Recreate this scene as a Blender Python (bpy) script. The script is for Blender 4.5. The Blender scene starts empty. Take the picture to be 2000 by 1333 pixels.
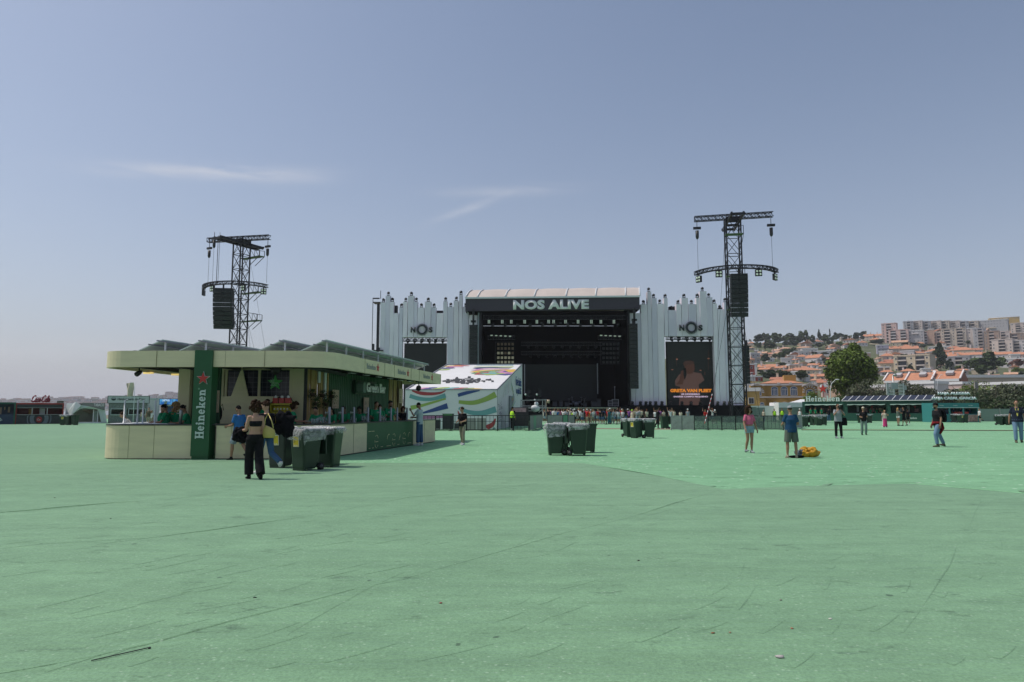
import bpy,bmesh,math,random
from mathutils import Vector,Matrix,noise
R=math.radians
PI=math.pi
scene=bpy.context.scene
COL=scene.collection
# ---- camera, world, sun, exposure
CAM_H=1.55
TH=math.atan((802-666.5)/1333.0)
cam_d=bpy.data.cameras.new("camera")
cam_d.sensor_width=36.0
cam_d.lens=24.0
cam_d.clip_start=0.1
cam_d.clip_end=30000
cam=bpy.data.objects.new("camera",cam_d)
COL.objects.link(cam)
cam.location=(0,0,CAM_H)
cam.rotation_euler=(PI/2+TH,0,0)
scene.camera=cam
SUN_TO=Vector((-0.53,0.06,0.95)).normalized()
sun_el=math.asin(SUN_TO.z)
sun_az=math.atan2(SUN_TO.x,SUN_TO.y)
world=bpy.data.worlds.new("World")
scene.world=world
world.use_nodes=True
wn,wl=world.node_tree.nodes,world.node_tree.links
wn.clear()
w_out=wn.new('ShaderNodeOutputWorld')
w_bg=wn.new('ShaderNodeBackground')
w_bg.inputs['Strength'].default_value=0.105
sky=wn.new('ShaderNodeTexSky')
sky.sky_type='NISHITA'
sky.sun_disc=False
sky.sun_elevation=sun_el
sky.sun_rotation=sun_az
sky.altitude=10
sky.air_density=1.0
sky.dust_density=2.2
sky.ozone_density=1.6
tc=wn.new('ShaderNodeTexCoord')
def wmath(op,a,b=None,c=None):
 n=wn.new('ShaderNodeMath');n.operation=op
 for i,v in enumerate((a,b,c)):
  if v is None:continue
  if isinstance(v,(int,float)):n.inputs[i].default_value=v
  else:wl.new(v,n.inputs[i])
 return n.outputs[0]
sep=wn.new('ShaderNodeSeparateXYZ')
wl.new(tc.outputs['Generated'],sep.inputs[0])
az=wmath('ARCTAN2',sep.outputs['X'],sep.outputs['Y'])
el=wmath('ARCSINE',sep.outputs['Z'])
cmb=wn.new('ShaderNodeCombineXYZ')
wl.new(wmath('MULTIPLY',az,6.0),cmb.inputs[0]);wl.new(wmath('MULTIPLY',el,45.0),cmb.inputs[1])
nz=wn.new('ShaderNodeTexNoise');nz.inputs['Scale'].default_value=1.6;nz.inputs['Detail'].default_value=7;nz.inputs['Roughness'].default_value=0.62
nz.inputs['Distortion'].default_value=0.5
wl.new(cmb.outputs[0],nz.inputs['Vector'])
def streak(az0,el0,wa,we,slope,amp):
 da=wmath('SUBTRACT',az,az0)
 de=wmath('SUBTRACT',wmath('SUBTRACT',el,el0),wmath('MULTIPLY',da,slope))
 q=wmath('ADD',wmath('POWER',wmath('ABSOLUTE',wmath('DIVIDE',da,wa)),2.6),wmath('POWER',wmath('ABSOLUTE',wmath('DIVIDE',de,we)),2.0))
 g=wmath('POWER',2.718,wmath('MULTIPLY',q,-1.0))
 return wmath('MULTIPLY',g,amp)
def dirof(px,py):
 v=Vector(((px-1000)/1333,1,(666.5-py)/1333))
 v=Matrix.Rotation(TH,3,'X')@v
 v.normalize()
 return math.atan2(v.x,v.y),math.asin(v.z)
total=None
for(px,py,wa,we,sl,amp)in((385,336,.120,.009,-.02,0.62),(540,344,.075,.010,-.03,.40),(990,374,.10,.008,.04,.30),(915,408,.055,.006,.38,.40),(60,682,.16,.010,0,.30)):
 a0,e0=dirof(px,py);a1,e1=dirof(px+60,py-60*sl)
 s=streak(a0,e0,wa,we,(e1-e0)/(a1-a0),amp)
 total=s if total is None else wmath('ADD',total,s)
nfac=wmath('MULTIPLY',total,wmath('MULTIPLY_ADD',nz.outputs['Fac'],2.6,-0.75))
nfac=wmath('MAXIMUM',wmath('MINIMUM',nfac,1.0),0.0)
hs=wn.new('ShaderNodeHueSaturation')
hs.inputs['Saturation'].default_value=0.92
hs.inputs['Value'].default_value=1.12
wl.new(sky.outputs[0],hs.inputs['Color'])
tint=wn.new('ShaderNodeMixRGB');tint.blend_type='MULTIPLY';tint.inputs[0].default_value=1
tint.inputs[2].default_value=(1.0,1.0,1.0,1)
wl.new(hs.outputs[0],tint.inputs[1])
air=wn.new('ShaderNodeMixRGB')
air.inputs[2].default_value=(5.0,5.15,6.1,1)
wl.new(wmath('MULTIPLY',wmath('POWER',2.718,wmath('MULTIPLY',wmath('MAXIMUM',el,0.0),-5.0)),0.75),air.inputs[0])
wl.new(tint.outputs[0],air.inputs[1])
cm=wn.new('ShaderNodeMixRGB')
cm.inputs[2].default_value=(6.4,6.5,7.0,1)
wl.new(wmath('MULTIPLY',nfac,0.85),cm.inputs[0]);wl.new(air.outputs[0],cm.inputs[1])
wl.new(cm.outputs[0],w_bg.inputs['Color'])
wl.new(w_bg.outputs[0],w_out.inputs['Surface'])
sun_d=bpy.data.lights.new("sun",'SUN')
sun_d.energy=3.0
sun_d.angle=R(0.5)
sun_d.color=(1.0,0.94,0.86)
sun=bpy.data.objects.new("sun",sun_d)
COL.objects.link(sun)
sun.rotation_euler=(-SUN_TO).to_track_quat('-Z','Y').to_euler()
sun.location=(0,0,60)
scene.view_settings.view_transform='Standard'
scene.view_settings.look='None'
scene.view_settings.gamma=1
scene.view_settings.exposure=0.0
scene.cycles.max_bounces=6
scene.cycles.transparent_max_bounces=12
scene.cycles.use_denoising=True
# ---- geometry of the view: pixel (photo, 2000 wide) -> point at a depth
def W(px,py,Y):
 v=Matrix.Rotation(TH,3,'X')@Vector((px-1000,1333.0,666.5-py))
 t=Y/v.y
 return Vector((v.x*t,Y,CAM_H+v.z*t))
def G(px,py):
 v=Matrix.Rotation(TH,3,'X')@Vector((px-1000,1333.0,666.5-py))
 t=-CAM_H/v.z
 return Vector((v.x*t,v.y*t,0))
def wx(px,Y,py=800):
 return W(px,py,Y).x
def wz(py,Y,px=1000):
 return W(px,py,Y).z
# ---- materials
MATS={}
def mat(name,col,rough=0.7,metal=0.0,var=0.12,scale=3.0,bump=0.0,bscale=40.0,emit=None,estr=0,alpha=1.0,spec=0.4,island=0.0,stretch=None):
 if name in MATS:return MATS[name]
 m=bpy.data.materials.new(name);m.use_nodes=True
 nt=m.node_tree;N=nt.nodes;L=nt.links
 b=N['Principled BSDF']
 b.inputs['Roughness'].default_value=rough
 b.inputs['Metallic'].default_value=metal
 b.inputs['Specular IOR Level'].default_value=spec
 b.inputs['Alpha'].default_value=alpha
 t=N.new('ShaderNodeTexCoord')
 vec=t.outputs['Object']
 if stretch:
  mp=N.new('ShaderNodeMapping');mp.inputs['Scale'].default_value=stretch
  L.new(vec,mp.inputs[0]);vec=mp.outputs[0]
 c=N.new('ShaderNodeRGB');c.outputs[0].default_value=(*col,1)
 out=c.outputs[0]
 if var>0:
  n=N.new('ShaderNodeTexNoise');n.inputs['Scale'].default_value=scale;n.inputs['Detail'].default_value=6
  n.inputs['Roughness'].default_value=0.65
  L.new(vec,n.inputs['Vector'])
  mr=N.new('ShaderNodeMapRange');mr.inputs[1].default_value=0.25;mr.inputs[2].default_value=0.75
  mr.inputs[3].default_value=1-var;mr.inputs[4].default_value=1+var
  L.new(n.outputs['Fac'],mr.inputs[0])
  mx=N.new('ShaderNodeVectorMath');mx.operation='SCALE'
  L.new(out,mx.inputs[0]);L.new(mr.outputs[0],mx.inputs['Scale']);out=mx.outputs[0]
 if island>0:
  g=N.new('ShaderNodeNewGeometry')
  mr=N.new('ShaderNodeMapRange');mr.inputs[3].default_value=1-island;mr.inputs[4].default_value=1+island
  L.new(g.outputs['Random Per Island'],mr.inputs[0])
  mx=N.new('ShaderNodeVectorMath');mx.operation='SCALE'
  L.new(out,mx.inputs[0]);L.new(mr.outputs[0],mx.inputs['Scale']);out=mx.outputs[0]
 L.new(out,b.inputs['Base Color'])
 if bump>0:
  n=N.new('ShaderNodeTexNoise');n.inputs['Scale'].default_value=bscale;n.inputs['Detail'].default_value=5
  L.new(vec,n.inputs['Vector'])
  bp=N.new('ShaderNodeBump');bp.inputs['Strength'].default_value=bump;bp.inputs['Distance'].default_value=0.02
  L.new(n.outputs['Fac'],bp.inputs['Height']);L.new(bp.outputs[0],b.inputs['Normal'])
 if emit:
  b.inputs['Emission Color'].default_value=(*emit,1);b.inputs['Emission Strength'].default_value=estr
 MATS[name]=m
 return m
def grid_mat(name,base,line,sx,sz,wid,rough=0.35,ax=(0,2)):
 """a flat panel divided by thin lines (solar cells, cladding)"""
 if name in MATS:return MATS[name]
 m=mat(name,base,rough,0,0.1)
 nt=m.node_tree;N=nt.nodes;L=nt.links;b=N['Principled BSDF']
 t=N.new('ShaderNodeTexCoord');s=N.new('ShaderNodeSeparateXYZ');L.new(t.outputs['Object'],s.inputs[0])
 fs=[]
 for a,sp in((ax[0],sx),(ax[1],sz)):
  if not sp:continue
  d=N.new('ShaderNodeMath');d.operation='DIVIDE';L.new(s.outputs[a],d.inputs[0]);d.inputs[1].default_value=sp
  f=N.new('ShaderNodeMath');f.operation='FRACT';L.new(d.outputs[0],f.inputs[0])
  l=N.new('ShaderNodeMath');l.operation='LESS_THAN';L.new(f.outputs[0],l.inputs[0]);l.inputs[1].default_value=wid/sp
  fs.append(l.outputs[0])
 mxm=fs[0]
 if len(fs)>1:
  q=N.new('ShaderNodeMath');q.operation='MAXIMUM';L.new(fs[0],q.inputs[0]);L.new(fs[1],q.inputs[1]);mxm=q.outputs[0]
 src=b.inputs['Base Color'].links[0].from_socket
 mx=N.new('ShaderNodeMixRGB');L.new(mxm,mx.inputs[0]);L.new(src,mx.inputs[1]);mx.inputs[2].default_value=(*line,1)
 L.new(mx.outputs[0],b.inputs['Base Color'])
 return m
# ---- mesh builder
class MB:
 def __init__(s):
  s.v=[];s.f=[];s.m=[];s.sm=[]
 def add(s,vs,fs,m=0,smooth=False):
  o=len(s.v);s.v.extend([tuple(v)for v in vs])
  for f in fs:
   s.f.append([i+o for i in f]);s.m.append(m);s.sm.append(smooth)
  return s
 def box(s,c,d,rz=0,m=0,rx=0):
  c=Vector(c);M=Matrix.Rotation(rz,3,'Z')
  if rx:M=M@Matrix.Rotation(rx,3,'X')
  vs=[c+M@Vector((x*d[0]/2,y*d[1]/2,z*d[2]/2))for x in(-1,1)for y in(-1,1)for z in(-1,1)]
  return s.add(vs,[(0,1,3,2),(4,6,7,5),(0,4,5,1),(2,3,7,6),(0,2,6,4),(1,5,7,3)],m)
 def bx(s,x0,x1,y0,y1,z0,z1,m=0):
  return s.box(((x0+x1)/2,(y0+y1)/2,(z0+z1)/2),(abs(x1-x0),abs(y1-y0),abs(z1-z0)),0,m)
 def beam(s,p,q,w,h=None,m=0):
  """square bar from p to q"""
  p=Vector(p);q=Vector(q);h=h or w
  d=q-p
  if d.length<1e-6:return s
  d.normalize()
  a=d.cross(Vector((0,0,1)))
  if a.length<1e-3:a=Vector((1,0,0))
  a.normalize();b=a.cross(d)
  vs=[e+a*(i*w/2)+b*(j*h/2)for e in(p,q)for i,j in((-1,-1),(1,-1),(1,1),(-1,1))]
  return s.add(vs,[(0,1,2,3),(7,6,5,4),(0,4,5,1),(1,5,6,2),(2,6,7,3),(3,7,4,0)],m)
 def loft(s,pts,rad,n=10,side=None,m=0,smooth=True,cap=True):
  """tube with elliptical sections; rad = list of r or (r_side, r_other)"""
  pts=[Vector(p)for p in pts]
  vs=[];k=len(pts)
  prev=Vector(side)if side is not None else None
  for i in range(k):
   if i==0:d=pts[1]-pts[0]
   elif i==k-1:d=pts[-1]-pts[-2]
   else:d=(pts[i+1]-pts[i]).normalized()+(pts[i]-pts[i-1]).normalized()
   if d.length<1e-9:d=Vector((0,0,1))
   d.normalize()
   if prev is None:
    prev=d.cross(Vector((0,0,1)))
    if prev.length<1e-3:prev=Vector((1,0,0))
   a=(prev-d*prev.dot(d))
   if a.length<1e-4:a=d.orthogonal()
   a.normalize();b=d.cross(a);prev=a
   r=rad[i]if i<len(rad)else rad[-1]
   ra,rb=(r,r)if isinstance(r,(int,float))else r
   for j in range(n):
    t=2*PI*j/n
    vs.append(pts[i]+a*(ra*math.cos(t))+b*(rb*math.sin(t)))
  fs=[(i*n+j,i*n+(j+1)%n,(i+1)*n+(j+1)%n,(i+1)*n+j)for i in range(k-1)for j in range(n)]
  if cap:
   fs.append(tuple(reversed(range(n))));fs.append(tuple((k-1)*n+j for j in range(n)))
  return s.add(vs,fs,m,smooth)
 def tube(s,p,q,r,n=8,m=0,r2=None,smooth=True):
  return s.loft([p,q],[r,r2 if r2 is not None else r],n,None,m,smooth)
 def ball(s,c,r,n=10,k=7,m=0,rot=None,jit=0):
  c=Vector(c)
  r=(r,r,r)if isinstance(r,(int,float))else r
  vs=[]
  for i in range(k+1):
   ph=PI*i/k
   for j in range(n if 0<i<k else 1):
    t=2*PI*j/n
    p=Vector((r[0]*math.sin(ph)*math.cos(t),r[1]*math.sin(ph)*math.sin(t),r[2]*math.cos(ph)))
    if jit:p*=1+random.uniform(-jit,jit)
    if rot is not None:p=rot@p
    vs.append(c+p)
  fs=[(0,1+j,1+(j+1)%n)for j in range(n)]
  for i in range(1,k-1):
   o=1+(i-1)*n
   fs+=[(o+j,o+n+j,o+n+(j+1)%n,o+(j+1)%n)for j in range(n)]
  o=1+(k-2)*n;e=len(vs)-1
  fs+=[(o+j,e,o+(j+1)%n)for j in range(n)]
  return s.add(vs,fs,m,True)
 def prism(s,pts2,O,U,V,t,m=0,off=0.0):
  """2D polygon in plane (O,U,V), thickness t along n=UxV starting at off"""
  O=Vector(O);U=Vector(U).normalized();V=Vector(V).normalized();n=U.cross(V)
  k=len(pts2)
  a=sum(pts2[i][0]*pts2[(i+1)%k][1]-pts2[(i+1)%k][0]*pts2[i][1]for i in range(k))
  if a<0:pts2=list(reversed(pts2))
  vs=[O+U*x+V*y+n*off for x,y in pts2]+[O+U*x+V*y+n*(off+t)for x,y in pts2]
  fs=[tuple(reversed(range(k))),tuple(range(k,2*k))]+[(i,(i+1)%k,k+(i+1)%k,k+i)for i in range(k)]
  return s.add(vs,fs,m)
 def build(s,name,mats,parent=None,local=False,remesh=0,extra=None):
  me=bpy.data.meshes.new(name)
  off=Vector((0,0,0))
  if parent is not None and not local:
   off=world_loc(parent)
  org=Vector((0,0,0))
  if not s.v:s.v=[(0,0,0)]
  if parent is None and not local:
   xs=[v[0]for v in s.v];ys=[v[1]for v in s.v];zs=[v[2]for v in s.v]
   org=Vector(((min(xs)+max(xs))/2,(min(ys)+max(ys))/2,min(zs)))
   off=org
  me.from_pydata([(v[0]-off.x,v[1]-off.y,v[2]-off.z)for v in s.v],[],s.f)
  if not isinstance(mats,(list,tuple)):mats=[mats]
  for mm in mats:me.materials.append(mm)
  me.polygons.foreach_set('material_index',s.m)
  me.polygons.foreach_set('use_smooth',s.sm)
  me.update()
  o=bpy.data.objects.new(name,me);COL.objects.link(o)
  o.location=org
  if parent is not None:o.parent=parent
  if remesh:
   REM.append((o,remesh,extra))
  return o
REM=[]
def world_loc(o):
 l=Vector((0,0,0))
 while o is not None:
  l=l+o.location;o=o.parent
 return l
def tag(o,label,cat,group=None):
 o['label']=label;o['category']=cat
 if group:o['group']=group
 return o
def structure(o):o['kind']='structure';return o
def thing(name,label,cat,loc=(0,0,0),rz=0,group=None):
 o=bpy.data.objects.new(name,None);COL.objects.link(o)
 o.empty_display_size=0.3
 o.location=loc;o.rotation_euler=(0,0,rz)
 return tag(o,label,cat,group)
KIDS={}
def copy_tree(o,parent=None,kids=None):
 c=o.copy();COL.objects.link(c)
 if parent is not None:c.parent=parent
 for ch in[k for k in COL.objects if k.parent==o]if kids is None else kids.get(o,[]):
  copy_tree(ch,c,kids)
 return c
def kidmap():
 d={}
 for k in COL.objects:
  if k.parent is not None:d.setdefault(k.parent,[]).append(k)
 return d
def finish_remesh():
 """fuse every figure's limbs into one continuous skin"""
 if not REM:return
 for o,vx,ex in REM:
  md=o.modifiers.new('fuse','REMESH');md.mode='VOXEL';md.voxel_size=vx;md.use_smooth_shade=True
  m2=o.modifiers.new('soft','SMOOTH');m2.factor=0.5;m2.iterations=2
 dg=bpy.context.evaluated_depsgraph_get()
 for o,vx,ex in REM:
  me=bpy.data.meshes.new_from_object(o.evaluated_get(dg))
  if ex is not None:
   bm=bmesh.new();bm.from_mesh(me)
   vs=[bm.verts.new(v)for v in ex.v]
   for f,mi in zip(ex.f,ex.m):
    try:
     nf=bm.faces.new([vs[i]for i in f]);nf.smooth=True;nf.material_index=mi
    except ValueError:pass
   bm.to_mesh(me);bm.free()
  mats=[s for s in o.data.materials]
  o.modifiers.clear()
  o.data=me
  if not me.materials:
   for s_ in mats:me.materials.append(s_)
 REM.clear()
# ---- lettering
def text_mesh(body,O,U,V,width=None,height=None,t=0.02,bold=0.0,mats=None,name='lettering',parent=None,align='C',shear=0.0,spacing=1.0):
 cu=bpy.data.curves.new(name,'FONT')
 cu.body=body;cu.size=1.0;cu.offset=bold;cu.space_character=spacing;cu.shear=shear
 cu.space_line=0.95
 cu.align_x='CENTER' if align=='C' else 'LEFT'
 cu.resolution_u=3
 to=bpy.data.objects.new(name,cu)
 COL.objects.link(to)
 me=bpy.data.meshes.new_from_object(to)
 bpy.data.objects.remove(to);bpy.data.curves.remove(cu)
 if not me.vertices:return None
 xs=[v.co.x for v in me.vertices];ys=[v.co.y for v in me.vertices]
 w=max(xs)-min(xs);h=max(ys)-min(ys)
 sx=(width/w)if width else None;sy=(height/h)if height else None
 sx=sx or sy;sy=sy or sx
 O=Vector(O);U=Vector(U).normalized();V=Vector(V).normalized();n=U.cross(V)
 x0=(min(xs)+max(xs))/2 if align=='C' else min(xs);y0=(min(ys)+max(ys))/2
 bm=bmesh.new();bm.from_mesh(me)
 r=bmesh.ops.extrude_face_region(bm,geom=bm.faces[:])
 top={g for g in r['geom']if isinstance(g,bmesh.types.BMVert)}
 off=world_loc(parent)if parent is not None else Vector((0,0,0))
 for v in bm.verts:
  p=O+U*((v.co.x-x0)*sx)+V*((v.co.y-y0)*sy)+n*(t if v in top else 0.0)
  v.co=p-off
 bmesh.ops.recalc_face_normals(bm,faces=bm.faces[:])
 bm.to_mesh(me);bm.free()
 me.materials.clear();me.materials.append(mats)
 o=bpy.data.objects.new(name,me);COL.objects.link(o)
 if parent is not None:o.parent=parent
 return o
def ringpoly(cx,cy,ro,ri,a0,a1,n=14,sx=1.0):
 o=[(cx+ro*sx*math.cos(a0+(a1-a0)*i/n),cy+ro*math.sin(a0+(a1-a0)*i/n))for i in range(n+1)]
 i_=[(cx+ri[0]*math.cos(a0+(a1-a0)*i/n),cy+ri[1]*math.sin(a0+(a1-a0)*i/n))for i in range(n+1)]
 return[[o[k],o[k+1],i_[k+1],i_[k]]for k in range(n)]
def rect(x0,x1,y0,y1):return[(x0,y0),(x1,y0),(x1,y1),(x0,y1)]
def slab_glyph(ch):
 """slab-serif letters as 2D pieces; x-height 0.68, cap height 1"""
 P=[]
 if ch=='H':
  P=[rect(.10,.32,0,1),rect(.60,.82,0,1),rect(.32,.60,.44,.58)]
  for x in(.0,.50):P+=[rect(x,x+.42,0,.10),rect(x,x+.42,.90,1.0)]
  w=.92
 elif ch=='e':
  P=ringpoly(.30,.34,.36,(.10,.22),R(10),R(325),16,.84);P+=[rect(.12,.56,.31,.40)];w=.64
 elif ch=='i':
  P=[rect(.09,.29,0,.66),rect(0,.38,0,.10),rect(0,.2,.58,.67)]
  P+=[[(.19+.12*math.cos(a*PI/5),.86+.12*math.sin(a*PI/5))for a in range(10)]];w=.42
 elif ch=='n':
  P=[rect(.09,.29,0,.66),rect(.47,.67,0,.46),rect(0,.37,0,.10),rect(.40,.76,0,.10),rect(0,.2,.58,.67)]
  P+=ringpoly(.38,.40,.29,(.09,.13),0,PI,8,1.0);w=.80
 elif ch=='k':
  P=[rect(.09,.29,0,1),rect(0,.37,0,.10),rect(0,.2,.90,1.0)]
  P+=[[(.29,.26),(.54,.60),(.70,.60),(.29,.12)][:],[(.36,.38),(.50,.46),(.74,.04),(.52,.04)],rect(.44,.80,0,.10),rect(.42,.76,.58,.67)];w=.82
 return P,w
def slab_word(mb,word,O,U,V,width,height,t,m=0):
 gl=[slab_glyph(c)for c in word]
 tot=sum(g[1]+.06 for g in gl)
 sx=width/tot;x=0;k=0
 for g,w in gl:
  for poly in g:
   mb.prism([((x+p[0])*sx,p[1]*height)for p in poly],O,U,V,t+(k%7)*t*0.04,m,(k%5)*t*0.03);k+=1
  x+=w+.06
def star2(cx,cy,r,ri=0.382,rot=PI/2):
 return[(cx+(r if i%2==0 else r*ri)*math.cos(rot+i*PI/5),cy+(r if i%2==0 else r*ri)*math.sin(rot+i*PI/5))for i in range(10)]
def star_mb(mb,cx,cy,r,O,U,V,t,m=0,ri=0.40,off=0.0,rot=PI/2):
 p=star2(cx,cy,r,ri,rot)
 O=Vector(O);U=Vector(U).normalized();V=Vector(V).normalized();n=U.cross(V)
 vs=[O+U*x+V*y+n*off for x,y in p]+[O+U*x+V*y+n*(off+t)for x,y in p]
 vs+=[O+U*cx+V*cy+n*off,O+U*cx+V*cy+n*(off+t)]
 fs=[]
 for i in range(10):
  j=(i+1)%10
  fs+=[(i,j,10+j,10+i),(10+i,10+j,21),(j,i,20)]
 mb.add(vs,fs,m)
# ---- shared materials
M={'ply':mat('birch_plywood',(.66,.59,.38),.55,0,.10,1.6,.05,8,stretch=(.35,1,3.2)),'green_paint':mat('green_paint',(.012,.085,.030),.45,0,.08),'green_dark':mat('green_dark',(.006,.045,.018),.5,0,.1),'letter':mat('pale_letter',(.50,.60,.56),.5,0,.03),'white':mat('white_paint',(.72,.72,.72),.5,0,.05),'white_pl':mat('white_plastic',(.62,.64,.66),.35,0,.05),'red':mat('red_paint',(.42,.03,.022),.4,0,.06),'dark':mat('black_metal',(.018,.018,.020),.5,.0,.2),'dark2':mat('black_cloth',(.007,.007,.009),.9,0,.2,spec=.1),'blackbox':mat('speaker_black',(.014,.016,.016),.6,0,.2),'steel':mat('steel',(.30,.31,.31),.35,.7,.15),'steel_dark':mat('dark_truss_metal',(.022,.022,.026),.45,.4,.25),'alu':mat('aluminium_truss',(.30,.30,.33),.4,.6,.2),'wood_warm':mat('pine_boards',(.33,.21,.075),.6,0,.35,2.2,.1,12,stretch=(6,6,.5)),'card':mat('menu_card',(.46,.34,.24),.7,0,.05),'ink':mat('ink',(.03,.03,.03),.6,0,0),'lens':mat('lamp_lens',(.5,.6,.5),.2,0,0,emit=(.75,.85,.7),estr=.2),'rubber':mat('rubber',(.012,.012,.012),.8,0,.1),'glass_dark':mat('dark_glass',(.02,.03,.04),.1,0,.1),'yellow':mat('yellow_card',(.62,.48,.03),.5,0,.05),}
# ---- the ground
def ground_mats():
 def base(name,c1,c2,rough,sparkle,wr,fine):
  m=bpy.data.materials.new(name);m.use_nodes=True
  nt=m.node_tree;N=nt.nodes;L=nt.links;b=N['Principled BSDF']
  b.inputs['Roughness'].default_value=rough;b.inputs['Specular IOR Level'].default_value=.25
  if sparkle<.5:b.inputs['Sheen Weight'].default_value=.35;b.inputs['Sheen Roughness'].default_value=.35;b.inputs['Sheen Tint'].default_value=(.7,1,.8,1)
  t=N.new('ShaderNodeTexCoord')
  def nse(sc,det=6,stretch=None,rgh=.6,rot=0):
   n=N.new('ShaderNodeTexNoise');n.inputs['Scale'].default_value=sc;n.inputs['Detail'].default_value=det;n.inputs['Roughness'].default_value=rgh
   v=t.outputs['Object']
   if stretch:
    mp=N.new('ShaderNodeMapping');mp.inputs['Scale'].default_value=stretch;mp.inputs['Rotation'].default_value=(0,0,rot);L.new(v,mp.inputs[0]);v=mp.outputs[0]
   L.new(v,n.inputs['Vector']);return n.outputs['Fac']
  def rng(v,a,b_,c,d):
   r=N.new('ShaderNodeMapRange');L.new(v,r.inputs[0])
   for i,x in enumerate((a,b_,c,d)):r.inputs[i+1].default_value=x
   return r.outputs[0]
  def mth(op,a,b_):
   q=N.new('ShaderNodeMath');q.operation=op
   for i,x in enumerate((a,b_)):
    if isinstance(x,(int,float)):q.inputs[i].default_value=x
    else:L.new(x,q.inputs[i])
   return q.outputs[0]
  mx=N.new('ShaderNodeMixRGB');mx.inputs[1].default_value=(*c1,1);mx.inputs[2].default_value=(*c2,1)
  big=nse(.16,5,(1,.5,1));L.new(rng(big,.3,.7,0,1),mx.inputs[0])
  f=rng(nse(55,4),.3,.7,1-fine,1+fine)
  mid=rng(nse(2.6,6,(.55,1.3,1)if sparkle else(.5,2,1),.75,.12 if sparkle else-.95),.3,.7,.86,1.14)
  rows=rng(nse(1.1,4,(.12,2.0,1),.6,-.22 if sparkle else-.95),.35,.65,.92,1.06)
  k=mth('MULTIPLY',mth('MULTIPLY',f,mid),rows)
  cre=rng(nse(1.5,6,(.8,1.6,1),.8,-.1)if sparkle else nse(2.4,5,(.18,3.6,1),.75,-.95),.585,.66,0,wr)  # shade in the wrinkles, darkened into the base colour
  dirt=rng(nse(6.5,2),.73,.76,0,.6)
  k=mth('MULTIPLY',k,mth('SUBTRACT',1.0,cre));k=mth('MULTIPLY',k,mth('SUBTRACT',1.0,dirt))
  sc=N.new('ShaderNodeVectorMath');sc.operation='SCALE';L.new(mx.outputs[0],sc.inputs[0]);L.new(k,sc.inputs['Scale'])
  out=sc.outputs[0]
  if sparkle:
   v=N.new('ShaderNodeTexVoronoi');v.inputs['Scale'].default_value=3.6 if sparkle>.5 else 16;L.new(t.outputs['Object'],v.inputs['Vector'])
   v2=rng(v.outputs['Distance'],.08,.20,1,0)
   gate=rng(v.outputs['Color'],.0,1.0,0,1)
   g2=mth('GREATER_THAN',nse(1.7,6),.47)
   s2=N.new('ShaderNodeMixRGB');L.new(mth('MULTIPLY',v2,mth('MULTIPLY',g2,sparkle)),s2.inputs[0]);L.new(out,s2.inputs[1]);s2.inputs[2].default_value=(.62,.78,.62,1)  # glints painted as pale spots in the base colour
   out=s2.outputs[0]
  L.new(out,b.inputs['Base Color'])
  bp=N.new('ShaderNodeBump');bp.inputs['Strength'].default_value=.5;bp.inputs['Distance'].default_value=.07
  h=mth('ADD',mth('MULTIPLY',nse(30,4),.25),mth('ADD',nse(2.4,5,(.22,3.2,1),.75,-.15 if sparkle else-.95),mth('MULTIPLY',nse(.9,5),1.2)))
  L.new(h,bp.inputs['Height']);L.new(bp.outputs[0],b.inputs['Normal'])
  return m
 return(base('matte_green_carpet',(.158,.290,.162),(.184,.325,.184),.92,.28,.38,.20),base('glossy_artificial_turf',(.172,.365,.204),(.208,.418,.240),.8,.75,.55,.22))
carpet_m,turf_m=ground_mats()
M['earth']=mat('dry_earth',(.16,.15,.10),.95,0,.25,.05)
g=MB();S=3400
g.add([(-S,-50,-.08),(2700,-50,-.08),(2700,3400,-.08),(-S,3400,-.08)],[(0,1,2,3)])
structure(g.build('ground',M['earth'],local=True))
g=MB();g.add([(-S+5,210,-.05),(-140,210,-.05),(-140,3390,-.05),(-S+5,3390,-.05)],[(0,1,2,3)])
structure(g.build('water',mat('river_water',(.10,.14,.17),.15,0,.1),local=True))
g=MB();g.add([(-190,-12,0),(130,-12,0),(130,128,0),(-190,128,0)],[(0,1,2,3)])
structure(g.build('artificial_turf',turf_m,local=True))
edge_px=[(-1100,828.6),(0,828.6),(222,829),(300,858),(470,893),(560,901),(660,905.5),(760,905.5),(1060,904.5),(1138,905.5),(1290,932),(1412,957),(1560,951),(1775,946),(2000,966),(2300,990),(2900,1030)]
ed=[G(*p)for p in edge_px]
def interp_px(x):
 for(a,b_),(c,d)in zip(edge_px,edge_px[1:]):
  if a<=x<=c:return b_+(d-b_)*(x-a)/(c-a)
 return 905
top=[]
for i in range(len(ed)-1):
 for k in range(12):
  t=k/12;p=ed[i].lerp(ed[i+1],t)
  p.y+=.05*noise.noise((p.x*1.3,p.y,0))+.02*noise.noise((p.x*6,p.y,3))
  top.append(p)
top.append(ed[-1])
g=MB();n=len(top)
vs=[(p.x,p.y,.012)for p in top]+[(p.x*.2 if False else p.x,-12 if abs(p.x)<200 else-12,.012)for p in top]+[(p.x,p.y+.004,0.0)for p in top]
g.add(vs,[(i,i+n,i+n+1,i+1)for i in range(n-1)]+[(i,i+1,2*n+i+1,2*n+i)for i in range(n-1)])
structure(g.build('carpet',carpet_m,local=True))
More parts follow.
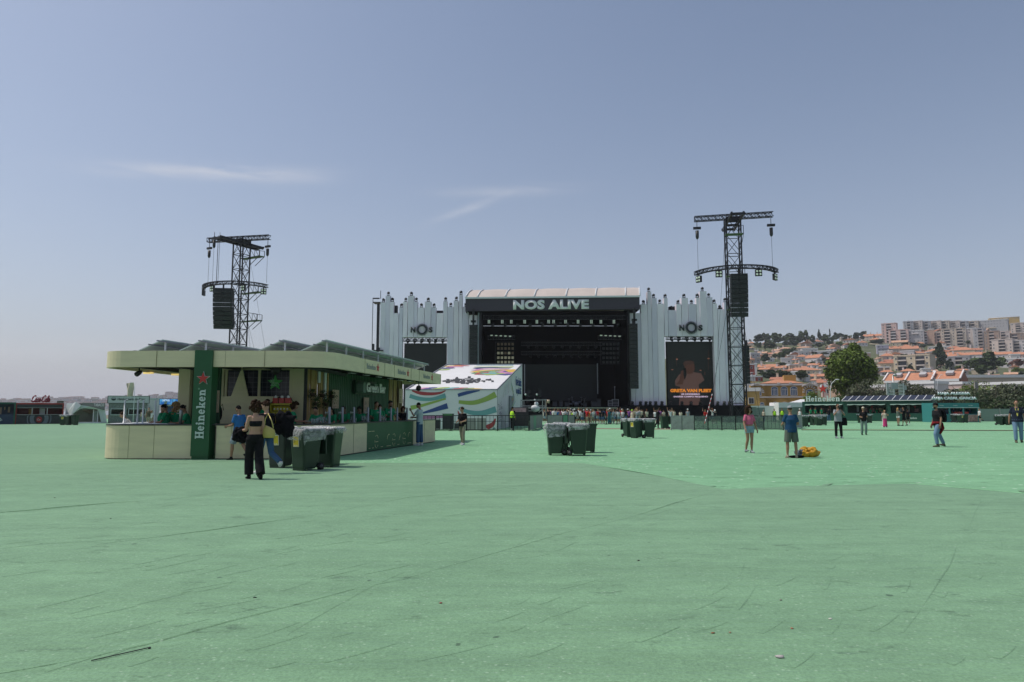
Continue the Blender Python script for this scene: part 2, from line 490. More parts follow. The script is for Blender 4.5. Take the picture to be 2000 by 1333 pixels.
def seam(px,lift=.022,wid=.07,seedv=0,breakup=.0,into=None,z0=.0135,m=None):
 P3=[p if isinstance(p,Vector)else G(*p)for p in px];pts=[]
 for i in range(len(P3)-1):
  nn=max(3,int((P3[i+1]-P3[i]).length/.12));nn=min(nn,90)
  for k in range(nn):pts.append(P3[i].lerp(P3[i+1],k/nn))
 pts.append(P3[-1]);g=MB();vs=[]
 for i,p in enumerate(pts):
  d=(pts[min(i+1,len(pts)-1)]-pts[max(i-1,0)]).normalized();s=Vector((-d.y,d.x,0))
  if s.y<0:s=-s
  q=p+s*(.05*noise.noise((i*.06,seedv,0)))
  tp=min(1,3*i/len(pts),3*(len(pts)-1-i)/len(pts));h=lift*.42*tp*max(0.0,.35+1.3*noise.noise((i*.05,seedv,5))-breakup);wd=wid*(.25+.75*tp)
  vs+=[q+s*wd*1.6+Vector((0,0,z0)),q+s*wd*.4+Vector((0,0,z0+h*.9)),q+Vector((0,0,z0+h)),q-s*.012*tp+Vector((0,0,z0))]
 k=len(pts);g=into or g
 g.add(vs,[(4*i+j,4*i+4+j,4*i+5+j,4*i+1+j)for i in range(k-1)for j in range(3)],0,False)
 if into:return
 o=g.build('carpet',m or carpet_m,local=True);structure(o)
seam([(-150,1345),(20,1318),(180,1290),(300,1262),(450,1218),(600,1178),(700,1150),(795,1132)],.03,.05,1)
seam([(795,1132),(940,1090),(1105,1043),(1215,1016),(1300,990),(1408,958)],.024,.05,2)
seam([(-120,1012),(60,999),(220,984),(330,977),(435,962)],.028,.06,3)
seam([(190,1066),(300,1052),(420,1037),(560,1016),(690,994),(800,973),(890,966),(1050,946)],.026,.06,4)
seam([(-100,930),(120,921),(260,912),(420,903),(520,899)],.026,.06,5)
seam([(1868,1068),(1850,1110),(1815,1165),(1790,1205),(1765,1240)],.018,.05,6)
seam([(1920,965),(1905,1000),(1888,1040)],.012,.05,7,.1)
seam([(1475,1150),(1455,1175),(1440,1195)],.014,.05,8)
seam([(560,1245),(640,1195),(720,1150),(790,1120)],.012,.06,9,.05)
seam([(-100,1085),(80,1065),(250,1055),(330,1050)],.016,.05,10)
random.seed(19);gw=MB();gt=MB()
for i in range(120):
 p=G(random.uniform(-60,2060),random.uniform(925,1320)**1.0)
 if p.y>17:continue
 a=R(53+random.gauss(0,9));L_=random.uniform(.15,.8)*(p.y/9)**.5;q=p+Vector((math.cos(a),math.sin(a),0))*L_
 seam([p,q],random.uniform(.004,.018),random.uniform(.05,.10),30+i,0,gw)
for i in range(150):
 px=random.uniform(560,2080);py=random.uniform(848,950)
 if py>interp_px(px)-3:continue
 p=G(px,py);a=R(random.gauss(4,12));L_=random.uniform(.3,1.3)*(p.y/22)**.6;seam([p,p+Vector((math.cos(a),math.sin(a),0))*L_],random.uniform(.006,.026),random.uniform(.05,.12),60+i,0,gt,.002)
structure(gw.build('carpet',carpet_m,local=True));structure(gt.build('artificial_turf',turf_m,local=True))
seam([(1138,905),(1290,931.5),(1405,955.5)],.05,.05,301,-.25,None,.016,turf_m);seam([(1700,946.5),(1775,945.5),(2000,965.5),(2300,989)],.05,.05,302,-.25,None,.016,turf_m)
g=MB();a=G(178,1297);b_=G(292,1271)
g.beam((a.x,a.y,.02),(b_.x,b_.y,.02),.006,.005);g.ball((b_.x,b_.y,.016),.009,8,6)
tag(g.build('cable_tie',M['dark']),'thin black strap lying on the carpet at the lower left','strap')
random.seed(5)
lit=[(861,1182,'dark red',(.25,.03,.03),'in the middle of the near carpet'),(1392,1241,'brown',(.25,.12,.06),'near the lower right, left of a second one'),(1426,1240,'small tan',(.28,.2,.12),'just right of the brown one'),(1547,1232,'reddish',(.35,.14,.08),'left of the white scrap'),(1524,1289,'white',(.4,.37,.36),'flat at the lower right edge'),(1622,1213,'pale',(.5,.5,.45),'on the right part of the carpet'),(1247,1098,'black',(.04,.03,.03),'above the long seam'),(107,974,'black',(.03,.03,.03),'on the far left of the carpet'),(216,1015,'dark',(.05,.04,.04),'between two seams at left'),(498,1171,'dark green',(.03,.06,.04),'beside the long seam at lower left'),(1525,1176,'grey',(.2,.18,.16),'behind the reddish one')]
for px,py,nm,c,where in lit:
 p=G(px,py);g=MB();sz=.011 if nm!='white' else .02
 g.ball((p.x,p.y,.012+sz*.35),(sz*random.uniform(.8,1.5),sz*.8,sz*.45),7,5,jit=.25)
 tag(g.build('litter',mat('litter_'+nm.replace(' ','_'),c,.8)),nm+' scrap of litter lying '+where,'litter','scraps of litter on the carpet')
# ---- the hill on the right and the far shore on the left
def hill_D(py):return 230+(772-py)*5.6
def interp(x,tab):
 if x<=tab[0][0]:return tab[0][1]
 for(a,b_),(c,d)in zip(tab,tab[1:]):
  if x<=c:return b_+(d-b_)*(x-a)/(c-a)
 return tab[-1][1]
HT=[(1050,771),(1180,735),(1300,700),(1440,674),(1560,668),(1650,664),(1720,652),(1800,646),(2000,643),(2500,640)]
def hill_z(px,d):
 if d<170:return-.1
 if d<230:return(d-170)/60*(CAM_H+30/1333*230)
 dt=hill_D(interp(px,HT))
 dd=min(d,dt)
 z=CAM_H+(30+(dd-230)/5.6)/1333*dd
 if d>dt:z-=(d-dt)*.12
 return z
g=MB();nx=90;ds=[170,185,200,215,230]+[250+22*i for i in range(36)]+[1080,1200,1400]
vs=[]
for d in ds:
 for i in range(nx+1):
  px=1060+(2560-1060)*i/nx
  z=hill_z(px,d)+(1.2*noise.noise((px*.02,d*.02,0))if d>230 else 0)
  if i==0:z=-.2
  vs.append(((px-1000)/1333*d,d,z))
g.add(vs,[(r*(nx+1)+i,r*(nx+1)+i+1,(r+1)*(nx+1)+i+1,(r+1)*(nx+1)+i)for r in range(len(ds)-1)for i in range(nx)],0,True)
M['hillside']=mat('scrubby_hillside',(.085,.10,.045),.95,0,.5,.03)
structure(g.build('hill',M['hillside'],local=True))
g=MB();vs=[];pxs=list(range(-500,1001,20))
def shore_top(px):return 781.5-3.2*(1 if px>225 else .5 if px>100 else .2)-6.5*math.exp(-((px-338)/22)**2)+1.2*noise.noise((px*.02,0,0))
for D_,f in((2350,0),(2500,.5),(2700,1),(3300,.9)):
 for px in pxs:
  zt=wz(shore_top(px)+2.0,2700)
  vs.append((wx(px,D_),D_,-.2 if f==0 else zt*f))
k=len(pxs)
g.add(vs,[(r*k+i,r*k+i+1,(r+1)*k+i+1,(r+1)*k+i)for r in range(3)for i in range(k-1)],0,True)
structure(g.build('hills',mat('far_shore',(.07,.085,.06),.95,0,.4,.004),local=True))
random.seed(11)
g=MB()
for i in range(620):
 px=random.uniform(-80,760);t=random.random()
 D_=2400+320*t
 zt=wz(shore_top(px)+2.0,2700);z=zt*(.1+.9*min(1,t*1.05))
 w=random.uniform(9,26);h=random.uniform(6,17)*(1.3 if px>225 else .9)
 x=wx(px,D_)
 g.bx(x-w/2,x+w/2,D_,D_+12,z-6,z+h,random.choice([0,0,1,2]))
 if random.random()<.6:g.bx(x-w/2-.5,x+w/2+.5,D_-.5,D_+12.5,z+h+.05,z+h+2,3)
for i in range(130):
 px=random.uniform(-80,760)if random.random()<.7 else random.gauss(338,16);D_=random.uniform(2450,2700)
 zt=wz(shore_top(px),2700)
 g.ball((wx(px,D_),D_,zt*(D_-2350)/350),(random.uniform(6,22),9,random.uniform(5,9)),7,5,4,jit=.2)
tag(g.build('distant_town',[mat('far_wall_cream',(.45,.40,.36),.9,0,.2),mat('far_wall_pink',(.42,.30,.27),.9,0,.2),mat('far_wall_grey',(.34,.33,.34),.9),mat('far_tile',(.36,.15,.09),.9),mat('far_green',(.05,.07,.04),.9)]),'hazy pale and terracotta town along the far shore','town')['kind']='stuff'
# ---- trees
def leaf_mat(name,col):
 m=mat(name,col,.65,0,.35,.6,island=.45,spec=.25)
 return m
LM={'plane':leaf_mat('plane_leaf',(.085,.130,.016)),'dark':leaf_mat('dark_leaf',(.028,.050,.018)),'mid':leaf_mat('mid_leaf',(.050,.080,.022)),'olive':leaf_mat('olive_leaf',(.070,.084,.045)),'lime':leaf_mat('lime_leaf',(.110,.165,.022)),'rust':leaf_mat('rust_leaf',(.16,.07,.05)),'bark':mat('bark',(.09,.07,.05),.9,0,.3,4,.5,10)}
def crown_mesh(w,h,cz,nleaf,lsz,lobes,seed,shape='round',flat=1.0):
 rnd=random.Random(seed);g=MB();L=[]
 for i in range(lobes):
  for _ in range(30):
   p=Vector((rnd.uniform(-1,1),rnd.uniform(-1,1),rnd.uniform(-1,1)))
   if shape=='broad':
    if math.hypot(p.x,p.y)<1 and abs(p.z)<1-.55*(p.x**2+p.y**2):break
   elif p.length<1:break
  if shape=='cone':
   zz=rnd.uniform(-1,1);rr=(1-zz)/2;a=rnd.uniform(0,2*PI)
   p=Vector((rr*math.cos(a)*.7,rr*math.sin(a)*.7,zz));r=.22*(1.2-zz*.7)
  elif shape=='column':
   zz=rnd.uniform(-1,1);a=rnd.uniform(0,2*PI);rr=.35*math.sqrt(max(0,1-zz*zz))
   p=Vector((rr*math.cos(a),rr*math.sin(a),zz));r=.35
  else:
   p*=.72;r=rnd.uniform(.22,.42)
  L.append((p,r))
 vs=[];fs=[]
 for i in range(nleaf):
  p,r=L[rnd.randrange(len(L))]
  d=Vector((rnd.gauss(0,1),rnd.gauss(0,1),rnd.gauss(0,1)+.15)).normalized()
  q=p+d*r*(rnd.uniform(.55,1.08)**.6)
  c=Vector((q.x*w/2,q.y*w/2,cz+q.z*h/2*flat))
  nrm=(d+Vector((rnd.uniform(-.9,.9),rnd.uniform(-.9,.9),rnd.uniform(-.9,.9)))).normalized()
  a=nrm.orthogonal().normalized();a.rotate(Matrix.Rotation(rnd.uniform(0,2*PI),3,nrm));b_=nrm.cross(a)
  s=lsz*rnd.uniform(.6,1.35);s2=s*rnd.uniform(.5,.8)
  k=len(vs)
  vs+=[c-a*s,c+b_*s2+nrm*s*.15,c+a*s,c-b_*s2+nrm*s*.15]
  fs.append((k,k+1,k+2,k+3))
 g.add(vs,fs,0,False)
 return g
def trunk_mesh(h,r,crown_w,cz,seed,lean=0):
 rnd=random.Random(seed);g=MB()
 top=Vector((lean,0,cz))
 g.loft([(0,0,-.4),(0,0,h*.3),(lean*.5,0,h*.7),tuple(top)],[r*1.35,r,r*.8,r*.45],9)
 for i in range(6):
  a=i*PI/3+rnd.uniform(-.4,.4);z0=h*rnd.uniform(.55,.9)
  e=Vector((math.cos(a)*crown_w*.33,math.sin(a)*crown_w*.33,cz+rnd.uniform(-.1,.25)*crown_w))
  m_=Vector((0,0,z0)).lerp(e,.5)+Vector((0,0,-.04*crown_w))
  g.loft([(lean*.4,0,z0),m_,e],[r*.5,r*.33,r*.12],6)
 return g
def make_tree(label,loc,w,h,lm,nleaf,lsz,lobes,seed,shape='round',trunk_h=None,group=None,name='tree'):
 """h total height, crown of width w"""
 th=trunk_h if trunk_h is not None else h*.25
 root=thing(name,label,'tree',loc,0,group)
 cz=th+(h-th)/2
 crown_mesh(w,h-th,cz,nleaf,lsz,lobes,seed,shape).build('crown',lm,root,local=True)
 trunk_mesh(th,max(.12,w*.025),w,cz,seed).build('trunk',LM['bark'],root,local=True)
 return root
random.seed(3)
p=W(1664,800,165)
make_tree('big dense round green tree standing tall behind the green drinks stall',(p.x,p.y,0),13.0,wz(666,165)-0,LM['plane'],16000,.34,52,7,'broad',trunk_h=3.6,name='plane_tree')
mids=[(1716,738,84,150,'olive','grey green olive tree behind the slatted panel mast'),(1772,741,66,150,'olive','olive tree just right of the slatted panel mast'),(1588,766,32,150,'lime','small bright shrub behind the green stall roof, left of the big tree foot'),(1681,760,52,152,'olive','low olive bush right under the big round tree'),(1828,752,60,148,'olive','olive tree behind the left end of the turquoise stall lettering'),(1868,757,64,140,'olive','olive tree behind the right end of the turquoise stall lettering'),(1912,742,92,160,'lime','bright lime green tree behind the thin grey mast at the far right'),(1944,752,90,120,'olive','dark olive tree leaning over the grey fence at right'),(1990,744,84,120,'olive','olive tree cut by the right edge of the photo'),(2010,748,60,150,'mid','leafy green tree behind the olives at the right edge'),(1640,772,40,150,'mid','low green shrub below the big round tree'),(2052,742,90,125,'olive','olive tree just beyond the right end of the fence'),]
for i,(px,pt,wp,D_,k,lb)in enumerate(mids):
 w=wp/1333*D_*1.45;p=W(px,800,D_)
 make_tree(lb,(p.x,D_,0),w,wz(pt,D_),LM[k],5200,.21,26,40+i,trunk_h=.4,name='olive_tree' if k=='olive' else 'tree',group='trees behind the stalls')
# ---- houses
WALL={}
def wallm(nm,c):return mat('wall_'+nm,c,.9,0,.10,.4)
WC={'white':(.62,.58,.57),'cream':(.58,.49,.37),'beige':(.50,.43,.36),'pink':(.56,.42,.38),'palepink':(.60,.51,.46),'grey':(.42,.41,.42),'lavender':(.40,.38,.45),'salmon':(.50,.34,.26),'brown':(.34,.25,.20),'brick':(.34,.15,.10),'yellow':(.50,.34,.12),'red':(.32,.06,.04),'peach':(.50,.35,.26)}
RC={'orange':(.46,.21,.125),'terracotta':(.38,.16,.10),'pale':(.50,.30,.20),'greyroof':(.26,.26,.27)}
def wm(c):return wallm(c,WC[c])
def rm(c):return mat('tiles_'+c,RC[c],.85,0,.22,.8)
WIN_D=mat('window_glass',(.035,.04,.05),.3,0,.3,.2)
def unit_window():
 g=MB();g.bx(-.5,.5,-.06,.02,-.5,.5,1);g.bx(-.42,-.02,-.09,-.05,-.42,.42,0);g.bx(.02,.42,-.09,-.05,-.42,.42,0)
 me=g.build('window',[WIN_D,M['white']],local=True);d=me.data;bpy.data.objects.remove(me);return d
UW=unit_window()
def add_win(root,x,y,z,w,h,rz=0):
 o=bpy.data.objects.new('window',UW);COL.objects.link(o);o.parent=root
 o.location=(x,y,z);o.scale=(w,1,h);o.rotation_euler=(0,0,rz);return o
HOUSES=[]
def roof_hip(g,x0,x1,y0,y1,z,h,ov=.4,m=0,gable=False,ridge='x'):
 x0-=ov;x1+=ov;y0-=ov;y1+=ov
 if ridge=='x':
  i=0 if gable else min((y1-y0)/2,(x1-x0)*.4)
  a,b_=(x0+i,(y0+y1)/2,z+h),(x1-i,(y0+y1)/2,z+h)
  g.add([(x0,y0,z),(x1,y0,z),(x1,y1,z),(x0,y1,z),a,b_],[(0,1,5,4),(1,2,5),(2,3,4,5),(3,0,4),(3,2,1,0)],m)
 else:
  i=0 if gable else min((x1-x0)/2,(y1-y0)*.4)
  a,b_=((x0+x1)/2,y0+i,z+h),((x0+x1)/2,y1-i,z+h)
  g.add([(x0,y0,z),(x1,y0,z),(x1,y1,z),(x0,y1,z),a,b_],[(0,1,4),(1,2,5,4),(2,3,5),(3,0,4,5),(3,2,1,0)],m)
def house(px,pyb,wpx,hpx,kind,wc,rc,label,phrase=None,rot=None,D=None,dep=None,nwin=14,cat='house',seed=None):
 rnd=random.Random(seed if seed is not None else int(px*31+pyb*7))
 D=D or hill_D(pyb)
 base=W(px,pyb,D)
 w=wpx/1333*D;h=hpx/1333*D
 rot=rnd.uniform(-28,28)if rot is None else rot
 d_=dep or max(7,min(16,w*.7))
 c,s=abs(math.cos(R(rot))),abs(math.sin(R(rot)))
 w=max(3.5,(w-d_*s)/max(c,.3))if w>d_*s+3 else w*.7
 root=thing('apartment_building' if kind=='apart' else 'house',label,'building' if kind in('apart','flat')else cat,(base.x,D,base.z),R(rot)-math.atan2(px-1000,1333),'buildings on the hillside')
 rh=0 if kind in('flat','apart')else min(h*.38,w*.26,d_*.5)
 hh=h-rh
 g=MB();g.bx(-w/2,w/2,0,d_,-5,hh);g.build('wall',wm(wc),root,local=True)
 r=MB()
 if kind in('hip','gable','gabley'):
  roof_hip(r,-w/2,w/2,0,d_,hh+.02,rh,.45,0,kind!='hip','y' if kind=='gabley' else 'x')
  ro=r.build('roof',rm(rc),root,local=True)
 else:
  r.bx(-w/2-.25,w/2+.25,-.25,.15,hh+.01,hh+.8);r.bx(-w/2-.25,-w/2+.15,.15,d_,hh+.01,hh+.8);r.bx(w/2-.15,w/2+.25,.15,d_,hh+.01,hh+.8)
  r.bx(-w/2+.2,w/2-.2,.2,d_,hh+.01,hh+.12)
  ro=r.build('roof',wm(wc)if kind=='apart' else M['white'],root,local=True)
 for k in range(rnd.choice([1,1,2])if kind!='flat' else rnd.choice([0,1])):
  cx=rnd.uniform(-w*.4,w*.4);cy=rnd.uniform(d_*.2,d_*.7)
  q=MB();q.bx(cx-.5,cx+.5,cy-.45,cy+.45,hh-.2,hh+rh+rnd.uniform(.8,2.0));q.bx(cx-.65,cx+.65,cy-.6,cy+.6,hh+rh+2.0,hh+rh+2.2)
  q.build('chimney',wm(rnd.choice(['white','cream',wc])),ro,local=True)
 fl=max(1,int(hh/3.0));cols=max(1,int(w/3.2));fh=hh/fl
 if kind=='apart':
  bays=[(-w/2+w*(i+.5)/max(1,int(w/9)),min(5.0,w*.3))for i in range(max(1,int(w/9)))]
  q=MB();rec=MB()
  for bx_,bw in bays:
   rec.bx(bx_-bw/2,bx_+bw/2,-.12,.02,.5,hh-.6)  # flat dark strip, the shade of a recessed balcony put into colour
   for f in range(fl):
    z=f*fh+.2
    q.bx(bx_-bw/2-.3,bx_+bw/2+.3,-1.5,-.13,z,z+.25);q.bx(bx_-bw/2-.3,bx_+bw/2+.3,-1.6,-1.45,z+.26,z+1.05)
  rec.build('balcony_shade_strip',WIN_D,root,local=True);q.build('balcony_front',wm('white' if wc=='pink' else 'palepink'),root,local=True)
  q=MB()
  for bx_,bw in bays:q.bx(bx_-bw/2-.6,bx_-bw/2-.3,-1.7,0,-2,hh+.4)
  q.build('fin_wall',wm(wc),root,local=True)
  free=[x for x in[(-w/2+w*(i+.5)/cols)for i in range(cols)]if all(abs(x-b0)>bw/2+1.2 for b0,bw in bays)]
 else:free=[(-w/2+w*(i+.5)/cols)for i in range(cols)]
 if kind!='apart' and fl>1 and nwin and rnd.random()<.6:
  q=MB();f=rnd.randrange(1,fl);bw=w*rnd.uniform(.3,.9)/2;bc=rnd.uniform(-1,1)*(w/2-bw)
  q.bx(bc-bw,bc+bw,-1.2,-.02,f*fh-.1,f*fh+.1);q.bx(bc-bw,bc+bw,-1.3,-1.2,f*fh-.1,f*fh+.95);q.build('balcony',wm(rnd.choice(['white','cream',wc])),root,local=True)
 cnt=0
 for f in range(fl-1,-1,-1):
  for x in free:
   if cnt>=nwin:break
   if rnd.random()<.12:continue
   add_win(root,x,-.01,f*fh+fh*.55,1.2,1.4);cnt+=1
 sc=max(1,int(d_/4));sgn=-1 if rot<0 else-1
 for f in range(fl):
  for j in range(sc):
   if cnt>=nwin+6 or rnd.random()<.3:continue
   add_win(root,-w/2-.01,d_*(j+.5)/sc,f*fh+fh*.55,1.1,1.3,-PI/2);cnt+=1
 HOUSES.append((px,pyb,wpx,hpx,phrase or None))
 return root
def h1(cx,cyb,w,h,*a,**k):return house(1440+cx/6.667,600+cyb/6.667,w/6.667,h/6.667,*a,**k)
def h2(cx,cyb,w,h,*a,**k):return house(1700+cx/6.667,600+cyb/6.667,w/6.667,h/6.667,*a,**k)
h1(170,505,110,55,'hip','beige','orange','low villa under orange hip roof just right of the tall speaker tower','the villa by the speaker tower')
h1(175,560,120,50,'hip','beige','pale','low beige villa one step below the villa by the speaker tower',None)
h1(405,510,160,70,'hip','peach','orange','peach villa with orange roof peeping between the dark ridge pines at left','the peach villa among pines')
h1(610,580,210,62,'hip','salmon','pale','broad salmon villa with pale orange roof below the umbrella pine','the broad salmon villa')
h1(850,575,260,70,'hip','beige','pale','long beige villa with several chimneys under the cypresses','the long beige villa')
h1(1210,575,120,50,'gable','white','orange','small white house with bright orange roof touching the big tree at upper left',None)
h1(1400,445,110,48,'flat','beige','orange','small flat beige house on the ridge above the big tree',None)
h1(1460,470,180,62,'gabley','white','orange','white gabled house with orange roof on the ridge above the big tree','the white gabled ridge house')
h1(1695,450,150,100,'gable','beige','orange','left one of two beige terraces with orange roof left of the pink blocks','the beige terraces')
h1(1835,450,140,105,'gable','palepink','orange','right one of two beige terraces with orange roof touching the pink blocks',None)
h1(430,650,160,62,'gable','salmon','terracotta','low terracotta roofed house below the pines at left','the low terracotta house')
h1(560,665,200,95,'hip','pink','pale','pink villa with pale roof left of the white terraces','the pink villa')
h1(820,640,240,60,'flat','white','orange','white modern terrace, leftmost and lowest of the stepped white row','the stepped white row')
h1(950,605,200,58,'flat','white','orange','white modern terrace in the middle of the stepped white row')
h1(1120,640,200,62,'flat','grey','orange','grey and white modern terrace at the right end of the stepped white row')
h1(720,690,110,55,'flat','white','orange','small white cube house left below the stepped white row')
h1(975,750,250,135,'gable','white','orange','tall white house with brown balconies and orange roof in the middle of the slope','the tall white house',rot=-28)
h1(240,730,150,125,'flat','grey','orange','grey stone mansion with turret near the speaker tower','the grey mansion')
h1(250,620,50,60,'hip','grey','greyroof','narrow turret with pointed roof on the grey mansion',None,rot=0)
h1(200,750,90,85,'gable','peach','orange','narrow peach house at the foot of the grey mansion')
h1(440,720,120,45,'flat','white','orange','flat white house right of the dark trees below the pink villa')
h1(640,760,130,90,'flat','white','orange','white stepped house with terrace above the beige roofs','the white stepped house')
h1(390,850,250,110,'gable','cream','orange','cream house with long orange roof and twin chimneys behind the round shrubs','the cream house with twin chimneys')
h1(560,860,160,100,'gable','beige','orange','beige house with white shutters between the twin chimney house and the long hip roof',None)
h1(740,720,110,50,'gable','white','orange','small white house with orange roof left of the tall white house')
h1(770,775,130,50,'hip','cream','orange','low cream house peeping over the long orange hip roof')
h1(860,890,470,108,'hip','cream','orange','long cream block with the widest orange hip roof above the yellow mansion','the widest orange hip roof',rot=3,dep=14)
h1(1060,760,130,85,'gabley','white','greyroof','small white gabled house left of the big tree crown')
h1(1110,860,120,110,'gable','beige','orange','tall beige house touching the left side of the big tree crown')
h1(1040,960,220,90,'gable','peach','orange','peach house with orange roof right behind the yellow mansion','the peach house by the mansion')
h1(240,975,220,60,'flat','red','orange','low dark red building with a white column beside the speaker tower','the dark red building')
h1(190,905,110,150,'flat','red','orange','narrow tall red tower block beside the speaker tower',None,rot=4)
h1(245,925,40,180,'flat','white','orange','slender white stair tower beside the red block',None,rot=0,nwin=0)
h1(180,1060,130,150,'flat','white','orange','plain white block at the foot of the speaker tower',None,rot=5)
h1(1130,1090,230,150,'gable','peach','terracotta','orange roofed house with white party walls behind the red star','the house behind the red star',rot=-14)
h1(1280,1170,330,130,'flat','pink','orange','low pink building with white window bands under the big tree','the low pink building',rot=4,nwin=20)
h1(1010,1040,160,110,'gable','white','orange','white walled house with steep orange roof right of the yellow mansion roof',None,rot=-20)
rowt=[(500,300,120,110,'grey'),(600,300,150,115,'palepink'),(730,300,120,110,'grey'),(840,300,150,115,'palepink'),(960,295,130,110,'beige'),(1080,300,150,115,'palepink'),(1210,300,130,112,'grey'),(1330,300,140,112,'beige'),(1430,290,100,100,'palepink')]
for i,(cx,cy,w,h,c)in enumerate(rowt):
 h2(cx,cy,w,h,'apart',c,'orange',WC and('%s balcony block on the crest, %s'%({'grey':'grey','palepink':'pale pink','beige':'beige'}[c],['just above the big pink block','second right of the big pink block top','above the blank grey wall','above the salmon stair tower','under the small roof masts, left side','under the small roof masts, right side','right of the roof masts','left of the yellowish penthouse','touching the long grey block'][i])),None,rot=random.Random(i).uniform(-14,10),nwin=8)
h2(1600,310,330,140,'flat','grey','orange','long pale grey block with rows of small windows on the crest','the long grey crest block',rot=-6,nwin=30)
h2(1750,300,340,165,'flat','yellow','orange','yellowish block rising behind the long grey crest block','the yellowish crest block',rot=5)
h2(1930,400,160,190,'apart','palepink','orange','pink and brown balcony block at the far right of the crest',None,rot=0)
h2(250,480,190,265,'apart','pink','orange','tall pink stepped block at the left end of the crest','the leftmost pink block',rot=-8)
h2(370,490,260,190,'apart','pink','orange','big bright pink balcony block in front of the leftmost pink block','the bright pink block',rot=-10,nwin=16)
h2(600,500,190,190,'flat','grey','orange','blank grey wall block with few windows beside the bright pink block','the blank grey block',rot=-4,nwin=16)
h2(725,500,90,180,'apart','pink','orange','narrow pink balcony block right of the blank grey block',None,rot=6)
h2(800,505,70,215,'flat','salmon','orange','windowless salmon stair tower in the middle of the pink blocks','the salmon tower',rot=0,nwin=0)
h2(895,505,130,170,'apart','palepink','orange','pale pink balcony block between the salmon tower and the central block',None,rot=-5)
h2(1090,520,300,235,'apart','beige','orange','large central beige block with deep stepped balconies','the large central block',rot=-7,nwin=18)
h2(1300,530,150,250,'flat','palepink','orange','plain pale block with scattered windows right of the large central block',None,rot=-3,nwin=24)
h2(1440,560,150,280,'apart','grey','orange','grey brown block with dark balconies right of centre','the grey brown block',rot=4)
h2(1590,570,170,250,'apart','brown','orange','brown balcony block behind the white stepped one at right','the brown block',rot=-5)
h2(1740,560,150,240,'apart','palepink','orange','pale pink block between the brown one and the right edge',None,rot=3)
h2(1890,560,190,210,'apart','brown','orange','brown and pink block near the right edge under the crest',None,rot=-2)
h2(1720,595,260,170,'apart','palepink','orange','whitish pink stepped block low at right with wide balconies','the whitish stepped block',rot=-12,nwin=14)
h2(1910,600,200,160,'apart','white','orange','white balcony block low at the right edge',None,rot=-6)
h2(165,620,150,120,'flat','lavender','orange','lavender house with three dormer walls right of the big tree','the lavender house',rot=6)
h2(300,615,160,110,'gable','beige','orange','beige terrace house below the tall pink stepped block',None,rot=4)
h2(500,620,260,120,'gable','beige','orange','beige terrace with wide orange roof below the blank grey block','the wide beige terrace',rot=8)
h2(830,640,230,100,'hip','beige','orange','orange hip roofed house with satellite dish behind the conifer','the hip roof with the dish',rot=-5)
h2(900,560,260,40,'flat','white','orange','low white terrace under the salmon tower',None,rot=0)
h2(1180,640,320,125,'hip','cream','orange','cream house with orange hip roof below the large central block','the cream hip roof',rot=-4,nwin=10)
h2(225,700,190,100,'hip','pink','orange','pink house with orange hip roof right of the big tree','the pink hip roof',rot=5)
h2(230,820,250,140,'hip','cream','terracotta','cream house with dark terracotta roof right of the big tree',None,rot=8)
h2(170,880,190,90,'flat','brown','orange','low brown balcony house touching the big tree at right',None,rot=4)
h2(540,850,480,215,'apart','cream','orange','wide cream terrace house with tall chimney and glazed top floor','the wide cream terrace house',rot=-14,nwin=12)
h2(460,705,280,90,'gable','white','orange','white house with orange roof behind the wide cream terrace house',None,rot=-10)
h2(960,720,260,100,'gable','white','orange','orange roofed row behind the tall conifer',None,rot=0)
h2(1080,690,180,105,'gable','cream','orange','orange roofed row house with big square chimney','the square chimney house',rot=3)
h2(1300,690,260,105,'gable','white','orange','white row with orange roof and dark dormers in mid slope',None,rot=-4)
h2(1500,690,230,110,'gable','cream','orange','orange roofed row house with dish right of mid slope',None,rot=2)
h2(1700,680,230,100,'gable','white','orange','orange roofed row house below the whitish stepped block',None,rot=-3)
h2(1890,680,230,95,'gable','pink','orange','orange roofed row house at the right edge',None,rot=0)
h2(1160,830,260,180,'apart','grey','orange','grey house with long balconies behind the round green trees','the grey balcony house',rot=-8)
h2(1330,760,240,90,'flat','grey','orange','flat grey terrace right of the grey balcony house',None,rot=0)
h2(1860,790,300,110,'flat','white','orange','long white arcaded building above the rust coloured tree','the white arcade',rot=-3,nwin=16)
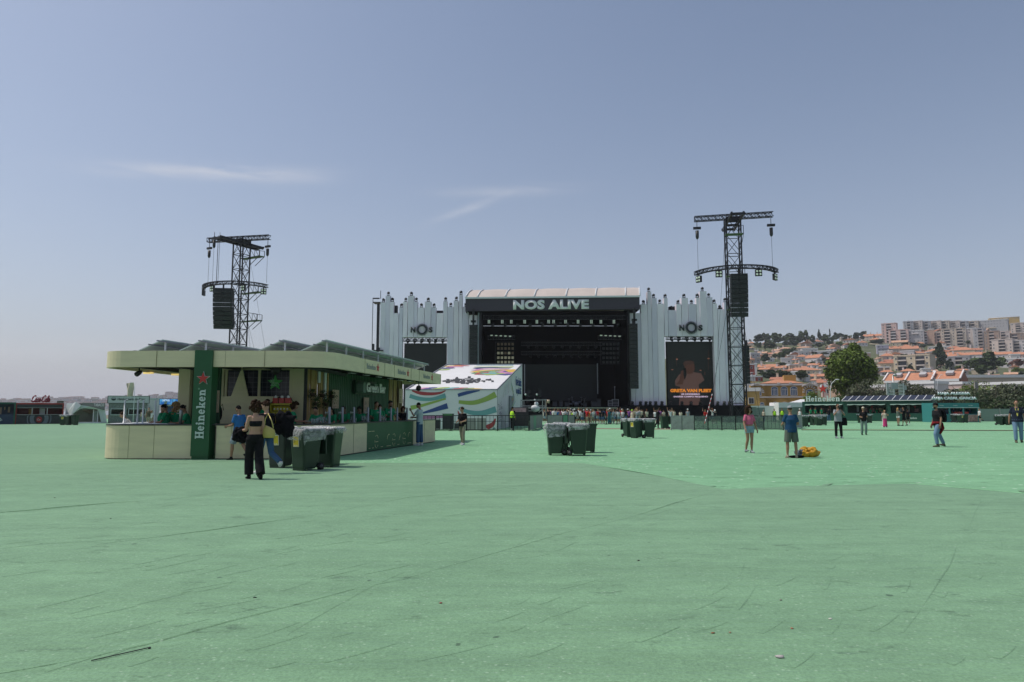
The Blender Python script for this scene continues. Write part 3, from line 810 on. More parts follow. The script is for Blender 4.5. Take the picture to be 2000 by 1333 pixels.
def roofrow(x0,x1,pe,pr,pb,D_,nm,label,gable_c='brick'):
 """one wide house: eave line py=pe, ridge py=pr, base pb"""
 a=W(x0,pe,D_);b_=W(x1,pe,D_);ze=a.z;w=b_.x-a.x
 root=thing('house',label,'house',((a.x+b_.x)/2,D_,0),R(-44),'buildings on the hillside');w=w*.95
 dpt=12;zr=ze+(pe-pr)/1333*D_*1.0
 zb=wz(pb,D_)
 g=MB();g.bx(-w/2,w/2,0,dpt,zb-3,ze);g.add([(-w/2,0,ze),(-w/2,dpt,ze),(-w/2,dpt/2,zr-.1),(w/2,0,ze),(w/2,dpt,ze),(w/2,dpt/2,zr-.1)],[(0,1,2),(3,5,4)]);g.build('wall',wm(gable_c),root,local=True)
 r=MB();r.add([(-w/2,-.8,ze+.1),(w/2,-.8,ze+.1),(w/2,dpt/2,zr),(-w/2,dpt/2,zr),(-w/2,dpt+.5,ze+.1),(w/2,dpt+.5,ze+.1)],[(0,1,2,3),(3,2,5,4)]);ro=r.build('roof',rm('orange'),root,local=True)
 q=MB()
 for x in(-w/2,w/2):q.beam((x,-.9,ze+.3),(x,dpt/2,zr+.3),.5,.5)
 q.build('party_wall',wm('white'),ro,local=True)
 q=MB();q.bx(-w/2+.3,w/2-.3,-1.1,-.85,ze-.7,ze+.25);q.build('gutter',M['white'],ro,local=True)
 q=MB();q.box((w*.1,dpt*.25,(ze+zr)/2+.9),(w*.25,3,.9),0,0,R(20));q.build('skylight',wm('grey'),ro,local=True)
 for i in range(4):add_win(root,-w/2+w*(i+.5)/4,-.02,(zb+ze)/2,1.3,1.6)
roofrow(1770,1818,744.5,727,762,250,'a','wide orange tiled roof with skylight, left of the brick gable')
roofrow(1820,1873,742,724,762,246,'b','orange tiled roof ending in a tall red brick gable wall')
roofrow(1727,1768,745,729,762,262,'c','orange tiled roof behind the slatted panel mast')
g=MB();q=thing('long_hall','long low white hall with flat roof at the right edge','building',(wx(1990,262),262,0),R(-3),'buildings on the hillside')
zt=wz(738,262);g.bx(-20.5,40,0,14,0,zt);g.build('wall',wm('beige'),q,local=True)
g=MB();g.bx(-21,40,-.6,14,zt+.02,zt+1.1);g.build('roof',M['white'],q,local=True)
YD=175
ym=thing('mansion','ornate ochre yellow mansion with white trim, arched windows and orange roof','mansion',(wx(1535,YD),YD,0),R(-17))
def yx(cx):return wx(1440+cx/6.667,YD)-wx(1535,YD)
def yz(cy):return wz(600+cy/6.667,YD)
g=MB();g.bx(yx(205),yx(390),-.8,8,0,yz(1005));g.bx(yx(390),yx(1020),0,12,0,yz(1000));g.bx(yx(840),yx(1010),-.6,-.02,0,yz(1010))
g.bx(yx(640),yx(790),4,8,yz(1000),yz(878));g.build('wall',mat('ochre_plaster',(.44,.27,.085),.85,0,.12,.5),ym,local=True)
g=MB();roof_hip(g,yx(340),yx(850),1,11,yz(990),yz(945)-yz(990)+.3,.3);g.build('roof',rm('orange'),ym,local=True)
g=MB()
for(a,b_,yy,dy)in((205,395,1005,-.8),(395,840,1005,0),(840,1012,1012,-.6)):
 g.bx(yx(a)-.15,yx(b_)+.1,dy-.35,dy-.02,yz(yy+18),yz(yy-6))
for yy in(1165,):
 g.bx(yx(200),yx(1020),-1.15,-.82,yz(yy+16),yz(yy))
for cx in(555,700,1000):g.bx(yx(cx)-.35,yx(cx)+.35,-.5,-.3,yz(1005),yz(985))
g.prism([(yx(215),yz(1020)),(yx(290),yz(985)),(yx(365),yz(1020)),(yx(365),yz(1030)),(yx(290),yz(1000)),(yx(215),yz(1030))],(0,-1.16,0),(1,0,0),(0,0,1),.3)
g.prism([(yx(830),yz(1035)),(yx(925),yz(985)),(yx(1020),yz(1035)),(yx(1020),yz(1045)),(yx(925),yz(1000)),(yx(830),yz(1045))],(0,-.98,0),(1,0,0),(0,0,1),.3)
for cx,cy,ro,ri,dy in((305,1110,60,32,-.82),(925,1110,78,48,-.62)):
 k=YD/1333/6.667
 for a in range(9):
  t=a*PI/8
  for s_ in(0,):
   cxx=yx(cx)+(ro+ri)/2*k*math.cos(t)*1.15;cz_=yz(cy)+(ro+ri)/2*k*math.sin(t)*1.15
   M3=[(-.28,-.12),(.28,-.16),(.28,.16),(-.28,.12)]
   g.prism([(cxx+u*math.cos(t)-v*math.sin(t),cz_+u*math.sin(t)+v*math.cos(t))for u,v in M3],(0,dy-.02,0),(1,0,0),(0,0,1),.2)
g.build('white_trim',wm('white'),ym,local=True)
BG=mat('blue_glass',(.03,.10,.20),.2,0,.2)
def arch(cx,cyb,w,h,dy,parent):
 k=YD/1333/6.667;W_=w*k;H_=h*k;x=yx(cx);z=yz(cyb)
 def outl(i):return[(x-W_/2+i,z+i),(x+W_/2-i,z+i)]+[(x+(W_/2-i)*math.cos(a*PI/8),z+H_-W_*.3+(W_*.3-i)*math.sin(a*PI/8))for a in range(9)]
 q=MB();q.prism(outl(-.12),(0,dy,0),(1,0,0),(0,0,1),.06,1);q.prism(outl(.06),(0,dy,0),(1,0,0),(0,0,1),.1,0)
 for i in(-.5,0,.5):q.bx(x+i*W_*.45-.05,x+i*W_*.45+.05,dy-.14,dy-.101,z+.1,z+H_-.3,1)
 q.bx(x-W_/2+.1,x+W_/2-.1,dy-.137,dy-.102,z+H_*.62,z+H_*.62+.1,1)
 q.build('window',[BG,wm('white')],parent,local=True)
for cx in(503,620,738):arch(cx,1150,72,112,0,ym)
arch(305,1150,55,75,-.82,ym);arch(925,1150,80,70,-.62,ym)
for cx in(505,620,740):arch(cx,1330,66,90,0,ym)
arch(245,1330,44,85,-.82,ym);arch(340,1330,44,85,-.82,ym)
random.seed(21)
def near(px,py):
 best=None
 for h in HOUSES:
  if not h[4]:continue
  d=math.hypot(h[0]-px,(h[1]-h[3]/2-py)*1.5)
  if best is None or d<best[0]:best=(d,h)
 h=best[1];dx=px-h[0];dy=py-(h[1]-h[3]/2)
 v='above' if dy<-5 else 'below' if dy>5 else ''
 s='left of' if dx<-4 else 'right of' if dx>4 else ''
 return((v+' '+s)if v and s else v or s or 'beside')+' '+h[4]
fill=[]
for i in range(110):
 for _ in range(40):
  px=random.uniform(1458,2040);py=random.uniform(interp(px,HT)+6,752)
  if all(abs(px-a)>12 or abs(py-b_)>5 for a,b_ in fill):break
 fill.append((px,py))
 c=random.choice(['white','cream','beige','palepink','white','peach']);kd=random.choice(['gable','hip','flat','gabley'])
 r_=random.choice(['orange','orange','terracotta','pale'])
 cw={'palepink':'pale pink'}.get(c,c)
 house(px,py,random.uniform(15,30),random.uniform(8,14),kd,c,r_,'small %s, %s house %s'%(cw,'flat-roofed' if kd=='flat' else{'pale':'pale-tiled','orange':'orange-roofed','terracotta':'dark-tiled'}[r_],near(px,py)),None,nwin=4)
protos={}
for k,(shape,lm,lo,fl)in{'pine':('round','dark',9,.8),'bush':('round','mid',8,.9),'cypress':('column','dark',14,1),'conifer':('cone','dark',30,1),'round':('round','mid',14,1),'limy':('round','lime',12,1),'rust':('round','rust',12,1)}.items():
 for v in range(3):
  g=crown_mesh(1,1,0,900,.075,lo,hash((k,v))%999 if False else len(protos)*17+5,shape,fl);o=g.build('crown',LM[lm],local=True);me=o.data;bpy.data.objects.remove(o)
  protos[(k,v)]=me
tg=MB();tg.loft([(0,0,-.35),(0,0,.05),(.03,0,.3)],[.05,.035,.02],6)
o=tg.build('trunk',LM['bark'],local=True);TRK=o.data;bpy.data.objects.remove(o)
def far_tree(px,pyb,wpx,hpx,kind,label,D=None):
 D=(D or hill_D(pyb))-6;b_=W(px,pyb,D);w=wpx/1333*D*1.35;h=hpx/1333*D*1.2
 root=thing({'pine':'pine_tree','cypress':'cypress_tree','conifer':'conifer_tree'}.get(kind,'tree'),label,'tree',(b_.x,D,b_.z),0,'trees on the hillside')
 o=bpy.data.objects.new('crown',protos[(kind,random.randrange(3))]);COL.objects.link(o);o.parent=root
 o.location=(0,0,h*.58 if kind not in('cypress',)else h*.5);o.scale=(w,w,h*.86);o.rotation_euler=(0,0,random.uniform(0,6))
 t=bpy.data.objects.new('trunk',TRK);COL.objects.link(t);t.parent=root;t.scale=(w*.8,w*.8,h*.5)
 return root
def t1(cx,cyb,w,h,kind,label,**k):return far_tree(1440+cx/6.667,600+cyb/6.667,w/6.667,h/6.667,kind,label,**k)
def t2(cx,cyb,w,h,kind,label,**k):return far_tree(1700+cx/6.667,600+cyb/6.667,w/6.667,h/6.667,kind,label,**k)
T=[(t1,170,470,40,50,'pine','tiny dark tree on the ridge beside the speaker tower'),(t1,275,490,150,125,'pine','dark spreading pine at the left end of the ridge'),(t1,360,470,90,115,'round','taller grey green tree right of the leftmost ridge pine'),(t1,415,460,70,110,'pine','thin dark pine behind the peach villa'),(t1,500,510,140,155,'round','rounded eucalyptus right of the peach villa'),(t1,585,480,60,60,'bush','low ridge bush between the eucalyptus and the umbrella pine'),(t1,675,490,180,125,'bush','broad umbrella pine on the ridge'),(t1,640,540,90,100,'pine','dark tree under the umbrella pine at left'),(t1,730,540,120,130,'pine','dark tree under the umbrella pine at right'),(t1,805,500,120,145,'pine','very dark pine clump right of the umbrella pine'),(t1,875,500,100,175,'round','tall airy tree in the middle of the ridge'),(t1,910,500,30,140,'cypress','cypress right of the tall airy ridge tree'),(t1,960,490,90,110,'round','sparse tree left of the layered conifer'),(t1,1003,470,34,75,'cypress','short cypress left of the layered conifer'),(t1,1068,470,60,140,'conifer','layered star shaped conifer on the skyline'),(t1,1130,460,110,100,'bush','green mass between the layered conifer and the tall cypress'),(t1,1207,420,24,110,'cypress','tall slender cypress on the skyline'),(t1,1150,500,120,90,'bush','low bush under the tall slender cypress'),(t1,1298,450,80,115,'pine','conical dark pine right of the tall cypress'),(t1,1375,430,110,85,'pine','flat crowned pine above the beige ridge house'),(t1,1240,470,90,80,'bush','small ridge tree left of the conical dark pine'),(t1,1590,480,120,145,'pine','dark pine right of the white gabled ridge house'),(t1,1660,385,60,70,'pine','palm like dark tree left of the beige terraces'),(t1,1820,500,180,60,'bush','round green bushes under the beige terraces'),(t1,370,560,50,110,'cypress','dark cypress below the peach villa'),(t1,450,580,140,110,'bush','dark shrubs below the peach villa'),(t1,250,520,90,60,'bush','bush right of the villa by the speaker tower'),(t1,290,560,60,90,'round','olive coloured palm below the ridge at left'),(t1,350,750,110,130,'pine','dark tree right of the grey mansion'),(t1,490,680,80,70,'bush','round bush above the flat white house'),(t1,580,700,100,110,'round','palm tree in front of the pink villa'),(t1,660,690,120,130,'bush','green clump right of the palm'),(t1,1050,540,150,70,'bush','dark hedge above the stepped white row'),(t1,740,600,110,60,'bush','shrubs left of the stepped white row'),(t1,1220,510,110,60,'bush','hedge left above the big tree'),(t1,1330,520,100,60,'limy','bright shrub above the big tree crown'),(t1,440,970,250,150,'pine','broad dark green tree above the yellow mansion roof at left'),(t1,570,965,170,120,'bush','dark bush left of the mansion tower'),(t1,860,970,170,125,'bush','rounded tree right of the mansion tower'),(t1,320,900,90,60,'bush','low shrub behind the dark red building'),(t2,90,500,170,70,'bush','bushes left of the tall pink stepped block'),(t2,530,510,220,40,'bush','hedge at the foot of the blank grey block'),(t2,770,520,100,35,'bush','small hedge at the foot of the salmon tower'),(t2,915,830,180,290,'conifer','tall ragged conifer in the middle of the right slope'),(t2,800,820,80,140,'pine','dark slim tree left of the tall ragged conifer'),(t2,1020,820,90,140,'pine','dark slim tree right of the tall ragged conifer'),(t2,705,840,110,100,'pine','round dark tree before the wide cream terrace house'),(t2,520,870,100,100,'conifer','small dark conifer in front of the cream terrace'),(t2,1330,850,230,170,'round','round green tree left of the largest one on the right slope'),(t2,1590,890,340,280,'bush','largest rounded green tree on the right slope'),(t2,1470,900,200,140,'round','lower green tree before the largest one'),(t2,1180,830,130,60,'limy','bright hedge left of the round green trees'),(t2,1930,810,160,110,'rust','rust red tree at the right edge'),(t2,1920,880,140,80,'limy','yellow green bush below the rust red tree'),(t2,1780,912,300,30,'bush','clipped hedge along the long white hall'),(t2,1200,1040,180,40,'limy','low bright shrub right of the brick gable'),]
for f,cx,cy,w,h,k,lb in T:f(cx,cy,w,h,k,lb)
for i in range(42):
 px=random.uniform(1458,2040);py=random.uniform(interp(px,HT)+3,760)
 far_tree(px,py,random.uniform(9,17),random.uniform(6,12),random.choice(['bush','pine','bush','round']),'small green tree %s'%near(px,py))
# ---- the green bar pavilion
B=thing('bar_pavilion','long low plywood and green beer bar pavilion with rounded corners and solar roof','bar',(-9,28,0))
ZT,ZB=3.45,2.93
def arc(cx,cy,r,a0,a1,n=10):return[(cx+r*math.cos(R(a0+(a1-a0)*i/n)),cy+r*math.sin(R(a0+(a1-a0)*i/n)))for i in range(n+1)]
FR=21.75
roofline=[(-13.30,36.0),(-13.35,30.0),(-13.38,23.1)]+arc(-12.35,22.78,1.03,180,270,10)[1:]+[(-9.0,FR-.02),(-7.4,FR)]+[(-6.9,FR+.04),(-6.45,FR+.14),(-6.08,FR+.36),(-5.84,FR+.75),(-5.72,FR+1.25),(-5.46,25.2)]+[(-4.60,30.8),(-3.76,36.2)]
def strip(mb,line,y_in,z0,z1,t,m=0,closed=False):
 """a wall of thickness t following a line; inside lies on its left-hand side"""
 k=len(line);outer=[Vector((p[0],p[1],0))for p in line];inner=[]
 for i in range(k):
  a=outer[max(i-1,0)];b_=outer[min(i+1,k-1)]
  d=(b_-a).normalized();inner.append(outer[i]+Vector((-d.y,d.x,0))*t)
 vs=[]
 for p,q in zip(outer,inner):
  vs+=[(p.x,p.y,z0),(p.x,p.y,z1),(q.x,q.y,z1),(q.x,q.y,z0)]
 fs=[]
 for i in range(k-1):
  o=4*i
  fs+=[(o,o+4,o+5,o+1),(o+1,o+5,o+6,o+2),(o+2,o+6,o+7,o+3),(o+3,o+7,o+4,o)]
 fs+=[(0,1,2,3),(4*k-1,4*k-2,4*k-3,4*k-4)]
 mb.add(vs,fs,m);return mb
g=MB();strip(g,roofline,0,ZB,ZT,.12);g.build('fascia',M['ply'],B)
g=MB();strip(g,[(-3.76,36.2),(-13.3,36.25)],0,ZB,ZT,.12);g.build('rear_fascia',M['ply'],B)
def inset(line,t):
 out=[];k=len(line)
 for i in range(k):
  a=Vector(line[max(i-1,0)]);b_=Vector(line[min(i+1,k-1)]);d=(b_-a).normalized()
  out.append((line[i][0]-d.y*t,line[i][1]+d.x*t))
 return out
ri=inset(roofline,.125)
g=MB();g.prism([(x,min(y,36.1))for x,y in ri],(0,0,0),(1,0,0),(0,1,0),.14,0,3.24);g.build('roof_deck',mat('roof_deck',(.35,.36,.34),.8),B)
g=MB()
for y in[22.6+i*1.35 for i in range(10)]:
 xr=-5.9+(y-23)*.155
 g.bx(-13.2,xr,y,y+.12,3.08,3.235)
for x in(-12.6,-11.2,-9.8,-8.4,-7.0):g.bx(x,x+.1,22.4,35.9,2.96,3.075)
g.build('roof_beams',M['dark'],B)
SD=Vector((1.70,11.0,0)).normalized()
def rside(t,off=0):
 p=Vector((-5.46,25.2,0))+SD*t;return p+Vector((SD.y,-SD.x,0))*off
g=MB()
for t in(.06,2.25,3.45,5.8,7.1,9.4):
 p=rside(t,.002);g.beam((p.x,p.y,ZB+.005),(p.x,p.y,ZT-.005),.012,.006)
for x in(-11.35,-10.0,-7.9,-9.15):g.bx(x,x+.008,FR-.022 if x<-7.4 else FR-.02,FR+.01,ZB+.005,ZT-.005)
g.build('panel_joint',mat('joint_brown',(.16,.14,.08),.9),B)  # thin dark brown strips along the panel joints
def along(px,py,off=.0):
 """point where the view line meets the vertical plane of the right-hand side"""
 a=W(px,py,10);o=Vector((0,0,CAM_H));d=a-o
 p0=rside(0,off);n=Vector((SD.y,-SD.x,0))
 t=(p0-o).dot(n)/d.dot(n);return o+d*t
GS=mat('sign_grey',(.30,.32,.30),.5,0,0);RS=mat('sign_red',(.45,.03,.03),.5,0,0)
for a,b_,st in((716,734,738),(777,793,797),(827,840,844)):
 pa=along(a,722+(a-716)*.16,.003);pb=along(b_,722,.003);ps=along(st,722,.003)
 s=thing('x','','')if False else None
 g=MB();slab_word(g,'Heineken',(pa.x,pa.y,3.10),SD,(0,0,1),(Vector((pb.x,pb.y,0))-Vector((pa.x,pa.y,0))).length,.20,.008)
 lt=g.build('sign_lettering',GS,B)
 g=MB();w_=(Vector((ps.x,ps.y,0))-Vector((pb.x,pb.y,0))).length
 star_mb(g,0,0,.17,(ps.x,ps.y,3.2),SD,(0,0,1),.012);g.build('sign_star',RS,B)
CO=[(-13.28,27.5),(-13.30,23.2)]+arc(-12.32,22.82,.98,183,270,10)[1:]+[(-9.9,FR+.09)]
CO2=[(-9.38,FR+.09),(-7.5,FR+.09),(-6.98,FR+.13),(-6.52,FR+.25),(-6.18,FR+.50),(-5.98,FR+.9),(-5.86,23.3)]
pA=Vector((-5.86,23.3));pE=Vector((-3.80,34.0));CDn=(pE-pA).normalized()
def cpt(t):p=pA+CDn*t;return(p.x,p.y)
g=MB();strip(g,CO,0,.04,1.07,.03);g.build('counter_front',M['ply'],B)
g=MB();strip(g,CO2+[cpt(2.40)],0,.04,1.07,.03);g.build('counter_front',M['ply'],B)
g=MB();strip(g,[cpt(2.42),cpt(7.6)],0,.04,1.07,.035);g.build('counter_front',M['green_paint'],B)['label']='green stretch of the counter front'
g=MB();strip(g,[cpt(7.62),cpt(10.9)],0,.04,1.07,.03);g.build('counter_front',M['ply'],B)
g=MB()
for line in(CO,[(-9.9,FR+.09)]+CO2+[cpt(10.92)]):
 l2=inset(line,-.02);strip(g,l2,0,1.075,1.115,.70)
g.build('counter_top',mat('counter_black',(.03,.03,.032),.35),B)
g=MB();strip(g,inset(CO[:-1]+[(-11.0,FR+.09)],.10),0,1.118,1.13,.52);g.build('counter_sheet',M['white_pl'],B)
g=MB()
for line in(CO,CO2+[cpt(10.9)]):strip(g,inset(line,.05),0,0.0,.045,.02)
g.build('plinth',M['dark'],B)
e=cpt(10.9);e2=(e[0]-1.4,e[1]+.25)
g=MB();strip(g,[(e[0]-.03,e[1]+.002),e2],0,.04,1.07,.03);g.build('counter_end',M['ply'],B)
g=MB()
for x in(-12.15,-11.35,-8.9,-8.2):g.bx(x,x+.006,FR+.084,FR+.10,.05,1.06)
for t in(1.2,9.2):p=cpt(t);g.beam((p[0]+.003,p[1],.05),(p[0]+.003,p[1],1.06),.012,.012)
g.build('panel_joint',mat('joint_brown',(.16,.14,.08),.9),B)
g=MB();o2=cpt(2.55);U2=Vector((CDn.x,CDn.y,0));nrm=Vector((CDn.y,-CDn.x,0))
def dash(u,v,w,h):g.prism(rect(u,u+w,v,v+h),Vector((o2[0],o2[1],.0))+nrm*.001,U2,(0,0,1),.004)
for x0,ch in zip([i*.62 for i in range(8)],'Heineken'):
 P,wd=slab_glyph(ch);
 for poly in P:
  xs=[q[0]for q in poly];zs=[q[1]for q in poly]
  cx,cz=sum(xs)/len(xs),sum(zs)/len(zs)
  if len(poly)==4 and(int(cx*37+cz*91)%3!=0):
   k0=[(x0+(q[0])*.62,.12+q[1]*.70)for q in poly];cc=(x0+cx*.62,.12+cz*.70)
   a_,b2=k0[0],k0[1]
   dx,dz=b2[0]-a_[0],b2[1]-a_[1];ln=math.hypot(dx,dz)or 1
   nx_,nz_=-dz/ln*.02,dx/ln*.02
   g.prism([(a_[0],a_[1]),(b2[0],b2[1]),(b2[0]+nx_,b2[1]+nz_),(a_[0]+nx_,a_[1]+nz_)],Vector((o2[0],o2[1],0))+nrm*.001,U2,(0,0,1),.004)
g.build('counter_lettering',mat('cream_line',(.62,.58,.36),.6,0,0),B)
PX0,PX1=wx(378.5,FR,800),wx(413.5,FR,800)
g=MB();g.bx(PX0,PX1,FR-.10,FR+.35,.12,ZT+.01);g.bx(PX0+.02,PX1-.02,FR-.06,FR+.33,0,.12);pil=g.build('name_pillar',M['green_paint'],B)
g=MB();g.bx(PX1,PX1+.50,FR+.32,FR+1.6,.1,ZB-.01)if False else g.bx(wx(412,23),wx(437,23),FR+.9,FR+1.0,1.12,ZB+.12);g.build('side_panel',M['green_dark'],B)
pc=(PX0+PX1)/2
g=MB();slab_word(g,'Heineken',(pc+.12,FR-.101,wz(857,FR)),(0,0,1),(-1,0,0),(857-761)/1333*FR,.27,.02);
g.build('pillar_lettering',M['letter'],B)
g=MB();g.prism([(.02*math.cos(a*PI/6)*1.6,.02*math.sin(a*PI/6)*1.6)for a in range(12)],(pc-.10,FR-.101,wz(760,FR)),(1,0,0),(0,0,1),.006);g.build('registered_mark',mat('mark_grey',(.12,.25,.15),.5),B)
g=MB();star_mb(g,0,0,.225,(pc+.03,FR-.101,wz(740,FR)),(1,0,0),(0,0,1),.02);g.build('star_border',M['letter'],B)
g=MB();star_mb(g,0,0,.195,(pc+.03,FR-.122,wz(740,FR)),(1,0,0),(0,0,1),.03);g.build('pillar_star',M['red'],B)
CY=24.6
def cx_(px):return wx(px,CY,760)
def cz_(py):return wz(py,CY)
g=MB();g.bx(cx_(361.5),cx_(383),CY-.5,CY-.3,.0,3.0);g.bx(cx_(383),cx_(437),CY,CY+.1,0,3.05);g.bx(cx_(568),cx_(593),CY,CY+.12,0,3.05)
g.bx(cx_(437),cx_(568),CY+.1,CY+.2,0,3.05);g.build('cream_wall',mat('cream_panel',(.56,.50,.33),.6,0,.06),B)
g=MB();g.bx(cx_(361.5),cx_(361.5)+.08,CY-.3,CY+6,0,3.0);g.build('core_left_wall',mat('cream_panel',(.56,.50,.33),.6),B)
SOL=grid_mat('dark_solar_wall',(.010,.012,.022),(.11,.12,.14),.17,.17,.012,.2)
for a,b_ in((439,505),(508.5,567)):
 g=MB();g.bx(cx_(a),cx_(b_),CY+.03,CY+.09,1.15,cz_(723.5));g.build('solar_wall_panel',SOL,B)
g=MB()
for px in(441.5,506,567.5):g.bx(cx_(px)-.04,cx_(px)+.04,CY-.02,CY+.05,1.1,3.02)
g.bx(cx_(437),cx_(570),CY-.025,CY+.02,cz_(723),cz_(720));g.build('wall_frame',mat('cream_panel',(.56,.50,.33),.6),B)
g=MB()
tip=(cx_(474.5),cz_(718));shL,shR=(cx_(456),cz_(774.5)),(cx_(489),cz_(774.5));armR=(cx_(548),cz_(775));armL=(cx_(437),cz_(775))
g.prism([tip,shR,armR,(cx_(507),cz_(806)),(cx_(520),cz_(850)),(cx_(437),cz_(850)),armL,shL],(0,CY-.12,0),(1,0,0),(0,0,1),.06)
g.build('wooden_star',M['ply'],B)
GST=mat('bright_green',(.06,.36,.08),.5,0,0)
g=MB();star_mb(g,0,0,.29,(cx_(537.5),CY-.01,cz_(748)),(1,0,0),(0,0,1),.02,0,.42);g.build('green_star',GST,B)
g=MB();o3=(cx_(537.5),CY-.031,cz_(748))
for a in range(8):t=a*PI/4;g.prism([(-.10+.055*math.cos(t)-.006*math.sin(t),.06+.055*math.sin(t)+.006*math.cos(t)),(-.10+.09*math.cos(t)-.006*math.sin(t),.06+.09*math.sin(t)+.006*math.cos(t)),(-.10+.09*math.cos(t)+.006*math.sin(t),.06+.09*math.sin(t)-.006*math.cos(t)),(-.10+.055*math.cos(t)+.006*math.sin(t),.06+.055*math.sin(t)-.006*math.cos(t))],o3,(1,0,0),(0,0,1),.005)
for poly in ringpoly(-.10,.06,.04,(.028,.028),0,2*PI,12):g.prism(poly,o3,(1,0,0),(0,0,1),.005)
for i in range(4):g.prism([(-.16+i*.055,-.10),(-.15+i*.055,-.10),(-.08+i*.055,.0),(-.09+i*.055,.0)],o3,(1,0,0),(0,0,1),.005)
g.prism([(-.16,-.10),(.06,-.10),(.06,-.09),(-.16,-.09)],o3,(1,0,0),(0,0,1),.007);g.prism([(-.10,0),(.10,0),(.18,-.10),(.165,-.10),(.095,-.012),(-.10,-.012)],o3,(1,0,0),(0,0,1),.009)
g.build('roof_and_sun_emblem',M['letter'],B)
def menu(x,y,z0,z1,w,rz,label):
 root=thing('menu_board',label,'menu board',(x,y,z0),rz,'menu boards')
 g=MB();g.bx(-w/2,w/2,-.02,.0,0,z1-z0);g.build('board',M['card'],root,local=True)
 g=MB();h=z1-z0;k=0;rnd=random.Random(int(x*100))
 while k<h-.12:
  if rnd.random()<.8:g.bx(-w*.38,-w*.38+w*rnd.uniform(.2,.5),-.024,-.0205,h-.1-k,h-.09-k);g.bx(w*.28,w*.40,-.024,-.0205,h-.1-k,h-.09-k)
  k+=.035
 g.build('print',M['ink'],root,local=True)
 return root
menu((wx(418.5,22.9)+wx(434,22.9))/2,FR+.89,wz(806,22.6),wz(763,22.6),.27,0,'tan menu board on the green side panel behind the name pillar')
q0=Vector((cx_(593),CY+.02,0));
WD=(Vector((wx(784,36),36,0))-q0);WD.normalize();WN=Vector((WD.y,-WD.x,0))
def onwall(px,off=0):
 d=Vector((px-1000,1333*math.cos(TH),0));d=W(px,760,10)-Vector((0,0,CAM_H));d.z=0
 det=d.x*(-WD.y)+d.y*WD.x
 t=(q0.x*(-WD.y)+q0.y*WD.x)/det
 p=d*t+WN*off;return Vector((p.x,p.y,0))
def wallt(px):return(onwall(px)-q0).dot(WD)
def wp(t,off=0,z=0):p=q0+WD*t+WN*off;return Vector((p.x,p.y,z))
def slats(pxa,pxb):
 ta,tb=wallt(pxa),wallt(pxb);g=MB();k=0;t=ta
 while t<tb:
  w=random.uniform(.10,.20);g.box(wp(t+w/2,random.choice([0,.03,.05]),1.55),(w*.96,.05,3.06),math.atan2(WD.y,WD.x),random.choice([0,0,1]));t+=w+random.choice([0,.01,.06])
 return g.build('board_cladding',[M['wood_warm'],mat('pine_boards_dark',(.16,.11,.05),.7,0,.3)],B)
random.seed(8)
slats(597,637);slats(758,785)
g=MB();g.bx(-.02,.03,-.03,.03,0,3.05);
p=wp(.06,.04);g=MB();g.bx(p.x-.05,p.x+.05,p.y-.05,p.y+.05,0,3.05);g.build('corner_post',M['dark'],B)
ta,tb=wallt(637),wallt(757.5);g=MB();t=ta;z1=3.06
while t<tb:
 a,b1,b2_,c=wp(t,0),wp(t+.04,.05),wp(t+.10,.05),wp(t+.14,0);d=wp(t+.19,0)
 for u,v in((a,b1),(b1,b2_),(b2_,c),(c,d)):g.add([(u.x,u.y,0),(v.x,v.y,0),(v.x,v.y,z1),(u.x,u.y,z1)],[(0,1,2,3)])
 t+=.19
g.build('corrugated_wall',M['green_paint'],B)
p1,p2=onwall(793,-.3),wp(wallt(785),-.02)
g=MB();g.beam((p2.x-2.5,p2.y+.2,1.5),(p2.x-.1,p2.y+.1,1.5),.1,3.0);g.build('core_end_wall',mat('cream_panel',(.56,.50,.33),.6),B)
for px,z0,z1 in((617,748,0),(629,782,0)):
 pp=onwall(px,.12);D_=pp.y
 g=MB();g.box((pp.x,pp.y,(wz(z0,D_)+3.0)/2),(.16,.05,3.0-wz(z0,D_)),math.atan2(WD.y,WD.x))
 g.build('white_strip',M['white_pl'],B)
def hang_plant(px,py,w,drop,label,seed):
 pp=onwall(px,.22);rnd=random.Random(seed);z=wz(py,pp.y)
 root=thing('hanging_plant',label,'plant',(pp.x,pp.y,z-.1),0,'hanging plants on the bar wall')
 g=MB();g.loft([(0,0,-.06),(0,0,.06)],[.07,.10],10);g.build('pot',mat('pot_dark',(.05,.03,.02),.8),root,local=True)
 g=MB();vs=[];fs=[]
 for s in range(16):
  a=rnd.uniform(0,6.28);L_=drop*rnd.uniform(.3,1);r=w/2*rnd.uniform(.5,1)
  for i in range(int(10+L_*30)):
   u=rnd.random();c=Vector((math.cos(a)*r*min(1,u*2.5)+rnd.gauss(0,.03),math.sin(a)*r*.5*min(1,u*2.5)+rnd.gauss(0,.03),.10+.08*math.sin(min(1,u*2.5)*PI)-L_*max(0,u-.2)+rnd.gauss(0,.03)))
   n_=Vector((rnd.gauss(0,1),rnd.gauss(0,1),rnd.gauss(0,1))).normalized();aa=n_.orthogonal().normalized();bb=n_.cross(aa);sz=rnd.uniform(.018,.035);k=len(vs)
   vs+=[c-aa*sz,c+bb*sz*.6,c+aa*sz,c-bb*sz*.6];fs.append((k,k+1,k+2,k+3))
 g.add(vs,fs);g.build('foliage',LM['mid'],root,local=True)
hang_plant(600,766,.42,.55,'leafy trailing plant hanging at the left of the board wall',1);hang_plant(608,784,.36,.4,'low trailing plant under the leftmost one',2);hang_plant(619,768,.42,.5,'trailing plant hanging below the shorter white strip',3);hang_plant(627,785,.36,.35,'low trailing plant at the foot of the longer white strip',4);hang_plant(639,770,.4,.5,'trailing plant at the edge of the green corrugated wall',5)
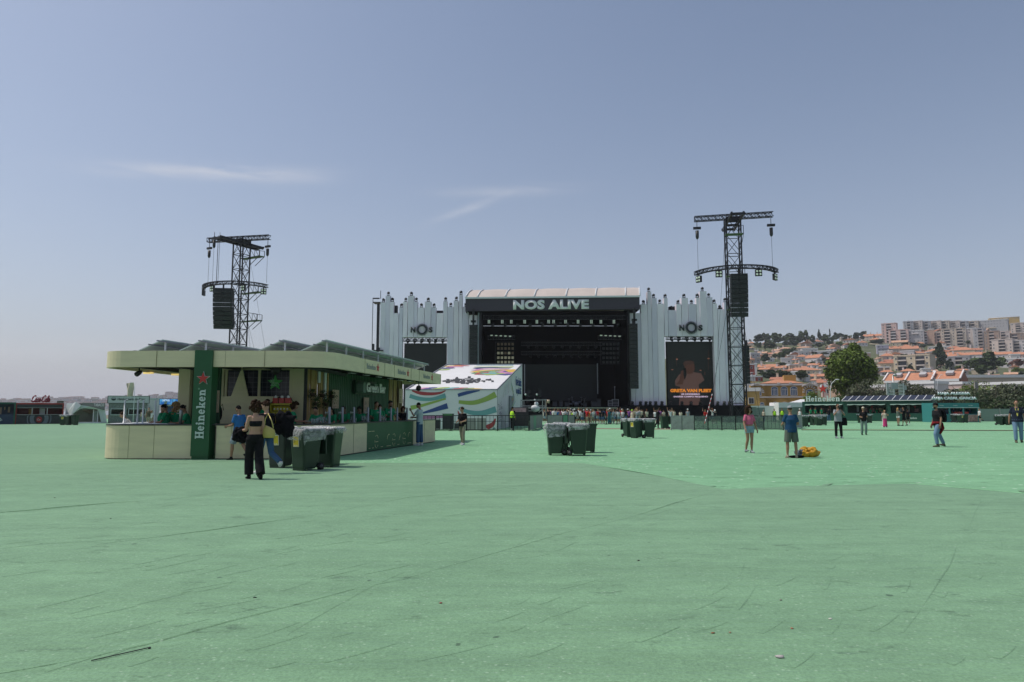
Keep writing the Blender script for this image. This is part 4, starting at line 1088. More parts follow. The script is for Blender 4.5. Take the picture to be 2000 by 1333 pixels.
for px,y0,y1,lb in((648,798,762,'narrow tan menu board at the left end of the corrugated wall'),(709,809,777,'tan menu board under the bar name on the corrugated wall'),(777,788,760,'tan menu board on the right-hand boards')):
 pp=onwall(px,.16);menu(pp.x,pp.y,wz(y0,pp.y),wz(y1,pp.y),.62,math.atan2(WD.y,WD.x),lb)
pa,pb=onwall(686,.14),onwall(729,.14);L_=(pb-pa).length;zz0,zz1=wz(768,pa.y)+.02,wz(745.5,pa.y)
g=MB();g.prism([(-.1,-.06),(L_*.90,-.06),(L_*.90,zz1-zz0+.05),(-.1,zz1-zz0+.05)],(pa.x,pa.y,zz0),WD,(0,0,1),.10,0);g.build('name_board',M['green_dark'],B)
g=MB();o_=wp((pa-q0).dot(WD),.14,0)
g.prism([(.0,.04),(.10,-.0),(.34,0),(.34,.43),(.10,.43),(0,.36)],(pa.x,pa.y,zz0),WD,(0,0,1),.30,0,.10);g.prism([(L_*.57,0.02),(L_*.72,0.02),(L_*.72,.42),(L_*.57,.42)],(pa.x,pa.y,zz0),WD,(0,0,1),.24,0,.10)
g.build('name_letter_block',mat('grey_green',(.16,.24,.19),.6),B)
pm=pa.lerp(pb,.56)
text_mesh('Green Bar',(pm.x+WN.x*.42,pm.y+WN.y*.42,(zz0+zz1)/2),WD,(0,0,1),L_*.92,.42,.04,.03,mat('bright_letter',(.78,.82,.76),.5,0,0),'name_lettering',B)
def spot(x,y,z,label,s=.14):
 root=thing('spotlight',label,'spotlight',(x,y,z),0,'lamps under the bar roof')
 g=MB();g.loft([(0,0,.30),(0,0,.02)],[.025,.025],8);g.build('yoke',M['dark'],root,local=True)
 g=MB();g.loft([(0,.12,-.02),(0,.0,-.06),(0,-.14,-.12)],[s*.6,s,s*1.05],12);g.build('body',M['dark'],root,local=True)
p=W(272,725,22.9);spot(p.x,p.y,p.z,'black spotlight under the left end of the bar canopy',.08)
p=W(539,722,23.0);spot(p.x,p.y,p.z+.05,'black round spotlight above the green star',.13)
p=W(818,755,33.5);spot(p.x,p.y,p.z,'black spotlight hanging at the far right end of the canopy',.12)
for i in range(7):
 p=rside(.2+i*1.45,-.55);g=MB();root=thing('strip_lamp','black strip lamp under the right side of the bar canopy','lamp',(p.x,p.y,2.93),math.atan2(SD.y,SD.x),'strip lamps under the right side of the canopy')
 g.bx(-.32,.32,-.08,.08,.0,.09);g.build('housing',M['dark'],root,local=True)
 g=MB();g.bx(-.25,.25,-.05,.05,-.012,-.001);g.build('diffuser',M['white_pl'],root,local=True)
for px in(290,345):
 p=W(px,729 if px<300 else 732,25);g=MB();g.bx(p.x-.17,p.x+.17,p.y-.05,p.y+.05,p.z-.03,p.z+.03)
 o=g.build('tube_lamp',mat('warm_tube',(.8,.6,.2),.5,emit=(1,.7,.25),estr=.6));tag(o,'small glowing amber lamp under the left canopy, the %s one'%('outer' if px<300 else 'inner'),'lamp','amber lamps under the canopy')
PVU=mat('panel_underside_bounce',(.50,.62,.54),.35,0,.08);PVT=grid_mat('panel_top',(.012,.016,.035),(.2,.22,.25),.5,.5,.02,.15,(0,1))  # underside carries the green light bounced off the turf in its colour
RD=Vector((1.96,11.9,0)).normalized();RN=Vector((RD.y,-RD.x,0))
lbs=['leftmost solar array on the bar roof','solar array above the name pillar','solar array rising above the green star wall','longest solar array on posts at the right side of the bar roof']
for(pxh,lb)in zip((317,397,553,636),lbs):
 hi=W(pxh,667,22.35);zh=3.84;zl=3.50;hi=Vector((hi.x,22.35,0));wdt=.86;L_=12.0
 root=thing('solar_array',lb,'solar panel',(hi.x,hi.y,ZT),0,'solar arrays on the bar roof')
 for i in range(7):
  a=hi+RD*(L_/7*i+.01);b_=hi+RD*(L_/7*(i+1)-.02)
  al,bl=a-RN*wdt,b_-RN*wdt
  g=MB();vs=[(al.x,al.y,zl),(bl.x,bl.y,zl),(b_.x,b_.y,zh),(a.x,a.y,zh)]
  g.add(vs+[(x,y,z+.035)for x,y,z in vs],[(3,2,1,0),(0,1,5,4),(1,2,6,5),(2,3,7,6),(3,0,4,7)],0);g.add([(x,y,z+.036)for x,y,z in vs],[(0,1,2,3)],1)
  g.build('panel',[PVU,PVT],root)
 g=MB()
 for f in(.0,.35,.95):
  s_=hi-RN*wdt*f-RD*.25;e_=hi+RD*L_-RN*wdt*f;z=zh+(zl-zh)*f-.03
  g.beam((s_.x,s_.y,z),(e_.x,e_.y,z),.04,.04)
 g.build('rail',M['alu'],root)
 g=MB()
 for i in range(8):
  s_=hi+RD*(L_/7.5*i+.25)-RN*.06;g.beam((s_.x,s_.y,3.38),(s_.x,s_.y,zh-.04),.05,.05)
 g.build('post',M['white_pl'],root)['label']='row of short white posts'
def tap(px,label,tall=.30):
 d=W(px,815,10);d=Vector((d.x,d.y))
 P0=pA;c2=CDn;det=d.x*(-c2.y)+d.y*c2.x;t=(P0.x*(-c2.y)+P0.y*c2.x)/det
 p=Vector((d.x*t,d.y*t))+Vector((-CDn.y,CDn.x))*.22
 root=thing('beer_tap',label,'beer tap',(p.x,p.y,1.115),math.atan2(CDn.y,CDn.x),'beer taps on the counter')
 g=MB();g.loft([(0,0,0),(0,0,.02),(0,0,.03),(0,0,.52),(0,0,.56)],[.07,.07,.045,.045,.03],12);g.build('column',M['steel'],root,local=True)
 g=MB();g.tube((-.30,0,.36),(-.04,0,.36),.014);g.tube((-.28,0,.30),(-.28,0,.40),.012);g.tube((-.16,0,.30),(-.16,0,.40),.012);g.build('tap_arm',M['steel'],root,local=True)
lab=['nearest to the long-haired barman end','second from the front corner','in front of the barman with short dark hair','beside the stack of cups','in front of the pair of bar staff','in front of the bearded barman','right of the bearded barman','at the dark haired woman','just left of the customer in the pale tee','past the customer at the far end of the counter']
for px,lb in zip((655,680,702,729,752,773,785,804,829),['leftmost tall beer tap on the right-hand counter','beer tap with a pale column, second from left','beer tap left of the stack of cups','beer tap in front of the staff pair','beer tap left of the bearded barman','beer tap right of the bearded barman','beer tap before the woman with long dark hair','beer tap touching the customer in the pale tee','last beer tap, right of the customer in the pale tee']):tap(px,lb)
for px,lb,Y in((243.5,'leftmost white post on the rounded end of the bar',22.4),(269.5,'tall white post in the middle of the rounded bar end',22.5),(280,'white post right of the middle one on the bar end',22.25),(303.5,'hooked white post near the green shirted staff',22.35)):
 x=wx(px,Y);root=thing('counter_post',lb,'post',(x,Y,1.13),0,'white posts on the bar end')
 g=MB();g.loft([(0,0,0),(0,0,.01),(0,0,.02),(0,0,.76)],[.07,.07,.024,.024],10);g.build('pole',M['white_pl'],root,local=True)
 g=MB();g.tube((0,0,.74),(.07,0,.78),.014);g.ball((.08,0,.77),.022,8,6);g.build('nozzle',M['white_pl'],root,local=True)
for px,lb in((354,'steel beer tap on the front counter left of the name pillar'),(352,None)):
 if lb:
  x=wx(px,22.2);root=thing('beer_tap',lb,'beer tap',(x,22.2,1.115),0,'beer taps on the counter')
  g=MB();g.loft([(0,0,0),(0,0,.42),(0,0,.46)],[.05,.05,.03],12);g.build('column',M['steel'],root,local=True)
  g=MB();g.tube((-.12,-.05,.34),(.1,-.05,.34),.012);g.build('tap_arm',M['steel'],root,local=True)
random.seed(4)
CUP=mat('clear_cup',(.35,.4,.4),.2,0,0,alpha=.4)
def cups(px,Y,n,label,side=False):
 x=wx(px,Y);root=thing('cup_stack',label,'cups',(x,Y,1.118),0,'cup stacks on the counter')
 for i in range(n):
  g=MB();a=(i%3)*.085;b_=(i//3)*.085;h=random.uniform(.14,.24);g.loft([(a,b_,0),(a,b_,h)],[.03,.042],10);g.build('cup',CUP,root,local=True)
cups(610,22.9,5,'cups before the barman at the board wall');cups(622,23.0,4,'plastic cups right of the barman with short hair');cups(632,23.6,3,'few cups near the front corner of the counter');cups(686,25.1,5,'row of clear cups behind the second beer tap');cups(708,26.2,6,'stack of tall clear cups beside the third beer tap');cups(745,27.6,3,'small brownish cups by the staff pair')
sx0,sx1=wx(529,24),wx(569,24);SY=23.9
sh=thing('snack_shelf','yellow display rack stocked with yellow snack bags behind the bar','shelf',((sx0+sx1)/2,SY,0))
YL=mat('shelf_yellow',(.50,.42,.03),.45,0,.05)
g=MB()
for z in(.9,1.16,1.45,1.74):g.bx(sx0,sx1,SY,SY+.4,z,z+.05)
g.bx(sx0,sx0+.03,SY,SY+.4,0,1.8);g.bx(sx1-.03,sx1,SY,SY+.4,0,1.8);g.bx(sx0+.03,sx1-.03,SY+.37,SY+.40,0,1.73)
g.build('rack',YL,sh)
g=MB();g.loft([(sx0+.05,SY+.1,1.8),(sx0+.1,SY+.1,2.05),(sx1-.1,SY+.1,2.1),(sx1+.05,SY+.1,1.85)],[.012]*4,6);g.build('hoop',M['dark'],sh)
k=0
for z in(1.21,1.50):
 for i in range(5):
  x=sx0+.1+i*(sx1-sx0-.15)/5+.03;g=MB();g.ball((x,SY+.12,z+.10),(.062,.035,.10),10,6);g.ball((x,SY+.085,z+.10),(.03,.012,.035),8,5,1)
  o=g.build('snack_bag',[YL,M['white']]);tag(o,'yellow snack bag on the yellow display rack','snack bag','yellow snack bags on the rack')
for i in range(3):
 x=sx0+.16+i*.22;g=MB();g.bx(x-.09,x+.09,SY+.05,SY+.2,1.80,1.98,0);g.ball((x,SY+.10,2.02),(.055,.02,.055),10,6,1)
 o=g.build('snack_box',[M['red'],M['white']]);tag(o,'red snack box with round white badge on top of the rack','snack box','red snack boxes on the rack')
g=MB();p=W(569,829,23.0);g.loft([(p.x,22.75,1.118),(p.x,22.75,1.30),(p.x,22.75,1.36),(p.x,22.75,1.42)],[.035,.035,.015,.015],10)
tag(g.build('bottle',mat('bottle_white',(.5,.55,.6),.3)),'white bottle standing on the counter before the snack rack','bottle')
g=MB();p=W(436,818,23.1);g.ball((p.x,22.85,1.45),(.07,.05,.22),10,8);g.loft([(p.x-.03,22.85,1.62),(p.x+.06,22.85,1.76),(p.x+.10,22.85,1.55)],[.012]*3,6)
tag(g.build('backpack',M['dark2']),'black bag hanging beside the menu board behind the bar','bag')
# ---- the main stage
def sY(px):return 105-(px-1080)*.0047
def prect(mb,x0,x1,y0,y1,off=0,dep=.5,m=0,Y=None):
 """box whose front face covers a photo rectangle on the stage plane (off metres behind it)"""
 Yc=(Y or sY((x0+x1)/2))+off;ym=(y0+y1)/2
 a=W(x0,ym,Yc);b_=W(x1,ym,Yc);z0=wz(max(y0,y1),Yc);z1=wz(min(y0,y1),Yc)
 mb.bx(a.x,b_.x,Yc,Yc+dep,z0,z1,m);return mb
def pp_(px,py,off=0,Y=None):
 Yc=(Y or sY(px))+off;return W(px,py,Yc)
S_=thing('concert_stage','huge black festival stage with grey vaulted roof and large white lettering on its header','stage',(wx(1080,105),105,0))
HD=mat('header_cloth',(.055,.046,.062),.8,0,.06)
ROOFM=mat('stage_roof_cloth',(.50,.44,.40),.7,0,.10,.3)
def hpt(px,py,off=0):return pp_(px,py,off)
g=MB()
A,Bq,C_,D_=hpt(909,608.4),hpt(1249.5,604),hpt(1249.5,579.6),hpt(909,583)
C_.x=Bq.x;D_.x=A.x
bk=Vector((.06,15,0))
g.add([A,Bq,C_,D_,A+Vector((0,1,0)),Bq+Vector((0,1,0)),C_+Vector((0,1,0)),D_+Vector((0,1,0))],[(0,1,2,3),(5,4,7,6),(1,5,6,2),(4,0,3,7),(3,2,6,7),(0,4,5,1)])
g.build('header',HD,S_)
g=MB()
for s_,pa in((A,D_),(Bq,C_)):
 g.add([s_+Vector((0,1.02,0)),s_+Vector((0,20,0)),pa+Vector((0,20,0)),pa+Vector((0,1.02,0)),s_+Vector((.1,1.02,0)),s_+Vector((.1,20,0)),pa+Vector((.1,20,0)),pa+Vector((.1,1.02,0))],[(0,1,2,3),(7,6,5,4),(3,2,6,7),(0,4,5,1)])
g.build('side_cloth',HD,S_)
r1,r2=hpt(922,567.5,3.2),hpt(1248.5,562.5,3.2)
g=MB();nb=32;rows=[]
seams_px=[909,932,987,1044,1106,1164,1222,1249.5]
for i in range(nb+1):
 t=i/nb
 f=D_.lerp(C_,t)+Vector((0,-.15,.05));r=r1.lerp(r2,t)
 px=909+t*340.5
 d=min(abs(px-s)for s in seams_px);sag=.18*math.sin(min(1,d/28)*PI/2)
 m1=f.lerp(r,.5)+Vector((0,0,.25+sag));b1=r+Vector((0,9,.5));b2_=r+Vector((0,18,-3))
 rows+=[f,m1,r+Vector((0,0,sag*.6)),b1,b2_]
g.add(rows,[(5*i+j,5*i+5+j,5*i+6+j,5*i+1+j)for i in range(nb)for j in range(4)],0,True)
rf=g.build('stage_roof',ROOFM,S_)
g=MB()
for px in seams_px:
 t=(px-909)/340.5;f=D_.lerp(C_,t)+Vector((0,-.2,.1));r=r1.lerp(r2,t)
 g.loft([f,f.lerp(r,.5)+Vector((0,0,.32)),r+Vector((0,0,.1))],[.12,.12,.12],6)
g.beam(D_+Vector((0,-.1,.02)),C_+Vector((0,-.1,.02)),.25,.25)
g.build('roof_seam',M['white_pl'],rf)
fwd=(hpt(1249,594)-hpt(909,594));fwd.z=0
tc_=hpt(1076,595.3,-.02)
text_mesh('NOS ALIVE',tc_,fwd,(0,0,1),(1150.5-1002)/1333*105.6,19.2/1333*105.6,.08,.055,M['white'],'header_lettering',S_,spacing=1.05)
g=MB()
for x0,x1 in((935.5,940.5),(1228,1231.5)):prect(g,x0,x1,606,800,1.1,1.2)
for x0,x1 in((938,942),(1226,1229)):prect(g,x0,x1,606,800,15,1.2)
g.build('stage_column',M['steel_dark'],S_)
g=MB();prect(g,933,936.5,607,735,1.3,.3);g.build('side_strip',mat('pale_cloth',(.36,.42,.45),.7),S_)
BK=mat('stage_black',(.0035,.0035,.0045),.95,0,.3,spec=.05)
g=MB();g.bx(-9,25,124,124.3,0,16.9);g.build('back_wall',BK,S_)
g=MB();a,b_=hpt(941,700),hpt(1228,700)
g.bx(a.x-.8,a.x-.6,a.y+2,a.y+19,0,16.9);g.build('side_curtain',BK,S_);g=MB();g.bx(b_.x+.6,b_.x+.8,b_.y+2,b_.y+19,0,16.9);g.build('side_curtain',BK,S_)
g=MB();g.bx(a.x-2.2,b_.x+1.5,105.9,124,16.95,17.05);g.build('ceiling',BK,S_)
g=MB();prect(g,936,1232,794.5,822.3,-2,22);g.build('stage_deck',M['dark2'],S_)
g=MB();prect(g,1068,1206,796.6,797.8,-2.06,.05);g.build('deck_edge_strip',mat('pale_edge',(.42,.44,.36),.6),S_)
g=MB();prect(g,1026,1166,712,783,12,.3);g.build('video_backdrop',mat('led_black',(.012,.014,.016),.6,0,.1),S_)
g=MB();prect(g,1023.5,1025.5,712,770,11.5,.3);prect(g,1166.5,1168,710,770,11.5,.3);g.build('backdrop_edge',M['alu'],S_)
def truss(mb,p,q,s,r,seg=None,m=0):
 p=Vector(p);q=Vector(q);d=q-p;L_=d.length;d.normalize()
 a=d.cross(Vector((0,0,1)));
 if a.length<.05:a=Vector((1,0,0))
 a.normalize();b_=a.cross(d)
 n=seg or max(2,int(L_/s));cs=[a*i*s/2+b_*j*s/2 for i,j in((-1,-1),(1,-1),(1,1),(-1,1))]
 for c in cs:mb.beam(p+c,q+c,r*2,r*2,m)
 for i in range(n):
  u=p+d*(L_*i/n);v=p+d*(L_*(i+1)/n)
  for k in range(4):
   c0,c1=cs[k],cs[(k+1)%4]
   if i%2:c0,c1=c1,c0
   mb.beam(u+c0,v+c1,r*1.2,r*1.2,m)
   mb.beam(u+cs[k],u+cs[(k+1)%4],r*1.2,r*1.2,m)
for(y,o,x0,x1)in((620.5,1.8,944,1226),(672,9,1018,1176),(690,10.5,1018,1176),(660,5,953,1006),(660,5,1168,1215)):
 g=MB();truss(g,hpt(x0,y,o),hpt(x1,y,o),.6,.03,int((x1-x0)/5));g.build('lighting_truss',M['steel_dark'],S_)
def pix_light(px,py,off,label,grp):
 p=hpt(px,py,off);root=thing('stage_light',label,'stage light',(p.x,p.y,p.z),0,grp)
 g=MB();g.bx(-.22,.22,.0,.2,-.30,.30);g.bx(-.03,.03,.05,.12,.30,.62);g.build('housing',M['dark'],root,local=True)
 g=MB()
 for i in(-1,1):
  for j in(-1,0,1):g.bx(i*.11-.07,i*.11+.07,-.03,-.005,j*.19-.065,j*.19+.065)
 g.build('lens',M['lens'],root,local=True)
LX=[955,981,998.5,1024.7,1048.6,1071.5,1081.3,1104.6,1129,1155,1173.5,1199]
for i,px in enumerate(LX):
 pix_light(px,628.8,1.4,['leftmost six-cell lamp of the front lighting truss','second six-cell lamp from the left on the front truss','six-cell lamp under the left edge of the letter N','six-cell lamp under the letter O','six-cell lamp under the letter S','left of the paired six-cell lamps in the middle of the truss','right of the paired six-cell lamps in the middle of the truss','six-cell lamp under the letter L','six-cell lamp under the letters IV','six-cell lamp just right of the letter E','second six-cell lamp from the right on the truss','rightmost six-cell lamp of the front lighting truss'][i],'six-cell lamps on the front truss')
random.seed(6)
def mover(px,py,off,label,grp,s=.22):
 p=hpt(px,py,off);root=thing('moving_light',label,'stage light',(p.x,p.y,p.z),random.uniform(-1,1),grp)
 g=MB();g.bx(-s*.9,s*.9,-s*.6,s*.6,s*.9,s*1.5);g.bx(-s,-s*.8,-.08,.08,-s*.3,s);g.bx(s*.8,s,-.08,.08,-s*.3,s);g.build('yoke',M['dark'],root,local=True)
 g=MB();g.loft([(0,s*.6,s*.3),(0,0,0),(0,-s*.9,-s*.6)],[s*.5,s*.7,s*.62],10);g.build('head',M['dark'],root,local=True)
for i in range(11):mover(962+i*24.5,636.5,1.7,'dark moving head lamp hanging under the front lighting truss','moving heads under the front truss')
for i in range(9):mover(1032+i*16.5,679,8.9,'dark moving head lamp on the rear truss deep in the stage','moving heads on the rear truss',.25)
for i in range(9):mover(1036+i*16,697,10.4,'dark moving head lamp on the lowest truss deep in the stage','moving heads on the lowest truss',.25)
AM=mat('amber_reflector',(.50,.42,.28),.35,0,.3,9,emit=(1,.8,.55),estr=.03);AMD=mat('amber_dim',(.12,.075,.04),.4,0,.5,9)
for side,x0 in(('left',971),('right',1177)):
 fr=thing('blinder_rack','rack of square blinder lamps at the %s inside of the stage'%side,'lamp rack',tuple(hpt(x0+14,712,4)),0,'blinder racks beside the backdrop')
 g=MB();
 for x in(x0-4,x0+32):prect(g,x,x+.8,668,712,4.2,.1)
 for y in(668,690,711):prect(g,x0-4,x0+32,y,y+.6,4.2,.1)
 g.build('frame',M['steel_dark'],fr)
 for j,y in enumerate((672.5,681,690,699,707.7)):
  for i in range(5):
   g=MB();prect(g,x0+i*7,x0+i*7+4.6,y-2.3,y+2.3,4.0,.15,0)
   on=side=='left' and(j>=3 or(j==2 and i in(0,1,3)))
   g.build('lamp',AM if on else AMD if side=='left' else M['dark'],fr)
for side,x0 in(('left',958),('right',1172)):
 for i in range(5):
  g=MB();prect(g,x0+i*9,x0+i*9+4.3,654.6+i*.4,656.4+i*.4,3,.2)
  tag(g.build('strobe_lamp',M['lens']),'small flat strobe lamp in the slanting row at upper %s of the stage'%side,'strobe lamp','strobe lamps at upper %s'%side)
for i in range(6):
 g=MB();x=1055+i*12.5;prect(g,x,x+5,631,631.6,1.2,.1)
 tag(g.build('batten_lamp',mat('batten_grey',(.2,.22,.24),.5)),'thin pale batten lamp in the middle of the front truss','batten lamp','pale batten lamps')
DZ=wz(794.5,104)
def dk(px,off):p=hpt(px,790,off);return p.x,p.y
x,y=dk(1126,6);root=thing('drum_kit','drum kit with cymbals standing in the middle of the stage','drum kit',(x,y,DZ))
g=MB();g.tube((-.0,-.3,.45),(0,.3,.45),.42,16);g.build('bass_drum',mat('drum_shell',(.10,.11,.13),.3,.3),root,local=True)
for dx,dy,z,r in((-.5,-.1,.75,.22),(.5,-.1,.75,.22),(-.9,.1,.45,.28),(1.0,.1,.4,.3)):
 g=MB();g.tube((dx,dy,z-.15),(dx,dy,z+.15),r,14);g.build('drum',mat('drum_shell',(.10,.11,.13),.3,.3),root,local=True)
for dx,z in((-1.2,1.25),(-.7,1.55),(.8,1.5),(1.3,1.3)):
 g=MB();g.tube((dx,0,0),(dx,0,z),.02,6);g.loft([(dx,0,z),(dx,0,z+.03),(dx,0,z+.05)],[.26,.18,.03],14);g.build('cymbal',M['alu'],root,local=True)
def amp(px,off,w,h,label,grp='amplifiers and boxes on the stage',c='dark'):
 x,y=dk(px,off);root=thing('amplifier',label,'amplifier',(x,y,DZ),0,grp)
 g=MB();g.bx(-w/2,w/2,0,.5,0,h);g.build('cabinet',M[c],root,local=True)
 g=MB();g.bx(-w/2+.05,w/2-.05,-.02,-.002,.06,h-.22);g.build('grille',mat('amp_grille',(.05,.055,.06),.8),root,local=True)
for px,w,h,lb in((1084,.7,.9,'leftmost small amplifier on the deck'),(1096,.6,1.0,'amplifier left of the drum kit'),(1107,.7,.8,'low box close left of the drum kit'),(1143,.6,.7,'low amplifier right of the drum kit'),(1161,1.0,.9,'pale edged amplifier right of centre'),(1170,.6,1.3,'tall dark cabinet near the right wing')):amp(px,5,w,h,lb)
for px,z,h,lb in((1194,0,.95,'left of two grey flight cases at the right wing'),(1202,0,1.15,'right of two grey flight cases at the right wing')):
 x,y=dk(px,3);root=thing('flight_case',lb,'flight case',(x,y,DZ),0,'flight cases on the stage')
 g=MB();g.bx(-.5,.5,0,.7,.12,h);g.build('case',mat('case_black',(.03,.03,.035),.5),root,local=True)
 g=MB()
 for zz in(.12,h*.5,h):g.bx(-.52,.52,-.02,.0,zz-.03,zz+.02)
 for xx in(-.5,.48):g.bx(xx-.02,xx+.04,-.022,-.001,.12,h)
 g.build('edge',M['alu'],root,local=True)
x,y=dk(1201,5);g=MB();g.tube((x,y,DZ),(x,y,DZ+3.1),.05,8);g.ball((x,y,DZ+3.15),.12,8,6)
tag(g.build('pole_lamp',M['alu']),'tall thin pale pole standing at the right wing of the stage','pole')
for px,h,lb in((1031,3.0,'left follow spot on a stand before the backdrop'),(1053,3.2,'right follow spot on a stand before the backdrop')):
 x,y=dk(px,-1.2);root=thing('camera_stand',lb,'spotlight',(x,y,DZ-.2),0,'tall stands before the backdrop')
 g=MB()
 for a in range(3):g.tube((0,0,1.6),(.6*math.cos(a*2.1+.5),.6*math.sin(a*2.1+.5),0),.035,6)
 g.build('tripod',M['steel_dark'],root,local=True)
 g=MB();g.bx(-.3,.3,-.4,.5,1.7,2.3);g.bx(-.2,.2,-.7,-.4,1.8,2.2);g.bx(-.1,.35,-.2,.1,2.3,h-.3);g.build('head',M['steel_dark'],root,local=True)
 g=MB();g.ball((-.35,-.4,2.0),.16,8,6);g.build('lamp',M['letter'],root,local=True)
# ---- white column facades with the round emblem
FM=[mat('facade_panel_%d'%i,c,.5,0,.10,.5,.35,2,stretch=(1,1,.35))for i,c in enumerate([(.72,.67,.74),(.64,.60,.69),(.78,.72,.78)])]
def facade(name_lab,ox,sc,cols,base_py,opening,Yo,logo):
 root=thing('stage_facade',name_lab,'facade',(wx(ox+90,105),105,0),0,'column facades beside the stage')
 rnd=random.Random(ox);tops=[]
 fb=MB()
 for i,(c0,c1,ct)in enumerate(cols):
  x0,x1,pt=ox+c0/sc,ox+c1/sc,540+ct/sc
  pb=base_py
  mid=(x0+x1)/2
  if opening and opening[0]<mid<opening[1]:pb=opening[2]
  Yc=sY(mid)+Yo+(0.0,.05,.02,.08)[i%4]
  a=W(x0+.12,700,Yc).x;b_=W(x1-.12,700,Yc).x;zt=wz(pt,Yc);zb=wz(pb,Yc)
  g=MB();d1,d2=(.05,.0)if i%2 else(.0,.05)
  nseg=max(2,int((zt-zb)/1.2));rows=[]
  for k in range(nseg+1):
   z=zb+(zt-zb)*k/nseg;wv=.03*noise.noise((i*3.1,z*.4,ox));tp=.05*math.sin(k*1.3+i)
   rows+=[(a+tp*.4,Yc+d1+wv,z),(b_+tp*.4,Yc+d2+wv*.5,z),(b_,Yc+1.0,z),(a,Yc+1.0,z)]
  fs=[]
  for k in range(nseg):
   o=4*k;fs+=[(o,o+1,o+5,o+4),(o+1,o+2,o+6,o+5),(o+2,o+3,o+7,o+6),(o+3,o,o+4,o+7)]
  fs+=[(3,2,1,0),tuple(4*nseg+j for j in range(4))]
  g.add(rows,fs,0);pn=g.build('column_panel',FM[(i*7+ox)%3],root)
  tops.append(((a+b_)/2,Yc+.5,zt,pt,x0,x1))
  fb.bx(a+.1,b_-.1,Yc+1.05,Yc+1.25,zb,zt-.6)
 fb.build('support_frame',M['steel_dark'],root)
 lx0,lx1,ly0,ly1=logo
 Yc=sY((lx0+lx1)/2)+Yo-.25
 k=Yc/1333/math.cos(TH)*1.0;cx=W((lx0+lx1)/2,(ly0+ly1)/2,Yc)
 LG=mat('emblem_dark',(.02,.025,.03),.6,0,.1)
 hL=(ly1-ly0)*k*.47;wl=hL*.86;rr=(ly1-ly0)*k*.5
 text_mesh('N',(cx.x-rr-wl*.62,Yc,cx.z-.02),(1,0,0),(0,0,1),wl,hL,.15,.05,LG,'emblem_letter',root)
 text_mesh('S',(cx.x+rr+wl*.52,Yc,cx.z-.02),(1,0,0),(0,0,1),wl*.82,hL,.15,.05,LG,'emblem_letter',root)
 g=MB()
 for poly in ringpoly(0,0,rr*.82,(rr*.56,rr*.56),0,2*PI,32):g.prism(poly,(cx.x,Yc,cx.z),(1,0,0),(0,0,1),.15)
 for a in range(40):
  t=a*2*PI/40;c_,s_=math.cos(t),math.sin(t);w0=rr*.035
  g.prism([(rr*.8*c_+w0*s_,rr*.8*s_-w0*c_),(rr*c_+w0*s_,rr*s_-w0*c_),(rr*c_-w0*s_,rr*s_+w0*c_),(rr*.8*c_-w0*s_,rr*.8*s_+w0*c_)],(cx.x,Yc,cx.z),(1,0,0),(0,0,1),.12)
 g.build('emblem_ring',LG,root)
 return root,tops
colsL=[(88,128,212),(128,167,158),(167,197,207),(197,240,300),(242,272,253),(273,310,207),(313,362,158),(363,393,206),(394,448,253),(450,503,206),(504,545,253),(547,602,300),(603,637,203),(638,687,248),(688,729,198),(731,761,150),(762,812,248),(815,845,315),(846,905,318)]
colsR=[(0,38,300),(40,96,300),(97,152,227),(153,186,125),(187,230,176),(231,286,222),(288,320,178),(322,387,275),(388,430,226),(432,486,176),(488,552,226),(554,583,174),(584,641,121),(641,686,171),(688,724,222),(726,778,268),(780,812,210),(813,850,225),(852,885,240),(886,920,250)]
FL,topsL=facade('left facade of tall white columns with the round emblem above a blank screen',720,4.167,colsL,793,(786,872,659),2.0,(803,846,632.5,656))
FRr,topsR=facade('right facade of tall white columns with the round emblem above the lit screen',1230,4.164,colsR,792,(1300,1395.5,657),2.0,(1326,1374,628,653))
def fspot(x,y,z,label,grp):
 root=thing('spotlight',label,'spotlight',(x,y,z),random.uniform(-.6,.6),grp)
 root.scale=(.78,.78,.78);g=MB();g.bx(-.26,.26,-.2,.2,.0,.22);g.bx(-.3,-.24,-.07,.07,.22,.8);g.bx(.24,.3,-.07,.07,.22,.8);g.build('yoke',M['dark'],root,local=True)
 g=MB();g.loft([(0,.2,.5),(0,-.02,.62),(.02,-.22,.8)],[.17,.24,.2],10);g.build('head',M['dark'],root,local=True)
for i,(x,y,z,pt,a,b_)in enumerate(topsL[:17]):
 if colsL[i][2]<290:fspot(x,y,z,'black spotlight standing on top of a column of the left facade','spotlights on the left facade')
for i,(x,y,z,pt,a,b_)in enumerate(topsR[2:17]):
 if colsR[i+2][2]<290:fspot(x,y,z,'black spotlight standing on top of a column of the right facade','spotlights on the right facade')
g=MB();prect(g,1231.5,1462,792,822,.5,5);o=g.build('facade_plinth',M['dark2']);tag(o,'long black plinth under the right facade','platform')
g=MB();prect(g,735,934,793,822,.5,5);o=g.build('facade_plinth',M['dark2']);tag(o,'long black plinth under the left facade','platform')
for px in(1235,1251,1262,1270,1281,1293,1402,1415,1425,1310,1332,1350,1368):
 p=hpt(px,792,.9);g=MB();g.bx(p.x-.25,p.x+.25,p.y,p.y+.3,p.z-.02,p.z+.16);g.loft([(p.x,p.y+.15,p.z+.2),(p.x,p.y-.05,p.z+.5)],[.2,.26],10)
 tag(g.build('floor_lamp',M['dark']),'small black floor lamp at the foot of the right facade','floor lamp','floor lamps at the foot of the right facade')
